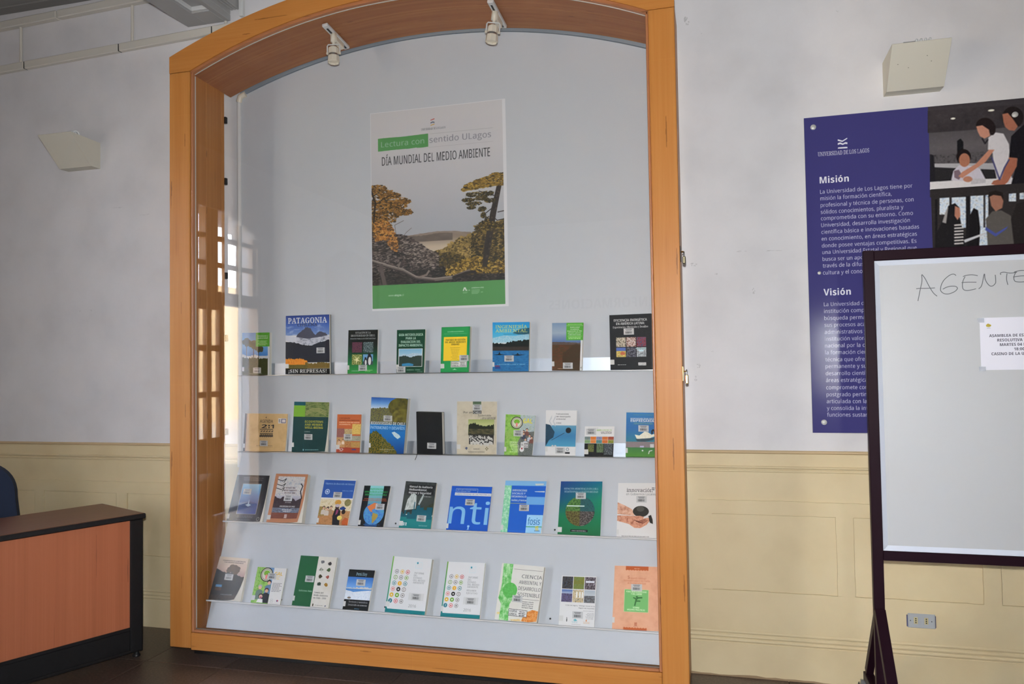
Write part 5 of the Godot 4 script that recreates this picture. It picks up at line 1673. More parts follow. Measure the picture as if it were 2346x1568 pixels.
			cv.rt(0.12, 0.60, 0.33, 0.86, [rgb(20, 26, 20), k(90, 100, 50), k(130, 110, 60)], 4, 0.04)
			cv.rt(0.42, 0.58, 0.66, 0.88, [rgb(20, 24, 20), k(80, 100, 60), k(120, 130, 120)], 6, 0.05, 1.4, 0.4)
			cv.rt(0.68, 0.58, 0.97, 0.96, [rgb(18, 20, 20), k(60, 66, 70), k(150, 156, 160)], 8, 0.05, 1.2, 0.5)
		17:  # blue with a swan and a crowd
			cv.grad(0, 0, 1, 0.72, [k(46, 110, 160), k(40, 96, 152), k(50, 120, 130)])
			cv.text("FRANCISCO RIVERA", 0.5, 0.06, 0.015, k(110, 150, 100), "sans", 1, 0.58)
			cv.text("RESPONSABILIDAD SOCIAL", 0.51, 0.16, 0.035, wh, "sansb", 1, 0.76)
			cv.text("EMPRESARIAL", 0.51, 0.215, 0.052, wh, "sansb", 1, 0.76)
			fake_lines(cv, 0.22, 0.8, 0.235, 2, 0.022, k(120, 160, 110), 1, 4)
			cv.tex([0.26, 0.50, 0.40, 0.52, 0.55, 0.43, 0.65, 0.44, 0.76, 0.50, 0.86, 0.47, 0.87, 0.53, 0.70, 0.58, 0.45, 0.60, 0.32, 0.59], [k(200, 194, 170), k(226, 222, 206)], 3, 0.02)
			cv.line([0.86, 0.48, 0.85, 0.42, 0.80, 0.39, 0.77, 0.42, 0.775, 0.47], 0.045, rgb(30, 26, 26))
			cv.tex([0.28, 0.60, 0.85, 0.57, 0.80, 0.62, 0.55, 0.66, 0.34, 0.65], [k(40, 60, 70), k(60, 84, 92)], 5, 0.04)
			cv.rt(0, 0.66, 1, 0.80, [rgb(30, 26, 30), k(90, 80, 84), k(170, 160, 160), rgb(40, 34, 38)], 6, 0.10)
			cv.soften(0.1, 0.38, 1, 0.80, 3)
			cv.r(0.72, 0.71, 0.83, 0.79, rgb(214, 214, 212))
			cv.r(0.42, 0.75, 0.54, 0.79, k(170, 160, 190))
			cv.grad(0, 0.79, 1, 1, [k(56, 110, 60), k(72, 124, 44)])
			cv.ell(0.50, 0.86, 0.025, 0.018, wh)
			cv.line([0.68, 0.93, 0.70, 0.87, 0.78, 0.855], 0.025, wh)
		18:  # dark grey with a drop on water
			cv.r(0, 0, 1, 1, rgb(58, 58, 62))
			cv.r(0.9, 0, 1, 1, rgb(40, 40, 44))
			cv.text("MARCO GENERAL DE LA", 0.53, 0.075, 0.026, rgb(150, 150, 152), "sans", 1, 0.60)
			cv.text("POLÍTICA AMBIENTAL", 0.53, 0.12, 0.026, rgb(150, 150, 152), "sans", 1, 0.58)
			cv.r(0.235, 0.185, 0.815, 0.845, rgb(170, 170, 172))
			cv.grad(0.25, 0.195, 0.80, 0.835, [k(130, 180, 206), k(90, 130, 176), k(60, 80, 130), k(70, 84, 140)])
			cv.soften(0.25, 0.2, 0.80, 0.83, 4)
			for j in 3: cv.line(cv.ell_pts(0.53, 0.64, 0.10 + j * 0.07, 0.022 + j * 0.018, 20), 0.012, k(50, 64, 110))
			cv.poly([0.51, 0.62, 0.53, 0.52, 0.55, 0.62, 0.62, 0.645, 0.53, 0.68, 0.44, 0.645], k(170, 190, 210))
			fake_lines(cv, 0.22, 0.8, 0.875, 2, 0.032, rgb(130, 130, 134), 1, 5)
			fake_lines(cv, 0.25, 0.7, 0.955, 1, 0.022, rgb(130, 130, 134), 1, 6)
			cv.ell(0.92, 0.945, 0.05, 0.05 * a, rgb(170, 170, 160))
			cv.ell(0.92, 0.945, 0.038, 0.038 * a, rgb(58, 58, 62))
		19:  # tan border round a landscape
			cv.r(0, 0, 1, 1, k(160, 108, 76))
			cv.grad(0.10, 0.055, 0.93, 0.92, [k(150, 164, 186), k(190, 196, 206), k(120, 110, 120), k(60, 48, 52)])
			cv.rt(0.10, 0.055, 0.93, 0.45, [Color(0.5, 0.56, 0.66, 0.9), Color(0.86, 0.84, 0.8, 0.9), Color(0.62, 0.62, 0.68, 0.9)], 4, 0.014)
			cv.tex(cv.ridge(0.10, 0.93, [0.46, 0.52, 0.44, 0.46, 0.56, 0.48], 0.72, 0.012, 5), [rgb(38, 28, 34), k(66, 50, 56)], 5, 0.03)
			for q in [[0.12, 0.12], [0.16, 0.22], [0.10, 0.30]]: cv.line([0.10, q[1], 0.26, q[1] + 0.03, 0.36, q[1] - 0.02, 0.30, q[1] + 0.06], 0.018, rgb(40, 34, 34))
			cv.line([0.93, 0.5, 0.86, 0.36, 0.90, 0.25, 0.84, 0.2], 0.03, rgb(40, 34, 34))
			cv.rt(0.10, 0.70, 0.93, 0.80, [rgb(50, 40, 44), k(110, 120, 140), rgb(46, 40, 44)], 8, 0.04, 0.3, 1.2)
			cv.rt(0.10, 0.80, 0.93, 0.92, [k(96, 50, 40), k(120, 70, 52)], 9, 0.04, 0.4, 1.0)
			cv.soften(0.10, 0.055, 0.93, 0.92, 4)
			cv.r(0.34, 0.28, 0.74, 0.42, Color(0.85, 0.83, 0.82, 0.4))
			for j in 3: cv.text(["ESTADO DEL", "MEDIO AMBIENTE", "EN CHILE 2005"][j], 0.54, 0.305 + j * 0.052, 0.030, rgb(66, 36, 40), "sansb", 1, [0.30, 0.40, 0.33][j])
			cv.text("INFORME", 0.54, 0.60, 0.026, wh, "serif", 1, 0.18)
			cv.text("UNIVERSIDAD DE CHILE", 0.54, 0.685, 0.028, wh, "sansb", 1, 0.46)
			fake_lines(cv, 0.35, 0.75, 0.735, 2, 0.034, wh, 1, 7)
			cv.rt(0.50, 0.83, 0.58, 0.91, [Color(1, 1, 1, 0.2), wh], 3, 0.08)
		20:  # blue title over a market scene
			cv.r(0, 0, 1, 1, wh)
			cv.r(0.0, 0.015, 0.985, 0.405, k(36, 76, 146))
			cv.text("Objetivos de desarrollo del Milenio", 0.06, 0.115, 0.036, k(170, 186, 214), "serif", 0, 0.90)
			cv.text("Informe 2008", 0.62, 0.255, 0.024, k(150, 170, 206), "serif", 0, 0.33)
			cv.ell(0.16, 0.275, 0.075, 0.075 * a, k(180, 194, 216))
			cv.ell(0.16, 0.275, 0.055, 0.055 * a, k(60, 96, 160))
			cv.ell(0.16, 0.275, 0.03, 0.03 * a, k(180, 194, 216))
			cv.rt(0, 0.435, 0.985, 0.70, [k(170, 150, 110), k(190, 176, 140), k(206, 196, 170), k(150, 130, 100)], 4, 0.02)
			cv.rt(0, 0.68, 0.985, 0.985, [k(150, 104, 60), k(170, 124, 78), k(130, 90, 54)], 5, 0.02, 0.6, 1.0)
			cv.rt(0, 0.60, 0.2, 0.8, [k(150, 130, 50), k(130, 110, 60), k(180, 150, 110)], 6, 0.04)
			cv.tex(cv.ell_pts(0.56, 0.50, 0.10, 0.055, 14), [k(150, 90, 30), k(200, 150, 60), k(90, 60, 30)], 7, 0.06)
			cv.tex(cv.ell_pts(0.86, 0.50, 0.10, 0.08, 14), [k(90, 90, 50), k(150, 140, 90)], 8, 0.05)
			people(cv, 0.1, 0.4, 0.62, 0.66, 4, 9, [k(180, 170, 160), k(150, 120, 90)])
			cv.poly([0.50, 0.985, 0.46, 0.80, 0.50, 0.64, 0.60, 0.62, 0.68, 0.68, 0.70, 0.85, 0.72, 0.985], rgb(34, 30, 36))
			cv.ell(0.56, 0.60, 0.06, 0.05, rgb(60, 40, 32))
			cv.ell(0.56, 0.57, 0.07, 0.035, k(170, 160, 170))
			cv.poly([0.55, 0.66, 0.62, 0.66, 0.6, 0.74, 0.54, 0.78], k(130, 50, 90))
			cv.tex(cv.ell_pts(0.69, 0.83, 0.08, 0.05, 12), [k(190, 170, 60), k(210, 196, 130)], 9, 0.05)
			cv.tex([0.8, 0.985, 0.78, 0.9, 0.86, 0.82, 0.96, 0.84, 0.985, 0.985], [k(180, 90, 30), k(150, 70, 40)], 10, 0.05)
			cv.poly([0.64, 0.62, 0.74, 0.58, 0.84, 0.62, 0.8, 0.66, 0.66, 0.66], k(30, 60, 120))
			cv.ell(0.78, 0.70, 0.06, 0.05, rgb(50, 34, 28))
			cv.soften(0, 0.44, 0.985, 0.985, 4)
		21:  # black with a globe
			cv.r(0, 0, 1, 1, rgb(18, 18, 20))
			cv.grad(0.24, 0, 0.76, 0.5, [k(130, 190, 190), k(80, 130, 150)])
			cv.grad(0.26, 0.45, 0.74, 1.0, [k(60, 100, 130), k(20, 60, 110)])
			for j in 3: cv.text(["PARTICIPACIÓN", "SUPERACIÓN DE LA POBREZA Y", "DESARROLLO SUSTENTABLE"][j], 0.5, 0.105 + j * 0.068, 0.042, k(40, 150, 70), "sansb", 1, [0.48, 0.9, 0.84][j])
			for j in 2: cv.text(["APUNTES PARA LA PARTICIPACIÓN", "EN LAS POLÍTICAS PÚBLICAS DE CHILE"][j], 0.5, 0.335 + j * 0.04, 0.024, k(190, 80, 30), "sansb", 1, [0.85, 0.92][j])
			globe(cv, 0.54, 0.68, 0.40)
			cv.soften(0.1, 0.45, 0.98, 0.93, 4)
			fake_lines(cv, 0.12, 0.95, 0.94, 1, 0.03, k(60, 100, 150), 1, 5)
			fake_lines(cv, 0.3, 0.75, 0.965, 1, 0.02, k(60, 100, 150), 1, 6)
		22:  # grey sky, waterfall and teal skyline
			cv.grad(0, 0, 1, 0.7, [rgb(40, 44, 44), rgb(70, 76, 72), rgb(50, 56, 52)])
			cv.rt(0, 0, 1, 0.3, [rgb(36, 40, 40), rgb(80, 84, 84)], 4, 0.012)
			cv.r(0.12, 0.065, 0.95, 0.275, Color(0.05, 0.05, 0.05, 0.55))
			for j in 3: cv.text(["Manual de Auditoría", "Medioambiental.", "Higiene y Seguridad"][j], 0.15, 0.13 + j * 0.065, 0.042, wh, "sansb", 0, [0.74, 0.58, 0.72][j])
			fake_lines(cv, 0.66, 0.9, 0.31, 1, 0.024, wh, 0, 4)
			cv.tex([0.10, 0.62, 0.14, 0.40, 0.24, 0.28, 0.34, 0.25, 0.42, 0.30, 0.44, 0.44, 0.44, 0.58, 0.3, 0.60], [k(120, 130, 126), k(170, 178, 174), k(206, 210, 208)], 5, 0.03, 1.5, 0.4)
			cv.tex([0.50, 0.48, 0.56, 0.36, 0.62, 0.26, 0.66, 0.27, 0.62, 0.38, 0.55, 0.50], [k(130, 140, 138), k(180, 188, 186)], 6, 0.03)
			cv.tex([0.7, 0.54, 1, 0.44, 1, 0.62, 0.7, 0.6], [rgb(40, 46, 30), k(70, 74, 50)], 7, 0.03)
			cv.soften(0, 0.29, 1, 0.74, 5)
			cv.rt(0, 0.74, 1, 1.0, [k(20, 112, 112), k(26, 124, 122)], 4, 0.01)
			var sk := [0, 1, 0, 0.66, 0.05, 0.66, 0.05, 0.70, 0.10, 0.70, 0.10, 0.62, 0.16, 0.62, 0.16, 0.72, 0.2, 0.72, 0.2, 0.66, 0.28, 0.66, 0.28, 0.70, 0.34, 0.70, 0.34, 0.60, 0.38, 0.60, 0.38, 0.44, 0.41, 0.44, 0.41, 0.60, 0.47, 0.60, 0.47, 0.52, 0.58, 0.50, 0.58, 0.56, 0.70, 0.54, 0.70, 0.60, 0.8, 0.60, 0.8, 0.54, 0.98, 0.54, 0.98, 1]
			cv.tex(sk, [k(14, 76, 90), k(20, 90, 104)], 6, 0.02)
			cv.poly([0, 1, 0, 0.76, 0.2, 0.76, 0.2, 0.80, 0.5, 0.80, 0.5, 0.74, 0.7, 0.74, 0.7, 0.80, 1, 0.80, 1, 1], k(24, 116, 116))
			cv.r(0.12, 0.88, 0.23, 0.94, wh)
			cv.r(0.165, 0.88, 0.185, 0.94, k(24, 116, 116))
			cv.r(0.12, 0.905, 0.23, 0.915, k(24, 116, 116))
			cv.text("Lee Harrison", 0.62, 0.945, 0.024, wh, "serif", 0, 0.26)
		23:  # bright blue with large pale letters
			cv.r(0, 0, 1, 1, k(20, 76, 170))
			cv.r(0, 0.075, 1, 0.12, k(26, 84, 176))
			cv.r(0.12, 0.055, 0.66, 0.15, wh)
			cv.r(0.125, 0.06, 0.655, 0.15, k(20, 76, 170))
			cv.text("Aportes para el Desarrollo Humano", 0.145, 0.093, 0.02, wh, "serifb", 0, 0.48)
			cv.text("de la Argentina /2005", 0.145, 0.132, 0.02, wh, "serifb", 0, 0.33)
			cv.r(0.10, 0.15, 1.0, 0.215, wh)
			cv.text("COMPETITIVIDAD DE LAS PROVINCIAS", 0.12, 0.197, 0.03, k(60, 90, 150), "sans", 0, 0.86)
			cv.text("nti", 0.02, 0.845, 0.50, k(116, 168, 206), "sans", 0, 0.97)
			cv.ell(0.53, 0.89, 0.03, 0.022, k(150, 190, 220))
			cv.r(0.515, 0.90, 0.545, 0.96, k(150, 190, 220))
			fake_lines(cv, 0.48, 0.58, 0.965, 1, 0.02, k(150, 190, 220), 1, 3)
		24:  # blue blocks with green brushwork
			cv.r(0, 0, 1, 1, k(26, 86, 176))
			cv.r(0, 0, 1, 0.095, k(110, 160, 200))
			cv.rt(0, 0.095, 0.17, 1.0, [k(96, 170, 130), k(130, 190, 150), k(196, 214, 200)], 5, 0.02)
			cv.r(0.165, 0.095, 0.175, 1, k(60, 120, 150))
			for j in 4: cv.text(["INTERVENCIONES", "SOCIALES Y", "DESARROLLO", "Análisis y Prácticas"][j], 0.19, [0.205, 0.265, 0.325, 0.395][j], 0.036, wh, "sansb", 0, [0.36, 0.33, 0.36, 0.37][j])
			cv.r(0.17, 0.435, 0.56, 0.442, k(200, 190, 70))
			cv.r(0.56, 0.305, 1.0, 0.455, k(96, 150, 200))
			cv.r(0.61, 0.65, 1.0, 1.0, k(140, 186, 214))
			cv.text("fosis", 0.64, 0.835, 0.125, k(30, 90, 150), "sans", 0, 0.30)
			cv.r(0.61, 0.868, 1.0, 0.882, k(50, 140, 70))
			for j in 5: cv.line([0.855 - j * 0.004, 0.945 - j * 0.018, 0.925 - j * 0.004, 0.935 - j * 0.018], 0.014, k(200, 180, 50))
			cv.text("FOSIS", 0.83, 0.962, 0.02, k(30, 60, 110), "sansb", 0, 0.13)
			cv.poly([0.73, 0.05, 0.94, 0.045, 0.94, 0.075, 0.75, 0.085], rgb(206, 214, 216))
			cv.poly([0.73, 0.20, 0.98, 0.19, 0.98, 0.215, 0.76, 0.212], rgb(200, 212, 220))
			cv.r(0.2, 0.955, 0.58, 0.965, k(50, 110, 190))
		25:  # blue to green with a round picture
			for x in 32: cv.grad(x / 32.0, 0, (x + 1) / 32.0, 1, [k(30, 60, 120).lerp(k(16, 96, 120), x / 31.0), k(14, 80, 110).lerp(k(18, 120, 90), x / 31.0), k(18, 110, 70), k(24, 96, 56)])
			cv.text("IMPACTOS AMBIENTALES EN CHILE:", 0.5, 0.155, 0.032, wh, "serif", 1, 0.82)
			cv.text("DESAFÍOS PARA LA SUSTENTABILIDAD", 0.5, 0.21, 0.032, wh, "serif", 1, 0.80)
			var R := 0.345
			for q in [[PI, PI * 1.5, [rgb(20, 40, 20), k(70, 110, 50), k(110, 140, 80)]], [PI * 1.5, TAU, [k(20, 60, 70), k(40, 90, 90), rgb(16, 30, 34)]], [PI / 2, PI, [rgb(34, 26, 16), k(90, 80, 40), k(110, 120, 60)]], [0.0, PI / 2, [rgb(24, 24, 26), k(80, 70, 66), k(150, 150, 146)]]]:
				var pp := [0.5, 0.555]
				for j in 13:
					var t: float = lerpf(q[0], q[1], j / 12.0)
					pp.append_array([0.5 + cos(t) * R, 0.555 + sin(t) * R * a])
				cv.tex(pp, q[2], int(q[0] * 10) + 3, 0.035)
			cv.soften(0.16, 0.30, 0.84, 0.82, 4)
			cv.r(0.18, 0.45, 0.60, 0.47, k(190, 206, 200))
			cv.r(0.30, 0.89, 0.70, 0.935, rgb(12, 20, 16))
			cv.text("CHILE SUSTENTABLE", 0.5, 0.925, 0.022, wh, "sansb", 1, 0.34)
			cv.r(0.30, 0.942, 0.70, 0.945, k(140, 190, 150))
		26:  # white with hands holding soil
			cv.r(0, 0, 1, 1, rgb(226, 225, 222))
			cv.text("innovación", 0.21, 0.165, 0.068, rgb(56, 58, 60), "serif", 0, 0.62)
			cv.text("en Gobiernos Locales", 0.20, 0.225, 0.04, rgb(120, 124, 124), "sans", 0, 0.70)
			cv.tex([0.0, 0.36, 0.16, 0.41, 0.34, 0.48, 0.42, 0.55, 0.40, 0.60, 0.0, 0.575], [k(150, 100, 80), k(190, 146, 120), k(206, 170, 150)], 4, 0.012)
			cv.tex(cv.ell_pts(0.56, 0.52, 0.19, 0.10, 20), [rgb(28, 26, 22), rgb(60, 56, 46), rgb(40, 36, 30)], 6, 0.05)
			cv.ell(0.55, 0.475, 0.09, 0.05, rgb(84, 82, 74))
			cv.tex([0.0, 0.60, 0.2, 0.60, 0.36, 0.605, 0.55, 0.60, 0.64, 0.62, 0.62, 0.65, 0.74, 0.63, 0.80, 0.66, 0.70, 0.76, 0.56, 0.82, 0.42, 0.82, 0.28, 0.75, 0.0, 0.70], [k(120, 66, 46), k(170, 114, 88), k(196, 146, 120), k(150, 96, 72)], 8, 0.02, 1.0, 0.6)
			for j in 3: cv.line([0.40 + j * 0.05, 0.68 + j * 0.02, 0.52 + j * 0.05, 0.70 + j * 0.015, 0.66 + j * 0.03, 0.66 + j * 0.01], 0.014, k(96, 50, 36))
			cv.tex([0.74, 0.60, 0.80, 0.58, 0.84, 0.66, 0.85, 0.74, 0.78, 0.72], [rgb(30, 26, 22), rgb(60, 52, 44)], 5, 0.08)
			cv.soften(0, 0.34, 0.9, 0.84, 5)
			fake_lines(cv, 0.12, 0.95, 0.965, 1, 0.024, rgb(120, 118, 114), 0, 3)
			cv.r(0.80, 0.06, 0.99, 0.15, rgb(224, 224, 222))
			cv.r(0.92, 0.075, 0.99, 0.135, ink)
			cv.r(0.93, 0.085, 0.985, 0.125, rgb(224, 224, 222))
			fake_lines(cv, 0.81, 0.91, 0.085, 2, 0.03, ink, 0, 3)
		27:  # dusk tree, worn brown cover
			cv.grad(0, 0, 1, 0.5, [k(190, 176, 160), k(186, 164, 150), k(150, 126, 120)])
			cv.tex(cv.ridge(0, 1, [0.28, 0.34, 0.36, 0.35, 0.42, 0.44], 1.0, 0.012, 4), [rgb(30, 24, 18), rgb(46, 38, 28), rgb(36, 28, 20)], 5, 0.04)
			tree_crown(cv, 0.56, 0.30, 0.24, 0.12, [rgb(44, 32, 20), k(90, 66, 40), rgb(36, 28, 18)], 6)
			cv.r(0.53, 0.32, 0.56, 0.46, rgb(40, 30, 20))
			cv.soften(0, 0, 1, 1, 4)
			cv.text("CONSERVACIÓN DE LA NATURALEZA", 0.53, 0.095, 0.022, ink, "sansb", 1, 0.78)
			cv.text("Y SUS RECURSOS RENOVABLES", 0.53, 0.135, 0.022, ink, "sansb", 1, 0.66)
			cv.rt(0.12, 0.645, 0.33, 0.70, [k(60, 110, 160), k(110, 150, 180)], 5, 0.03)
			cv.rt(0.12, 0.70, 0.33, 0.78, [rgb(50, 40, 30), k(110, 80, 60)], 6, 0.05)
			fake_lines(cv, 0.35, 0.78, 0.86, 1, 0.018, wh, 1, 4)
			cv.rt(0, 0.88, 1, 1, [rgb(36, 28, 20), k(76, 60, 44)], 9, 0.03)
		28:  # half green picture, half white, round tree badge
			cv.rt(0, 0, 0.58, 1, [k(60, 120, 40), k(110, 160, 60), k(140, 180, 90), k(70, 130, 60)], 4, 0.012)
			cv.tex([0.35, 0, 0.58, 0, 0.58, 0.5, 0.42, 0.4], [k(70, 110, 160), k(130, 160, 190)], 5, 0.03)
			logo_tree(cv, 0.36, 0.20, 0.21)
			for q in [[0.22, 0.56, k(90, 110, 100), k(150, 150, 150)], [0.50, 0.42, k(90, 120, 150), k(30, 24, 24)], [0.46, 0.64, rgb(30, 30, 36), k(60, 30, 24)]]:
				cv.poly([q[0] - 0.13, q[1] + 0.34, q[0] - 0.11, q[1] + 0.10, q[0], q[1] + 0.05, q[0] + 0.11, q[1] + 0.10, q[0] + 0.12, q[1] + 0.34], q[2])
				cv.ell(q[0], q[1] - 0.02, 0.07, 0.055, q[3])
				cv.ell(q[0], q[1] + 0.01, 0.055, 0.05, k(196, 156, 130))
			cv.ell(0.30, 0.80, 0.085, 0.07, rgb(34, 28, 26))
			cv.ell(0.30, 0.815, 0.06, 0.055, k(200, 160, 136))
			cv.poly([0.18, 0.98, 0.22, 0.88, 0.38, 0.88, 0.40, 0.98], k(214, 214, 210))
			cv.ell(0.31, 0.84, 0.03, 0.025, k(150, 60, 110))
			cv.soften(0, 0.38, 0.58, 1, 4)
			cv.r(0.58, 0, 1.0, 1, rgb(228, 226, 222))
			cv.text("GAL", 0.63, 0.205, 0.09, k(200, 160, 40), "sansb", 0, 0.26)
			fake_lines(cv, 0.62, 0.85, 0.235, 3, 0.032, k(200, 170, 80), 0, 4)
			for j in 7: fake_lines(cv, 0.62, 0.95, 0.42 + j * 0.037, 1, 0.034, rgb(110, 112, 112), 0, 4 + j)
			cv.text("8", 0.64, 0.965, 0.11, rgb(200, 200, 198), "serif", 0, 0.10)
			cv.poly([0.84, 0.90, 0.88, 0.87, 0.92, 0.90, 0.88, 0.93], k(160, 60, 60))
			cv.poly([0.84, 0.90, 0.88, 0.885, 0.88, 0.93], k(50, 60, 120))
		29:  # green band and white with small pictures
			cv.rt(0, 0, 1, 1, [rgb(218, 214, 202), rgb(226, 222, 212), rgb(228, 226, 218)], 4, 0.008)
			cv.r(0, 0, 0.50, 1, k(22, 84, 46))
			cv.text("Informe País", 0.12, 0.715, 0.032, k(190, 210, 190), "serif", 0, 0.36)
			for q in [[0.63, 0.105, [rgb(60, 60, 66), rgb(150, 150, 150)]], [0.83, 0.135, [rgb(70, 64, 66), rgb(40, 38, 40)]], [0.63, 0.26, [rgb(170, 170, 160), rgb(110, 110, 90)]], [0.83, 0.26, [k(50, 70, 40), k(80, 100, 60)]], [0.63, 0.40, [rgb(40, 38, 22), k(80, 76, 40)]], [0.83, 0.40, [k(90, 30, 24), k(190, 110, 90)]], [0.63, 0.55, [rgb(36, 48, 40), k(60, 76, 60)]], [0.83, 0.55, [k(110, 80, 20), k(170, 130, 50)]]]:
				var pts := []
				var rng := RandomNumberGenerator.new()
				rng.seed = int(q[0] * 100 + q[1] * 1000)
				for j in 10: pts.append_array([q[0] + cos(TAU * j / 10) * 0.06 * rng.randf_range(0.6, 1.1), q[1] + sin(TAU * j / 10) * 0.042 * rng.randf_range(0.5, 1.1)])
				cv.tex(pts, q[2], 5, 0.06)
			cv.r(0.625, 0.215, 0.64, 0.31, rgb(190, 190, 180))
			for j in 3: cv.text(["Estado del", "Medio Ambiente", "en Chile - 1999"][j], 0.545, 0.73 + j * 0.052, 0.030, ink, "serif", 0, [0.25, 0.38, 0.34][j])
			cv.r(0.55, 0.935, 0.58, 0.985, rgb(70, 56, 40))
			fake_lines(cv, 0.62, 0.85, 0.955, 1, 0.018, rgb(120, 116, 104), 0, 4)
			cv.poly([0.88, 0.955, 0.92, 0.95, 0.90, 0.985], rgb(60, 70, 100))
		30:  # black bands, blue lake and snow
			cv.r(0, 0, 1, 1, rgb(20, 20, 22))
			cv.text("Perú Hoy", 0.52, 0.145, 0.07, k(150, 190, 206), "serif", 1, 0.42)
			cv.grad(0, 0.185, 1, 0.48, [k(50, 100, 170), k(110, 156, 206)])
			cv.tex(cv.ridge(0, 1, [0.46, 0.45, 0.44, 0.43, 0.44], 0.49, 0.016, 4), [k(110, 110, 110), k(206, 206, 206), k(90, 84, 80)], 5, 0.06)
			cv.rt(0, 0.48, 1, 0.60, [k(60, 110, 170), k(80, 130, 184)], 5, 0.02, 0.3, 1)
			cv.tex([0, 0.52, 0.2, 0.54, 0.3, 0.56, 0.6, 0.53, 1.0, 0.50, 1, 0.745, 0, 0.745], [k(170, 184, 200), k(196, 206, 214), k(206, 212, 218)], 7, 0.02)
			cv.ell(0.18, 0.705, 0.07, 0.025, k(110, 100, 90))
			cv.soften(0, 0.19, 1, 0.74, 4)
			for j in 2: cv.text(["Territorio y naturaleza", "Desarrollo en armonía"][j], 0.56, 0.82 + j * 0.073, 0.038, k(190, 190, 190), "serif", 1, 0.74)
			cv.text("desco", 0.55, 0.975, 0.022, k(90, 150, 180), "sansb", 1, 0.18)
		31, 32:  # white with a grid of coloured rings, teal foot
			cv.r(0, 0.0, 1, 1, rgb(228, 229, 229))
			cv.grad(0, 0, 0.03, 1, [k(110, 160, 60), k(60, 140, 90), k(20, 116, 122)])
			cv.r(0, 0.935, 1, 1, k(20, 112, 118))
			cv.poly([0.03, 0.90, 0.05, 0.935, 0.03, 0.935], k(20, 112, 118))
			cv.r(0.61, 0.075, 0.78, 0.19, k(170, 200, 206))
			cv.r(0.615, 0.08, 0.775, 0.186, rgb(226, 228, 228))
			cv.poly([0.63, 0.09, 0.66, 0.07, 0.68, 0.10, 0.65, 0.115], k(40, 130, 150))
			icon_grid(cv, 0.155, 0.27, 0.14, 0.105)
			for j in 5: cv.text(["INFORME", "DEL", "ESTADO", "DEL MEDIO", "AMBIENTE"][j], 0.60, 0.29 + j * 0.043, 0.032, rgb(140, 144, 146), "sans", 0, [0.25, 0.09, 0.21, 0.30, 0.28][j])
			if i == 32:
				for j in 2: cv.text(["RESUMEN", "EJECUTIVO"][j], 0.60, 0.525 + j * 0.048, 0.030, rgb(140, 144, 146), "sans", 0, [0.24, 0.28][j])
			cv.r(0.54, 0.63, 0.92, 0.76, Color(0.82, 0.82, 0.81, 0.6))
			cv.text("2016", 0.57, 0.885, 0.05, rgb(150, 154, 154), "sans", 0, 0.19)
		33:  # green brushwork, wide grey lettering, orange stain
			cv.rt(0, 0, 1, 1, [rgb(224, 222, 212), rgb(230, 228, 220)], 3, 0.008)
			cv.tex([0.04, 0.0, 0.27, 0.0, 0.27, 0.30, 0.24, 0.55, 0.42, 0.45, 0.44, 0.52, 0.36, 0.62, 0.30, 0.72, 0.32, 1.0, 0.10, 1.0, 0.10, 0.72, 0.02, 0.62, 0.06, 0.40], [k(60, 140, 60), k(96, 170, 90), k(150, 196, 140), k(196, 212, 180)], 6, 0.016, 0.8, 0.6)
			cv.tex(cv.ell_pts(0.27, 0.47, 0.17, 0.17 * a, 24), [k(70, 150, 66), k(96, 176, 90)], 8, 0.03)
			for j in 4: cv.text(["CIENCIA", "AMBIENTAL Y", "DESARROLLO", "SOSTENIBLE"][j], 0.98, 0.235 + j * 0.108, 0.062, rgb(88, 90, 92), "sans", 2, [0.47, 0.52, 0.52, 0.52][j])
			cv.r(0.30, 0.085, 0.98, 0.09, rgb(90, 90, 88))
			cv.r(0.52, 0.605, 0.98, 0.61, rgb(90, 90, 88))
			for j in 4: cv.text(["Ernesto C. Enkerlin", "Gerónimo Cano", "Raúl A. Garza", "Enrique Vogel"][j], 0.86, 0.66 + j * 0.033, 0.018, rgb(80, 80, 80), "sansb", 2, 0.26)
			cv.tex([0.62, 0.99, 0.70, 0.84, 0.86, 0.78, 1.0, 0.80, 1.0, 0.98, 0.8, 1.0], [k(150, 70, 20), k(190, 110, 40), k(206, 150, 90), k(170, 84, 30)], 9, 0.02)
			cv.tex([0.36, 0.975, 0.6, 0.955, 0.62, 0.99, 0.4, 1.0], [k(190, 150, 80), k(200, 190, 160)], 5, 0.03)
			cv.tex(cv.ell_pts(0.07, 0.885, 0.04, 0.02, 10), [k(190, 160, 90), k(206, 190, 140)], 5, 0.05)
			cv.poly([0.30, 0.79, 0.74, 0.80, 0.745, 0.92, 0.305, 0.91], rgb(40, 40, 40))
			cv.poly([0.308, 0.797, 0.732, 0.807, 0.737, 0.913, 0.313, 0.903], rgb(228, 228, 224))
			cv.text("COPIA", 0.33, 0.846, 0.034, ink, "serifb", 0, 0.17)
			cv.text("UNICA", 0.33, 0.896, 0.034, ink, "serifb", 0, 0.17)
			fake_lines(cv, 0.54, 0.71, 0.825, 3, 0.032, ink, 1, 5)
		34:  # white with six pictures above
			var pc := [[rgb(24, 22, 22), k(70, 66, 64), k(40, 60, 100)], [k(90, 120, 110), k(110, 120, 50), k(90, 90, 60)], [rgb(30, 22, 24), k(90, 80, 86), k(190, 190, 196)], [k(70, 90, 130), k(90, 80, 110), rgb(50, 46, 60)], [rgb(40, 34, 24), k(190, 180, 150), k(150, 110, 60)], [k(130, 140, 150), k(90, 90, 92), rgb(60, 58, 60)]]
			for j in 6:
				var u := 0.03 + (j % 3) * 0.322
				var v := 0.015 + (j / 3) * 0.265
				cv.rt(u, v, u + 0.305, v + 0.25, pc[j], 31 + j, 0.03)
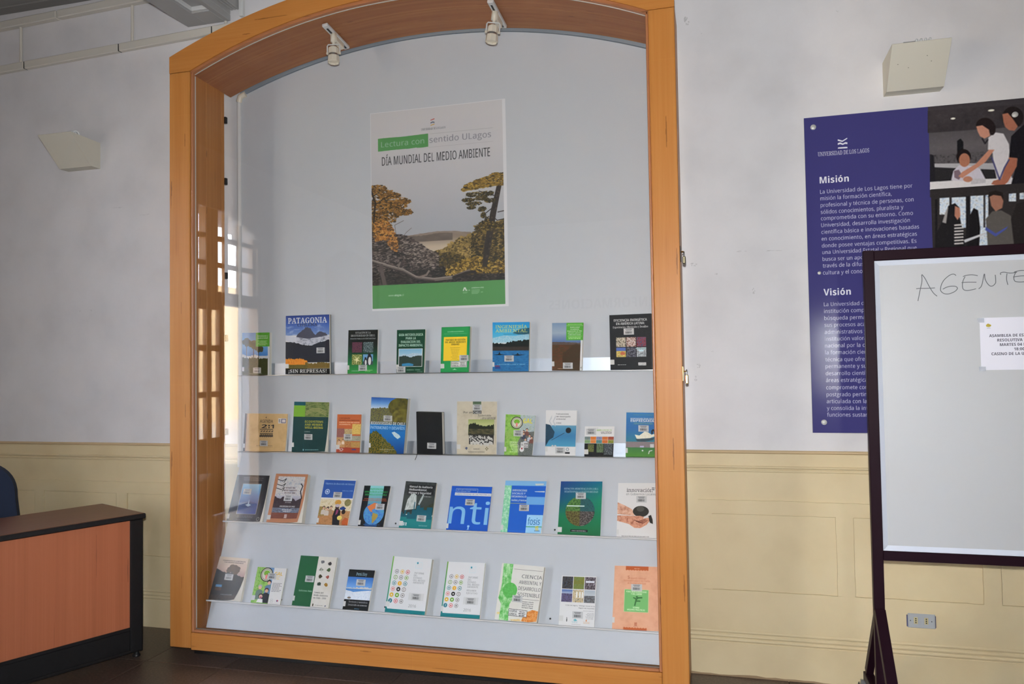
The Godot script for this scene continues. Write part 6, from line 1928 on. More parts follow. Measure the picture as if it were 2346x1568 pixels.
			cv.tex(cv.ridge(0.352, 0.657, [0.05, 0.10, 0.06, 0.03], 0.16, 0.01, 3), [k(120, 120, 40), k(96, 104, 50)], 4, 0.03)
			cv.r(0.70, 0.09, 0.95, 0.13, k(196, 198, 204))
			cv.grad(0.03, 0.28, 0.335, 0.36, [k(60, 90, 150), k(150, 160, 180)])
			for u in [0.44, 0.53, 0.60]: cv.r(u, 0.32, u + 0.045, 0.44, k(206, 206, 200))
			cv.grad(0.674, 0.28, 0.98, 0.39, [k(150, 160, 170), k(170, 176, 180)])
			for j in 6: cv.soften(0.03 + (j % 3) * 0.322, 0.015 + (j / 3) * 0.265, 0.335 + (j % 3) * 0.322, 0.265 + (j / 3) * 0.265, 5)
			cv.text("Crisis del Agua y  Diálogo Social en la", 0.98, 0.605, 0.022, rgb(90, 92, 94), "sans", 2, 0.82)
			cv.text("Región de Coquimbo", 0.98, 0.65, 0.022, rgb(90, 92, 94), "sans", 2, 0.44)
			fake_lines(cv, 0.58, 0.97, 0.69, 1, 0.02, rgb(170, 170, 170), 2, 3)
			fake_lines(cv, 0.74, 0.97, 0.735, 6, 0.022, rgb(170, 170, 170), 2, 5)
			cv.r(0.21, 0.86, 0.235, 0.92, ink)
			cv.ell(0.22, 0.845, 0.012, 0.008, ink)
			cv.poly([0.40, 0.885, 0.46, 0.855, 0.52, 0.89, 0.46, 0.905], k(90, 160, 170))
			fake_lines(cv, 0.36, 0.54, 0.91, 2, 0.018, k(110, 160, 170), 1, 4)
			cv.ell(0.77, 0.88, 0.018, 0.02, k(190, 130, 90))
			fake_lines(cv, 0.68, 0.88, 0.905, 3, 0.014, k(190, 150, 110), 1, 4)
			fake_lines(cv, 0.36, 0.62, 0.965, 1, 0.016, rgb(150, 150, 150), 1, 4)
		35:  # salmon with a green square
			cv.rt(0, 0, 1, 1, [k(190, 140, 110), k(200, 150, 120), k(204, 156, 126)], 4, 0.006)
			var wv := [0.25, 0.0, 0.75, 0.0, 0.75, 0.062]
			for j in 17: wv.append_array([0.75 - (j + 0.5) * 0.5 / 17, 0.07 - (j % 2) * 0.011])
			wv.append_array([0.25, 0.062])
			cv.poly(wv, k(166, 80, 30))
			fake_lines(cv, 0.42, 0.58, 0.035, 1, 0.018, k(214, 170, 140), 1, 3)
			var wb := [0.24, 1.0, 0.74, 1.0, 0.74, 0.965]
			for j in 17: wb.append_array([0.74 - (j + 0.5) * 0.5 / 17, 0.958 + (j % 2) * 0.011])
			wb.append_array([0.24, 0.965])
			cv.poly(wb, k(166, 80, 30))
			cv.text("S", 0.30, 0.205, 0.05, k(150, 76, 40), "serif", 0)
			cv.text("egundo catálogo", 0.36, 0.205, 0.026, k(176, 104, 70), "serif", 0, 0.34)
			cv.text("iberoamericano y del Caribe", 0.5, 0.245, 0.026, k(176, 104, 70), "serif", 1, 0.58)
			cv.text("de buenas prácticas", 0.5, 0.285, 0.026, k(176, 104, 70), "serif", 1, 0.40)
			cv.r(0.235, 0.37, 0.765, 0.725, k(180, 190, 140))
			cv.r(0.245, 0.376, 0.755, 0.719, k(104, 166, 96))
			cv.text("FORO IBEROAMERICANO", 0.5, 0.42, 0.026, k(200, 220, 180), "sansb", 1, 0.44)
			cv.text("Y DEL CARIBE", 0.5, 0.455, 0.026, k(200, 220, 180), "sansb", 1, 0.24)
			cv.line([0.47, 0.62, 0.50, 0.52, 0.54, 0.50, 0.62, 0.495], 0.03, k(46, 100, 46))
			cv.line([0.49, 0.55, 0.58, 0.55], 0.026, k(46, 100, 46))
			cv.line([0.50, 0.52, 0.44, 0.50], 0.026, k(46, 100, 46))
			cv.ell(0.51, 0.485, 0.022, 0.015, k(46, 100, 46))
			cv.text("SOBRE", 0.5, 0.665, 0.024, k(200, 220, 180), "sansb", 1, 0.14)
			cv.text("MEJORES PRÁCTICAS", 0.5, 0.70, 0.024, k(200, 220, 180), "sansb", 1, 0.38)
			cv.rt(0.47, 0.88, 0.53, 0.935, [k(150, 80, 60), k(190, 130, 90)], 4, 0.08)
			fake_lines(cv, 0.44, 0.56, 0.945, 1, 0.014, k(150, 100, 76), 1, 3)
	return cv.out()

# ---------------------------------------------------------------- books: pixels of the cover's corners (top left, top right, bottom left, bottom right), thickness, shelf, barcode place, label
var BOOKS := [
	[[555, 760.6, 617.6, 759.5, 555, 857.5, 617, 857.5], 0.024, 0, [0.55, 0.89], "paperback with monkey puzzle trees and a green title square"],
	[[654.8, 723, 754, 719.4, 654, 857, 755.4, 857], 0.020, 0, [0.80, 0.60], "large hardback with blue sky over mountain towers and white capitals"],
	[[798.3, 756.2, 865.6, 754.8, 796, 855.8, 863.2, 855.6], 0.012, 0, [0.52, 0.87], "black to green paperback with four small pictures and a penguin"],
	[[909.5, 755.3, 974.2, 753.8, 908, 853.9, 971, 853.9], 0.020, 0, [0.17, 0.925], "dark green paperback with a lake picture in a white frame"],
	[[1011.6, 749.7, 1077, 747.7, 1009.2, 853.4, 1073.9, 852.7], 0.034, 0, [0.82, 0.69], "green book with a yellow panel and a white stamp sticker"],
	[[1128.4, 739.3, 1213.2, 738, 1128.4, 851.4, 1210.8, 852.2], 0.028, 0, [0.46, 0.74], "blue book with two orcas before a wooded shore"],
	[[1264.8, 740.5, 1336.8, 739.5, 1264.6, 849.5, 1333, 850.2], 0.026, 0, [0.53, 0.90], "paperback of a red-brown plain with a bright green corner block"],
	[[1395.9, 721.8, 1491.9, 717.7, 1398.6, 847.3, 1494.3, 846.8], 0.030, 0, [0.46, 0.31], "black book with six small colour pictures on the top shelf"],
	[[561.5, 947.9, 659.2, 949.1, 556.7, 1034, 654.8, 1035.6], 0.010, 1, [0.48, 0.79], "wide tan book with a black llama emblem"],
	[[674.2, 921.7, 754.2, 923.4, 668.1, 1036.9, 748, 1037.6], 0.012, 1, [0.46, 0.70], "dark teal book with a lime square and yellow title"],
	[[773, 950.3, 828, 950.8, 769.9, 1037.6, 824, 1038.8], 0.016, 1, [0.48, 0.59], "small orange book with a patchwork of farm pictures"],
	[[851, 912.8, 934.7, 916.2, 844.3, 1041.2, 924.5, 1044], 0.040, 1, [0.49, 0.37], "thick book with mossy cliffs above and a blue reef below"],
	[[953.6, 946.7, 1012.2, 948.4, 955.3, 1043.6, 1014.5, 1045.3], 0.036, 1, [0.58, 0.80], "plain black hardback with a ribbon marker"],
	[[1047.2, 921.7, 1138.6, 922.2, 1046.5, 1042.9, 1136.9, 1043.3], 0.008, 1, [0.51, 0.115], "pale beige book with a crowd of white figures by a lake"],
	[[1158.7, 951.5, 1227, 954.4, 1155, 1044.6, 1219, 1045.8], 0.014, 1, [0.46, 0.46], "green book with a round tree badge and a group of young people"],
	[[1250.8, 942.3, 1321.8, 943, 1249, 1046, 1317.4, 1046.5], 0.012, 1, [0.5, 0.89], "white and blue book with a black ball over water"],
	[[1340, 978.6, 1407.6, 978.6, 1338.5, 1046.5, 1404.6, 1047], 0.008, 1, [0.22, 0.18], "low square book with two rows of tiny colour pictures"],
	[[1435, 946, 1512, 947, 1433.3, 1047.7, 1511, 1048.5], 0.012, 1, [0.52, 0.36], "blue book with a black-necked swan above a crowd"],
	[[545.6, 1080, 619.4, 1082, 520, 1186.2, 600, 1188.6], 0.012, 2, [0.42, 0.36], "dark grey book with a water drop in a blue picture"],
	[[634, 1078.4, 707.2, 1080, 611.2, 1189.8, 688, 1192], 0.034, 2, [0.52, 0.50], "thick book with a wide tan border round a dusky landscape"],
	[[745, 1090.7, 818, 1093, 725.6, 1195.7, 798, 1198.5], 0.006, 2, [0.5, 0.34], "book with a royal blue title band over a street market"],
	[[835.8, 1107.2, 895.5, 1108.4, 820.5, 1201, 878, 1203], 0.014, 2, [0.74, 0.51], "black book with a colourful globe"],
	[[930.6, 1099, 1000.5, 1102.8, 913.7, 1206.3, 986.8, 1209.5], 0.020, 2, [0.67, 0.78], "grey and teal book with a waterfall above a skyline"],
	[[1036, 1109.7, 1128, 1112.3, 1022, 1211.8, 1116.5, 1215.5], 0.006, 2, [0.5, 0.36], "bright blue book with huge pale letters"],
	[[1158.6, 1098.3, 1252.4, 1100, 1146.6, 1218.2, 1240.7, 1220.5], 0.008, 2, [0.52, 0.52], "worn blue block-pattern book with a green brushed strip"],
	[[1285.4, 1098.8, 1380.5, 1099, 1277.2, 1222, 1375.4, 1225], 0.008, 2, [0.5, 0.27], "blue-green book with a round picture of four scenes"],
	[[1416.7, 1100.8, 1512, 1101, 1412.4, 1225.8, 1510, 1228.5], 0.008, 2, [0.57, 0.30], "white book with two hands holding dark soil"],
	[[505.5, 1268.4, 571.5, 1273.5, 478.8, 1366.8, 546.4, 1372.6], 0.018, 3, [0.49, 0.46], "worn brown paperback with a lone tree at dusk"],
	[[591.6, 1294.3, 658, 1298.3, 575, 1376.2, 642.3, 1381.4], 0.006, 3, [0.55, 0.24], "half green and half white booklet with a tree badge and a family"],
	[[690, 1268.8, 773.3, 1273.5, 669, 1382.8, 753.2, 1390.8], 0.014, 3, [0.36, 0.46], "half dark green and half cream book with eight small specimens"],
	[[800.9, 1301.4, 859.4, 1304.2, 785, 1393.2, 842.9, 1397.4], 0.014, 3, [0.54, 0.32], "small black-banded book with a blue lake and snow"],
	[[901.2, 1272.4, 990.3, 1279.4, 881.3, 1400.5, 972.6, 1408.7], 0.030, 3, [0.73, 0.70], "thick white book with rows of coloured rings and a teal foot"],
	[[1025.4, 1285, 1112, 1288.3, 1008.6, 1411.3, 1098.6, 1416.4], 0.016, 3, [0.73, 0.70], "thin white book with rows of coloured rings beside a thicker twin"],
	[[1151.4, 1279.4, 1247.9, 1287.8, 1133.8, 1408.2, 1231, 1418.5], 0.030, 3, [0.47, 0.61], "white book with green brushwork and wide grey capitals"],
	[[1287.4, 1316.4, 1367, 1319, 1279.7, 1430, 1361.4, 1435], 0.006, 3, [0.52, 0.78], "white book with six landscape pictures across its top"],
	[[1408.6, 1290.9, 1512, 1294, 1402.2, 1436.8, 1510.5, 1442], 0.010, 3, [0.5, 0.34], "salmon pink book with a green square"]]

func barcode_mat() -> StandardMaterial3D:
	var cv := Cv.new(self, 256, 160, rgb(196, 197, 196))
	fake_lines(cv, 0.08, 0.92, 0.10, 1, 0.22, rgb(60, 60, 62), 1, 3)
	fake_lines(cv, 0.22, 0.78, 0.26, 1, 0.22, rgb(60, 60, 62), 1, 4)
	var rng := RandomNumberGenerator.new()
	rng.seed = 8
	var x := 0.16
	while x < 0.82:
		var w := rng.randf_range(0.012, 0.045)
		cv.r(x, 0.48, x + w, 0.84, rgb(44, 44, 46))
		x += w + rng.randf_range(0.012, 0.03)
	return tex_mat(cv.out(), 0.5)

func make_books() -> void:
	var bar_m := barcode_mat()
	var bar_mesh := st_new()
	quad(bar_mesh, Vector3(-0.025, -0.0155, 0.0004), Vector3(-0.025, 0.0155, 0.0004), Vector3(0.025, 0.0155, 0.0004), Vector3(0.025, -0.0155, 0.0004))
	for s in [[Vector3(-0.025, -0.0155, 0), Vector3(0.025, -0.0155, 0)], [Vector3(0.025, 0.0155, 0), Vector3(-0.025, 0.0155, 0)]]:
		quad(bar_mesh, s[0], s[0] + Vector3(0, 0, 0.0004), s[1] + Vector3(0, 0, 0.0004), s[1], Vector2.ZERO, Vector2.ZERO, Vector2.ZERO, Vector2.ZERO)
	var bar_mm := done(bar_mesh)
	var call_m := mat(rgb(214, 214, 210), 0.6)
	var shelf_names := ["books on the top shelf", "books on the second shelf", "books on the third shelf", "books on the bottom shelf"]
	for i in BOOKS.size():
		var d: Array = BOOKS[i]
		var px: Array = d[0]
		var t: float = d[1]
		var L: Array = ledge_at[d[2]]
		var n: Vector3 = L[1]
		var up: Vector3 = L[2]
		var at: Vector3 = L[0]
		var stand := 0.0044                       # the metal strip behind
		var o: Vector3 = at + n * (t + stand)
		var c := []                               # tl, tr, bl, br in the board's plane
		for q in 4:
			var w := pplane(px[q * 2], px[q * 2 + 1], o, n) - o
			c.append(Vector2(w.x, w.dot(up)))
		var ym: float = (c[2].y + c[3].y) / 2
		var tilt: float = clampf((c[3].y - c[2].y) * 0.5, -0.004, 0.004)
		for q in 4: c[q].y -= ym
		c[2].y = maxf(c[2].y - c[3].y, 0.0) * 0.6
		c[3].y = maxf(tilt, 0.0)
		c[2].y = minf(c[2].y, 0.004)
		var xm: float = (c[2].x + c[3].x) / 2
		for q in 4: c[q].x -= xm
		var w0: float = (c[1].x - c[0].x + c[3].x - c[2].x) / 2
		var h0: float = (c[0].y + c[1].y) / 2
		var T := thing("book", d[4], "book", Vector3(xm, 0, 0) + at + n * stand + up * 0.0006, shelf_names[d[2]])
		T.basis = Basis(Vector3.RIGHT, up, n)
		# pages and boards lean with the cover's outline
		var e := 0.0009
		var inset := 0.0 if t < 0.007 else 0.0015
		var pg := PackedVector2Array([c[2] + Vector2(0.001, inset), c[0] + Vector2(0.001, -inset), c[1] + Vector2(-inset, -inset), c[3] + Vector2(-inset, inset)])
		if i == 27: pg[3].x += 0.016
		if i == 19: pg[3].x += 0.012
		if i == 9 or i == 18: pg[3].x += 0.008
		var st := st_new()
		prism(st, pg, e, t - e)
		part(T, "pages", done(st), M.pages)
		st = st_new()
		prism(st, PackedVector2Array([c[2], c[0], c[1], c[3]]), 0, e)
		var back_m: Material = M.black if i in [1, 12] else M.cover_white
		part(T, "back_cover", done(st), back_m)
		st = st_new()
		prism(st, PackedVector2Array([c[2], c[0], c[0] + Vector2(0.001, 0), c[2] + Vector2(0.001, 0)]), e, t - e)
		var W := 512
		var H := 2 * int(256.0 * h0 / w0)
		var cm := tex_mat(cover(i, W, H), 0.5)
		cm.metallic_specular = 0.3
		var sp := part(T, "spine", done(st), M.black if i in [1, 2, 7, 12, 18, 21, 30] else M.cover_white)
		# front cover: grid between the four corners, worn ones with a lifted corner
		st = st_new()
		var N := 6
		var worn: float = {27: 0.020, 19: 0.012, 18: 0.008, 9: 0.008, 8: 0.004, 33: 0.004, 35: 0.003, 24: 0.003}.get(i, 0.0)
		var g := func(u: float, v: float) -> Vector3:
			var p: Vector2 = c[0].lerp(c[1], u).lerp(c[2].lerp(c[3], u), v)
			var k2 := maxf(0.0, u + v - 1.35) / 0.65
			p.x -= worn * k2 * k2 * 1.2
			p.y += worn * k2 * k2 * 0.5
			return Vector3(p.x, p.y, t + worn * 0.25 * k2 * k2)
		st.set_smooth_group(1)
		for yy in N:
			for xx in N:
				var u0 := float(xx) / N
				var u1 := float(xx + 1) / N
				var v0 := float(yy) / N
				var v1 := float(yy + 1) / N
				quad(st, g.call(u0, v1), g.call(u0, v0), g.call(u1, v0), g.call(u1, v1), Vector2(u0, v1), Vector2(u0, v0), Vector2(u1, v0), Vector2(u1, v1))
		st.set_smooth_group(-1)
		var dz := Vector3(0, 0, -e)
		for s in N:
			var a0 := float(s) / N
			var a1 := float(s + 1) / N
			for ed in [[Vector2(a0, 1), Vector2(a1, 1)], [Vector2(a1, 0), Vector2(a0, 0)], [Vector2(1, a1), Vector2(1, a0)], [Vector2(0, a0), Vector2(0, a1)]]:
				var p: Vector3 = g.call(ed[0].x, ed[0].y)
				var q2: Vector3 = g.call(ed[1].x, ed[1].y)
				quad(st, p + dz, p, q2, q2 + dz, ed[0], ed[0], ed[1], ed[1])
		var fc := part(T, "front_cover", done(st), cm, "printed front cover")
		var bu: Array = d[3]
		var bp: Vector3 = g.call(bu[0], bu[1])
		var lb := part(T, "barcode_label", bar_mm, bar_m, "small grey barcode sticker", bp + Vector3(0, 0, 0.0001))
		lb.rotation.z = atan2(c[1].y - c[0].y, c[1].x - c[0].x)
		if not (i in [12, 27, 33]):
			var cp: Vector3 = g.call(0.0, [0.86, 0.86, 0.90, 0.86][d[2]])
			part(T, "call_label", box(Vector3(-0.0006, -0.012, -minf(t, 0.008)), Vector3([0.012, 0.020, 0.010][i % 3], 0.012, 0.0004)), call_m, "white shelf-mark sticker folded round the spine", cp)
		if i == 12:
			st = st_new()
			tube(st, [Vector3(c[2].x + 0.004, 0.004, t - 0.012), Vector3(c[2].x + 0.004, 0.0015, t + 0.006), Vector3(c[2].x + 0.001, -0.012, LEDGE + 0.004), Vector3(c[2].x - 0.008, -0.030, LEDGE + 0.003)], 0.0016, 6)
			part(T, "ribbon", done(st), M.black, "black ribbon marker hanging over the shelf")
		if i in [1, 7]:
			part(T, "board_edge", box(Vector3(c[1].x - 0.002, 0.0, 0.0), Vector3(c[1].x + 0.0005, c[1].y, 0.0022)), M.black)

# ---------------------------------------------------------------- poster in the case
func make_poster() -> void:
	var W := 1024
	var H := 1446
	var cv := Cv.new(self, W, H, rgb(214, 213, 215))
	var sky := [rgb(207, 206, 207), rgb(204, 203, 205), rgb(188, 189, 193), rgb(168, 173, 179)]
	cv.grad(0, 0, 1, 0.67, sky)
	# far hills and mist
	cv.tex(cv.ridge(0.24, 0.76, [0.640, 0.632, 0.625, 0.628, 0.64], 0.70, 0.001, 3), [rgb(130, 116, 104), rgb(156, 142, 126)], 3, 0.02, 0.3, 1)
	cv.grad(0.24, 0.66, 0.72, 0.74, [rgb(150, 136, 120), rgb(196, 180, 158), rgb(206, 192, 172)])
	cv.tex(cv.ridge(0.26, 0.62, [0.640, 0.642, 0.634, 0.636], 0.672, 0.002, 5), [rgb(96, 86, 78), rgb(120, 108, 98)], 6, 0.03, 0.3, 1)
	# wooded slope on the right
	var slope: Array = cv.ridge(0.47, 1.0, [0.735, 0.70, 0.66, 0.645, 0.61, 0.585], 0.86, 0.006, 8)
	cv.tex(slope, [rgb(90, 74, 36), rgb(132, 110, 60), rgb(150, 128, 74), rgb(70, 60, 34)], 9, 0.05)
	cv.fleck(slope, [rgb(150, 126, 66), rgb(120, 100, 52), rgb(92, 78, 40), rgb(170, 142, 78), rgb(74, 64, 36)], 2600, 0.012, 31, 0.7)
	var near: Array = cv.ridge(0.76, 1.0, [0.66, 0.60, 0.57, 0.60, 0.59], 0.83, 0.012, 12)
	cv.fleck(near, [rgb(60, 52, 28), rgb(96, 80, 36), rgb(130, 106, 46), rgb(50, 44, 26), rgb(44, 38, 24)], 1500, 0.012, 33, 0.6)
	# rocks on the left
	var rocks := [0.0, 0.60, 0.14, 0.62, 0.26, 0.635, 0.31, 0.655, 0.36, 0.672, 0.44, 0.715, 0.50, 0.73, 0.56, 0.755, 0.62, 0.80, 0.62, 0.89, 0.0, 0.89]
	cv.tex(rocks, [rgb(40, 34, 32), rgb(74, 64, 58), rgb(96, 86, 78), rgb(56, 48, 44), rgb(36, 30, 30)], 15, 0.045)
	cv.fleck(rocks, [rgb(44, 38, 36), rgb(110, 98, 90), rgb(66, 56, 52), rgb(34, 29, 28), rgb(134, 122, 114), rgb(52, 44, 40)], 2600, 0.016, 41, 0.35)
	cv.fleck([0.2, 0.66, 0.36, 0.675, 0.55, 0.76, 0.5, 0.83, 0.3, 0.78], [rgb(150, 138, 128), rgb(120, 108, 98), rgb(56, 48, 44)], 500, 0.014, 42, 0.4)
	cv.rt(0, 0.815, 1, 0.885, [rgb(26, 23, 23), rgb(50, 44, 40), rgb(34, 30, 28)], 17, 0.04, 0.6, 1.0)
	cv.fleck([0, 0.80, 1, 0.80, 1, 0.884, 0, 0.884], [rgb(30, 26, 25), rgb(60, 52, 46), rgb(24, 21, 21), rgb(84, 76, 68)], 1400, 0.012, 43, 0.35)
	var bush: Array = cv.ridge(0.57, 1.0, [0.80, 0.765, 0.77, 0.79, 0.785], 0.845, 0.012, 19)
	cv.fleck(bush, [rgb(96, 76, 22), rgb(166, 134, 50), rgb(130, 104, 36), rgb(60, 50, 24), rgb(186, 152, 66), rgb(80, 66, 28)], 2200, 0.012, 44, 0.7)
	cv.fleck([0.52, 0.74, 0.62, 0.735, 0.72, 0.765, 0.6, 0.80, 0.52, 0.80], [rgb(74, 62, 30), rgb(110, 92, 40), rgb(50, 44, 28)], 500, 0.011, 45, 0.7)
	# left tree
	var ltree := [0.0, 0.365, 0.03, 0.375, 0.09, 0.395, 0.16, 0.40, 0.20, 0.425, 0.26, 0.445, 0.31, 0.455, 0.27, 0.475, 0.30, 0.50, 0.315, 0.535, 0.26, 0.525, 0.22, 0.53, 0.19, 0.555, 0.16, 0.575, 0.10, 0.60, 0.0, 0.64]
	var gold := [rgb(150, 106, 40), rgb(110, 78, 30), rgb(66, 50, 24), rgb(176, 128, 54), rgb(56, 44, 24), rgb(128, 92, 40)]
	cv.fleck(ltree, gold, 1500, 0.014, 51, 0.45)
	for q in [[0.05, 0.39, 0.07, 0.02], [0.14, 0.43, 0.09, 0.016], [0.24, 0.465, 0.07, 0.012], [0.25, 0.52, 0.07, 0.014], [0.10, 0.47, 0.10, 0.02], [0.16, 0.50, 0.10, 0.018], [0.06, 0.53, 0.07, 0.03], [0.05, 0.58, 0.06, 0.03]]:
		cv.fleck(cv.ell_pts(q[0], q[1], q[2], q[3], 16), gold, 260, 0.012, int(q[0] * 1000), 0.5)
	var drop := [0.02, 0.56, 0.12, 0.55, 0.17, 0.60, 0.19, 0.64, 0.21, 0.665, 0.19, 0.715, 0.15, 0.70, 0.11, 0.65, 0.02, 0.66]
	cv.fleck(drop, [rgb(184, 124, 50), rgb(150, 96, 36), rgb(90, 62, 28), rgb(200, 146, 66)], 800, 0.013, 53, 0.6)
	cv.line([0.0, 0.40, 0.03, 0.46, 0.015, 0.56], 0.012, rgb(40, 32, 26))
	cv.line([0.03, 0.47, 0.10, 0.44, 0.14, 0.43], 0.006, rgb(50, 40, 28))
	cv.line([0.24, 0.645, 0.27, 0.62, 0.31, 0.60], 0.003, rgb(110, 96, 84))
	cv.line([0.19, 0.63, 0.18, 0.58, 0.25, 0.56], 0.003, rgb(90, 76, 60))
	# right tree
	cv.poly([0.835, 0.815, 0.855, 0.70, 0.90, 0.55, 0.95, 0.42, 0.985, 0.42, 0.945, 0.55, 0.90, 0.72, 0.87, 0.815], rgb(52, 44, 38))
	cv.fleck([0.86, 0.78, 0.90, 0.60, 0.95, 0.44, 0.97, 0.44, 0.93, 0.58, 0.89, 0.74], [rgb(78, 66, 54), rgb(40, 34, 30)], 260, 0.008, 55, 1.2)
	for b in [[0.92, 0.50, 0.86, 0.47, 0.80, 0.475], [0.91, 0.53, 0.86, 0.555, 0.85, 0.575], [0.955, 0.55, 1.0, 0.545], [0.94, 0.60, 1.0, 0.60], [0.94, 0.47, 0.82, 0.44], [0.90, 0.56, 0.95, 0.59, 1.0, 0.585], [0.89, 0.76, 0.96, 0.78, 1.0, 0.80]]: cv.line(b, 0.006, rgb(50, 42, 36))
	var crown := [0.69, 0.425, 0.72, 0.405, 0.80, 0.385, 0.88, 0.37, 0.93, 0.355, 1.0, 0.36, 1.0, 0.42, 0.93, 0.42, 0.86, 0.425, 0.78, 0.43, 0.70, 0.435]
	cv.fleck(crown, [rgb(150, 118, 42), rgb(176, 142, 56), rgb(110, 88, 34), rgb(70, 58, 28), rgb(130, 104, 40)], 1600, 0.012, 57, 0.5)
	for q in [[0.78, 0.455, 0.06, 0.012], [0.74, 0.48, 0.05, 0.010], [0.84, 0.475, 0.05, 0.012], [0.78, 0.50, 0.06, 0.010], [0.88, 0.455, 0.05, 0.012], [0.84, 0.53, 0.03, 0.012], [0.85, 0.56, 0.015, 0.014], [0.90, 0.49, 0.04, 0.010], [0.76, 0.52, 0.03, 0.008]]:
		cv.fleck(cv.ell_pts(q[0], q[1], q[2], q[3], 14), [rgb(54, 48, 28), rgb(90, 78, 38), rgb(120, 100, 46), rgb(44, 40, 26)], 170, 0.009, int(q[0] * 1000 + q[1] * 100), 0.5)
	cv.fleck([0.78, 0.61, 0.86, 0.59, 1.0, 0.60, 1.0, 0.65, 0.9, 0.64, 0.8, 0.635], [rgb(70, 60, 28), rgb(140, 116, 50), rgb(60, 50, 28)], 500, 0.010, 59, 0.5)
	# fallen trunk
	cv.line([0.0, 0.755, 0.12, 0.785, 0.24, 0.81, 0.34, 0.85, 0.48, 0.865, 0.62, 0.858, 0.74, 0.83], 0.024, rgb(116, 106, 98))
	cv.line([0.0, 0.762, 0.12, 0.793, 0.24, 0.818, 0.34, 0.857, 0.48, 0.872], 0.009, rgb(66, 58, 54))
	cv.line([0.0, 0.751, 0.12, 0.780, 0.24, 0.805, 0.34, 0.845, 0.48, 0.860, 0.62, 0.853], 0.005, rgb(160, 150, 140))
	cv.line([0.07, 0.78, 0.08, 0.83, 0.10, 0.885], 0.030, rgb(90, 80, 74))
	cv.line([0.36, 0.85, 0.42, 0.84, 0.44, 0.82], 0.014, rgb(130, 118, 108))
	cv.line([0.20, 0.80, 0.22, 0.77], 0.012, rgb(120, 110, 100))
	cv.line([0.62, 0.86, 0.72, 0.84, 0.78, 0.835, 0.80, 0.88], 0.02, rgb(44, 38, 34))
	# green foot
	cv.r(0, 0.882, 1, 1, rgb(84, 150, 84))
	cv.text("www.", 0.125, 0.94, 0.0095, rgb(224, 232, 222), "sans", 0, 0.045)
	cv.text("ulagos", 0.172, 0.94, 0.0095, rgb(230, 236, 228), "sansb", 0, 0.053)
	cv.text(".cl", 0.227, 0.94, 0.0095, rgb(224, 232, 222), "sans", 0, 0.016)
	cv.poly([0.69, 0.928, 0.70, 0.911, 0.712, 0.911, 0.722, 0.928, 0.712, 0.928, 0.706, 0.916, 0.699, 0.928], rgb(230, 236, 228))
	cv.text("cna", 0.712, 0.928, 0.006, rgb(224, 232, 222), "sans", 0, 0.03)
	fake_lines(cv, 0.69, 0.74, 0.933, 2, 0.005, rgb(150, 196, 148), 0, 3)
	cv.text("ACREDITADA 4 AÑOS", 0.755, 0.918, 0.0055, rgb(230, 236, 228), "sansb", 0, 0.09)
	fake_lines(cv, 0.755, 0.845, 0.924, 4, 0.006, rgb(160, 204, 158), 0, 5)
	# heading
	cv.poly([0.465, 0.062, 0.495, 0.056, 0.495, 0.061, 0.465, 0.066], rgb(196, 90, 76))
	cv.poly([0.465, 0.075, 0.48, 0.071, 0.495, 0.074, 0.495, 0.080, 0.48, 0.077, 0.465, 0.081], rgb(90, 100, 120))
	cv.poly([0.465, 0.088, 0.495, 0.083, 0.495, 0.087, 0.465, 0.092], rgb(206, 160, 70))
	cv.text("UNIVERSIDAD DE LOS LAGOS", 0.485, 0.112, 0.010, rgb(100, 100, 106), "serif", 1, 0.185)
	cv.poly([0.055, 0.132, 0.10, 0.131, 0.25, 0.133, 0.445, 0.130, 0.445, 0.196, 0.40, 0.198, 0.36, 0.197, 0.355, 0.195, 0.30, 0.197, 0.20, 0.196, 0.055, 0.198], rgb(84, 152, 84))
	cv.text("Lectura con", 0.08, 0.178, 0.028, rgb(150, 184, 160), "sans", 0, 0.335)
	cv.text("sentido ULagos", 0.455, 0.178, 0.030, rgb(138, 138, 146), "sans", 0, 0.46)
	cv.r(0.46, 0.132, 0.93, 0.1332, rgb(166, 166, 168))
	cv.r(0.445, 0.199, 0.93, 0.2002, rgb(150, 150, 154))
	cv.text("DÍA MUNDIAL DEL MEDIO AMBIENTE", 0.085, 0.272, 0.043, rgb(50, 50, 52), "sans", 0, 0.82)
	# white edge of the sheet
	var full := Cv.new(self, W + 28, H + 20, rgb(222, 223, 225))
	full.im.blit_rect(cv.im, Rect2i(0, 0, W, H), Vector2i(4, 4))
	var m := tex_mat(full.out(), 0.55)
	var z := 0.0208
	var tl := pz(849, 262, z)
	var tr := pz(1158.5, 225, z)
	var bl := pz(852, 713.5, z)
	var br := pz(1165, 701.5, z)
	var x0 := (tl.x + bl.x) / 2
	var x1 := (tr.x + br.x) / 2
	var y0 := (bl.y + br.y) / 2
	var y1 := (tl.y + tr.y) / 2
	var t := thing("poster", "tall paper poster of trees above a misty valley, with a green foot", "poster", Vector3((x0 + x1) / 2, y0, z))
	var st := st_new()
	var N := 8
	var w := x1 - x0
	var h := y1 - y0
	var g := func(u: float, v: float) -> Vector3:
		var lift := 0.0004 + 0.006 * pow(maxf(0.0, u - v * 1.5 - 0.55) / 0.45, 2.0)
		return Vector3((u - 0.5) * w, (1.0 - v) * h, lift)
	st.set_smooth_group(1)
	for j in N:
		for i in N:
			var u0 := float(i) / N
			var u1 := float(i + 1) / N
			var v0 := float(j) / N
			var v1 := float(j + 1) / N
			quad(st, g.call(u0, v1), g.call(u0, v0), g.call(u1, v0), g.call(u1, v1), Vector2(u0, v1), Vector2(u0, v0), Vector2(u1, v0), Vector2(u1, v1))
	part(t, "sheet", done(st), m)

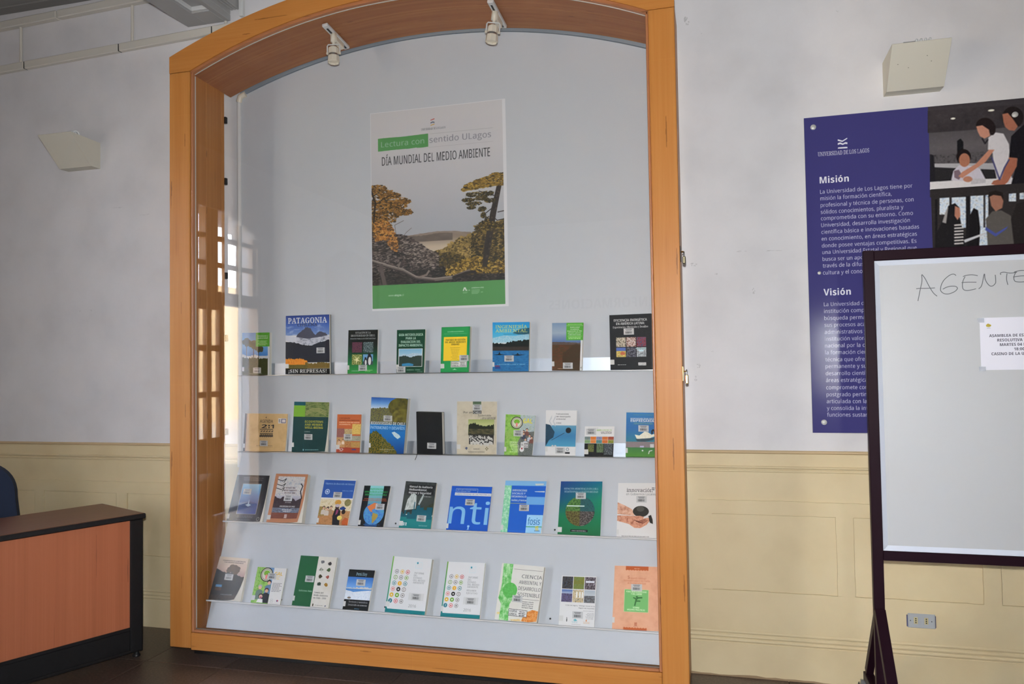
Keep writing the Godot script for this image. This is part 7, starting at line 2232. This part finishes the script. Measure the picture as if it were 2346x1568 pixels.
# ---------------------------------------------------------------- blue sign on the wall
func make_sign() -> void:
	var x0 := 0.430
	var y1 := 2.648
	var w := 1.70
	var h := 1.483
	var W := 3060
	var H := int(W * h / w)
	var cv := Cv.new(self, W, H, rgb(64, 62, 116))
	var z := 0.0252
	var P := func(a: Array) -> Array:        # pixels of the photograph to places on the sign
		var o := []
		for i in range(0, a.size(), 2):
			var q := pz(a[i], a[i + 1], z)
			o.append_array([(q.x - x0) / w, (y1 - q.y) / h])
		return o
	var Z6 := func(a: Array) -> Array:       # pixels of a doubled view of the sign
		var o := []
		for i in range(0, a.size(), 2): o.append_array([1820.0 + a[i] / 1.985, 220.0 + a[i + 1] / 1.985])
		return P.call(o)
	var Z8 := func(a: Array) -> Array:
		var o := []
		for i in range(0, a.size(), 2): o.append_array([1980.0 + a[i] / 3.92, 60.0 + a[i + 1] / 3.92])
		return P.call(o)
	var white := rgb(226, 226, 232)
	var soft := rgb(196, 196, 214)
	var put := func(s: String, x: float, y: float, xr: float, cap: float, f: String, c: Color) -> void:
		var a: Array = Z6.call([x, y, xr, y])
		cv.text(s, a[0], a[1], cap / h, c, f, 0, a[2] - a[0])
	# logo
	for q in [[197, 197, 218, 203, 240, 190, 240, 195, 218, 209, 197, 204], [197, 215, 208, 211, 220, 216, 232, 210, 241, 211, 241, 219, 230, 218, 220, 223, 208, 219, 197, 223], [198, 234, 241, 231, 241, 238, 198, 240]]: cv.poly(Z6.call(q), white)
	put.call("UNIVERSIDAD DE LOS LAGOS", 107.0, 275.0, 341.0, 0.019, "serif", white)
	put.call("Misión", 115.0, 398.0, 248.0, 0.030, "sansb", white)
	var L1 := [["La Universidad de Los Lagos tiene por", 445, 117, 538], ["misión la formación científica,", 475, 118, 443], ["profesional y técnica de personas, con", 506, 119, 543], ["sólidos conocimientos, pluralista y", 537, 120, 497], ["comprometida con su entorno. Como", 566, 121, 540], ["Universidad, desarrolla investigación", 597, 122, 526], ["científica básica e innovaciones basadas", 628, 123, 568], ["en conocimiento, en áreas estratégicas", 659, 124, 558], ["donde posee ventajas competitivas. Es", 690, 125, 556], ["una Universidad Estatal y Regional que", 720, 127, 557], ["busca ser un aporte", 751, 128, 345], ["través de la difusión", 781, 129, 350], ["cultura y el conocimiento", 813, 130, 408]]
	for l in L1: put.call(l[0], float(l[2]), float(l[1]), float(l[3]), 0.0180, "sans", soft)
	put.call("Visión", 133.0, 908.0, 257.0, 0.030, "sansb", white)
	var L2 := [["La Universidad de", 957, 134], ["institución comprometida", 988, 135], ["búsqueda permanente", 1020, 136], ["sus procesos académicos", 1051, 137], ["administrativos y", 1083, 138], ["institución valorada", 1114, 139], ["nacional por la calidad", 1145, 139], ["la formación científica", 1176, 140], ["técnica que ofrece", 1208, 141], ["permanente y su", 1239, 142], ["desarrollo científico", 1271, 143], ["áreas estratégicas", 1302, 144], ["compromete con", 1335, 145], ["postgrado pertinente", 1367, 146], ["articulada con la", 1398, 147], ["y consolida la integración", 1429, 148], ["funciones sustantivas", 1459, 149]]
	var kk: float = (538.0 - 117.0) / glyphs("La Universidad de Los Lagos tiene por", "sans")[1]
	for l in L2:
		var gw: float = glyphs(l[0], "sans")[1]
		put.call(l[0], float(l[2]), float(l[1]), l[2] + gw * kk * 1.0, 0.0180, "sans", soft)
	# upper photograph: a lesson with a stethoscope
	var xl: float = Z6.call([608, 70])[0]
	var vm: float = Z6.call([620, 425])[1]
	cv.grad(xl, 0, 1, vm, [rgb(60, 55, 58), rgb(92, 88, 90), rgb(70, 66, 70)])
	cv.tex(Z8.call([570, 760, 1435, 700, 1435, 900, 570, 960]), [rgb(48, 44, 46), rgb(66, 60, 62)], 4, 0.006)
	for q in [[797, 830, 18, 8], [1140, 757, 24, 9]]:
		var a: Array = Z8.call([q[0], q[1]])
		cv.ell(a[0], a[1], q[2] / 3.92 / 800.0, q[3] / 3.92 / 700.0, rgb(250, 240, 220))
	cv.poly(Z8.call([835, 1030, 865, 1010, 890, 1040, 890, 1180, 835, 1180]), rgb(24, 24, 26))
	cv.tex(Z8.call([590, 1160, 1180, 1120, 1180, 1260, 590, 1260]), [rgb(50, 46, 48), rgb(90, 86, 88), rgb(40, 38, 40)], 6, 0.02)
	cv.poly(Z8.call([620, 1235, 1180, 1230, 1180, 1290, 620, 1268]), rgb(168, 166, 168))
	cv.poly(Z8.call([620, 1268, 1180, 1290, 1180, 1400, 620, 1400]), rgb(40, 38, 40))
	cv.poly(Z8.call([590, 1150, 625, 1160, 640, 1400, 590, 1400]), rgb(34, 32, 36))
	cv.poly(Z8.call([590, 1400, 880, 1380, 1435, 1360, 1600, 1350, 1600, 1445, 590, 1475]), rgb(214, 210, 210))
	cv.poly(Z8.call([800, 1300, 850, 1250, 960, 1255, 1040, 1280, 1090, 1375, 1080, 1400, 780, 1385]), rgb(196, 190, 200))
	cv.poly(Z8.call([805, 1300, 850, 1290, 880, 1340, 850, 1380, 810, 1360]), rgb(120, 100, 110))
	var el := func(x: float, y: float, rx: float, ry: float, c: Color) -> void:
		var o := []
		for i in 24: o.append_array([x + cos(TAU * i / 24) * rx, y + sin(TAU * i / 24) * ry])
		cv.poly(Z8.call(o), c)
	el.call(893.0, 1175.0, 66.0, 70.0, rgb(30, 24, 24))
	el.call(900.0, 1203.0, 50.0, 62.0, rgb(164, 108, 84))
	cv.poly(Z8.call([1115, 1000, 1180, 955, 1250, 965, 1300, 1060, 1310, 1200, 1330, 1420, 1200, 1410, 1165, 1260, 1150, 1120, 1110, 1110]), rgb(206, 202, 204))
	cv.poly(Z8.call([1120, 1110, 1170, 1110, 1090, 1220, 960, 1310, 880, 1365, 845, 1350, 880, 1310, 1000, 1240]), rgb(186, 128, 104))
	el.call(1085.0, 895.0, 82.0, 72.0, rgb(36, 28, 28))
	el.call(1150.0, 920.0, 30.0, 60.0, rgb(36, 28, 28))
	cv.poly(Z8.call([1005, 900, 1060, 890, 1120, 930, 1130, 985, 1080, 1010, 1040, 990, 1020, 950]), rgb(190, 134, 112))
	cv.poly(Z8.call([1435, 885, 1380, 930, 1320, 990, 1300, 1180, 1380, 1195, 1320, 1420, 1700, 1430, 1700, 885]), rgb(26, 24, 28))
	cv.poly(Z8.call([1300, 1178, 1375, 1185, 1370, 1260, 1290, 1400, 1240, 1440, 1140, 1420, 1160, 1390, 1230, 1370]), rgb(160, 98, 76))
	el.call(1335.0, 820.0, 96.0, 98.0, rgb(34, 28, 28))
	cv.poly(Z8.call([1240, 790, 1290, 780, 1340, 840, 1380, 900, 1350, 940, 1300, 935, 1265, 905, 1250, 860]), rgb(164, 104, 82))
	cv.line(Z8.call([1060, 1010, 1085, 1055, 1110, 1020]), 0.0035, rgb(40, 36, 40))
	cv.line(Z8.call([1145, 1180, 1180, 1280, 1215, 1380, 1260, 1270, 1300, 1200]), 0.0035, rgb(70, 70, 110))
	cv.tex(Z8.call([960, 1370, 1090, 1370, 1090, 1410, 960, 1420]), [rgb(170, 166, 170), rgb(200, 196, 198)], 5, 0.05)
	el.call(930.0, 1375.0, 42.0, 26.0, rgb(176, 120, 96))
	cv.poly(Z8.call([590, 1470, 1700, 1425, 1700, 1500, 590, 1540]), rgb(56, 52, 52))
	# lower photograph: people talking by bright windows
	var Z6p := func(a: Array, c: Color) -> void: cv.poly(Z6.call(a), c)
	cv.r(xl, vm, 1, 1, rgb(46, 42, 42))
	for q in [[660, 465, 705, 540], [715, 462, 780, 600], [800, 455, 860, 640], [868, 452, 882, 600], [975, 445, 1008, 480], [1024, 442, 1044, 470], [840, 600, 880, 690]]:
		cv.tex(Z6.call([q[0], q[1], q[2], q[1] - 3, q[2], q[3], q[0], q[3]]), [rgb(110, 130, 160), rgb(190, 206, 222), rgb(226, 232, 236), rgb(120, 120, 120)], int(q[0]), 0.03)
	Z6p.call([640, 470, 650, 470, 650, 690, 640, 690], rgb(28, 26, 28))
	Z6p.call([780, 455, 800, 455, 800, 690, 780, 690], rgb(30, 28, 30))
	Z6p.call([800, 540, 815, 510, 835, 520, 845, 600, 840, 690, 790, 690], rgb(26, 24, 26))
	Z6p.call([650, 690, 648, 620, 672, 570, 700, 500, 730, 488, 752, 510, 752, 550, 760, 590, 780, 650, 775, 690], rgb(30, 28, 30))
	Z6p.call([730, 500, 752, 510, 755, 545, 742, 565, 728, 545], rgb(176, 120, 98))
	for i in 7: Z6p.call([726, 585 + i * 14, 768, 582 + i * 14, 770, 589 + i * 14, 727, 592 + i * 14], rgb(196, 190, 186))
	Z6p.call([672, 575, 690, 520, 700, 505, 690, 580], rgb(150, 146, 144))
	Z6p.call([880, 690, 870, 560, 900, 525, 940, 520, 985, 545, 1000, 690], rgb(88, 84, 80))
	Z6p.call([885, 450, 905, 433, 940, 440, 952, 470, 945, 510, 915, 525, 895, 500], rgb(156, 108, 88))
	Z6p.call([880, 462, 885, 438, 915, 430, 948, 440, 952, 480, 940, 455, 905, 450], rgb(34, 28, 26))
	Z6p.call([870, 595, 915, 625, 972, 592, 965, 605, 915, 640, 868, 610], rgb(70, 80, 150))
	Z6p.call([770, 655, 870, 620, 872, 628, 775, 668], rgb(196, 196, 200))
	Z6p.call([1000, 690, 985, 560, 1010, 490, 1044, 480, 1300, 480, 1300, 690], rgb(38, 34, 34))
	cv.soften(xl, 0.0, 1.0, vm, 7.0)
	cv.soften(xl, vm, 1.0, 1.0, 7.0)
	cv.rt(xl, 0, 1, 1, [Color(0, 0, 0, 0.10), Color(1, 1, 1, 0.02), Color(0.9, 0.9, 1, 0.07)], 71, 0.02)
	var t := thing("wall_sign", "large acrylic sign with blue text half and photographs, on steel standoffs behind the whiteboard", "sign", Vector3(x0 + w / 2, y1 - h, 0))
	var m := tex_mat(cv.out(), 0.12)
	m.metallic_specular = 0.3
	var st := st_new()
	quad(st, Vector3(-w / 2, 0, z), Vector3(-w / 2, h, z), Vector3(w / 2, h, z), Vector3(w / 2, 0, z))
	part(t, "printed_face", done(st), m, "blue and photographic print")
	part(t, "sheet", box(Vector3(-w / 2, 0, 0.019), Vector3(w / 2, h, z - 0.0003), 0.0), mat(rgb(150, 146, 110), 0.3), "edge of the acrylic sheet")
	for q in [[1863, 292], [2325, 263], [1877, 626], [1888, 968], [2135, 578]]:
		var p := pz(q[0], q[1], z)
		st = st_new()
		var r := 0.0125 if q[0] != 1877 and q[0] != 2135 else 0.008
		lathe(st, [Vector2(0, 0.026), Vector2(0.006, 0.026), Vector2(0.006, 0.0258 - 0.0005), Vector2(r, 0.0253)], 20, Transform3D(Basis(Vector3.RIGHT, PI / 2), Vector3.ZERO))
		lathe(st, [Vector2(0, 0.031), Vector2(r * 0.9, 0.031), Vector2(r, 0.0295), Vector2(r, 0.0), Vector2(0, 0)], 20, Transform3D(Basis(Vector3.RIGHT, PI / 2), Vector3.ZERO))
		part(t, "standoff", done(st), M.standoff, "round steel standoff", Vector3(p.x - x0 - w / 2, p.y - (y1 - h), 0))
	for q in [[1.86, 2.602], [1.86, 1.911], [1.86, 1.213], [1.28, 1.213]]:
		st = st_new()
		lathe(st, [Vector2(0, 0.031), Vector2(0.011, 0.031), Vector2(0.0125, 0.0295), Vector2(0.0125, 0.0), Vector2(0, 0)], 20, Transform3D(Basis(Vector3.RIGHT, PI / 2), Vector3.ZERO))
		part(t, "standoff", done(st), M.standoff, "round steel standoff", Vector3(q[0] + 0.23 - x0 - w / 2, q[1] - (y1 - h), 0))

func _ready() -> void:
	set_view()
	make_materials()
	make_room()
	make_case()
	make_spotlights()
	make_sconces()
	make_outlet()
	make_whiteboard()
	make_desk()
	make_chair()
	make_sign()
	make_poster()
	make_books()
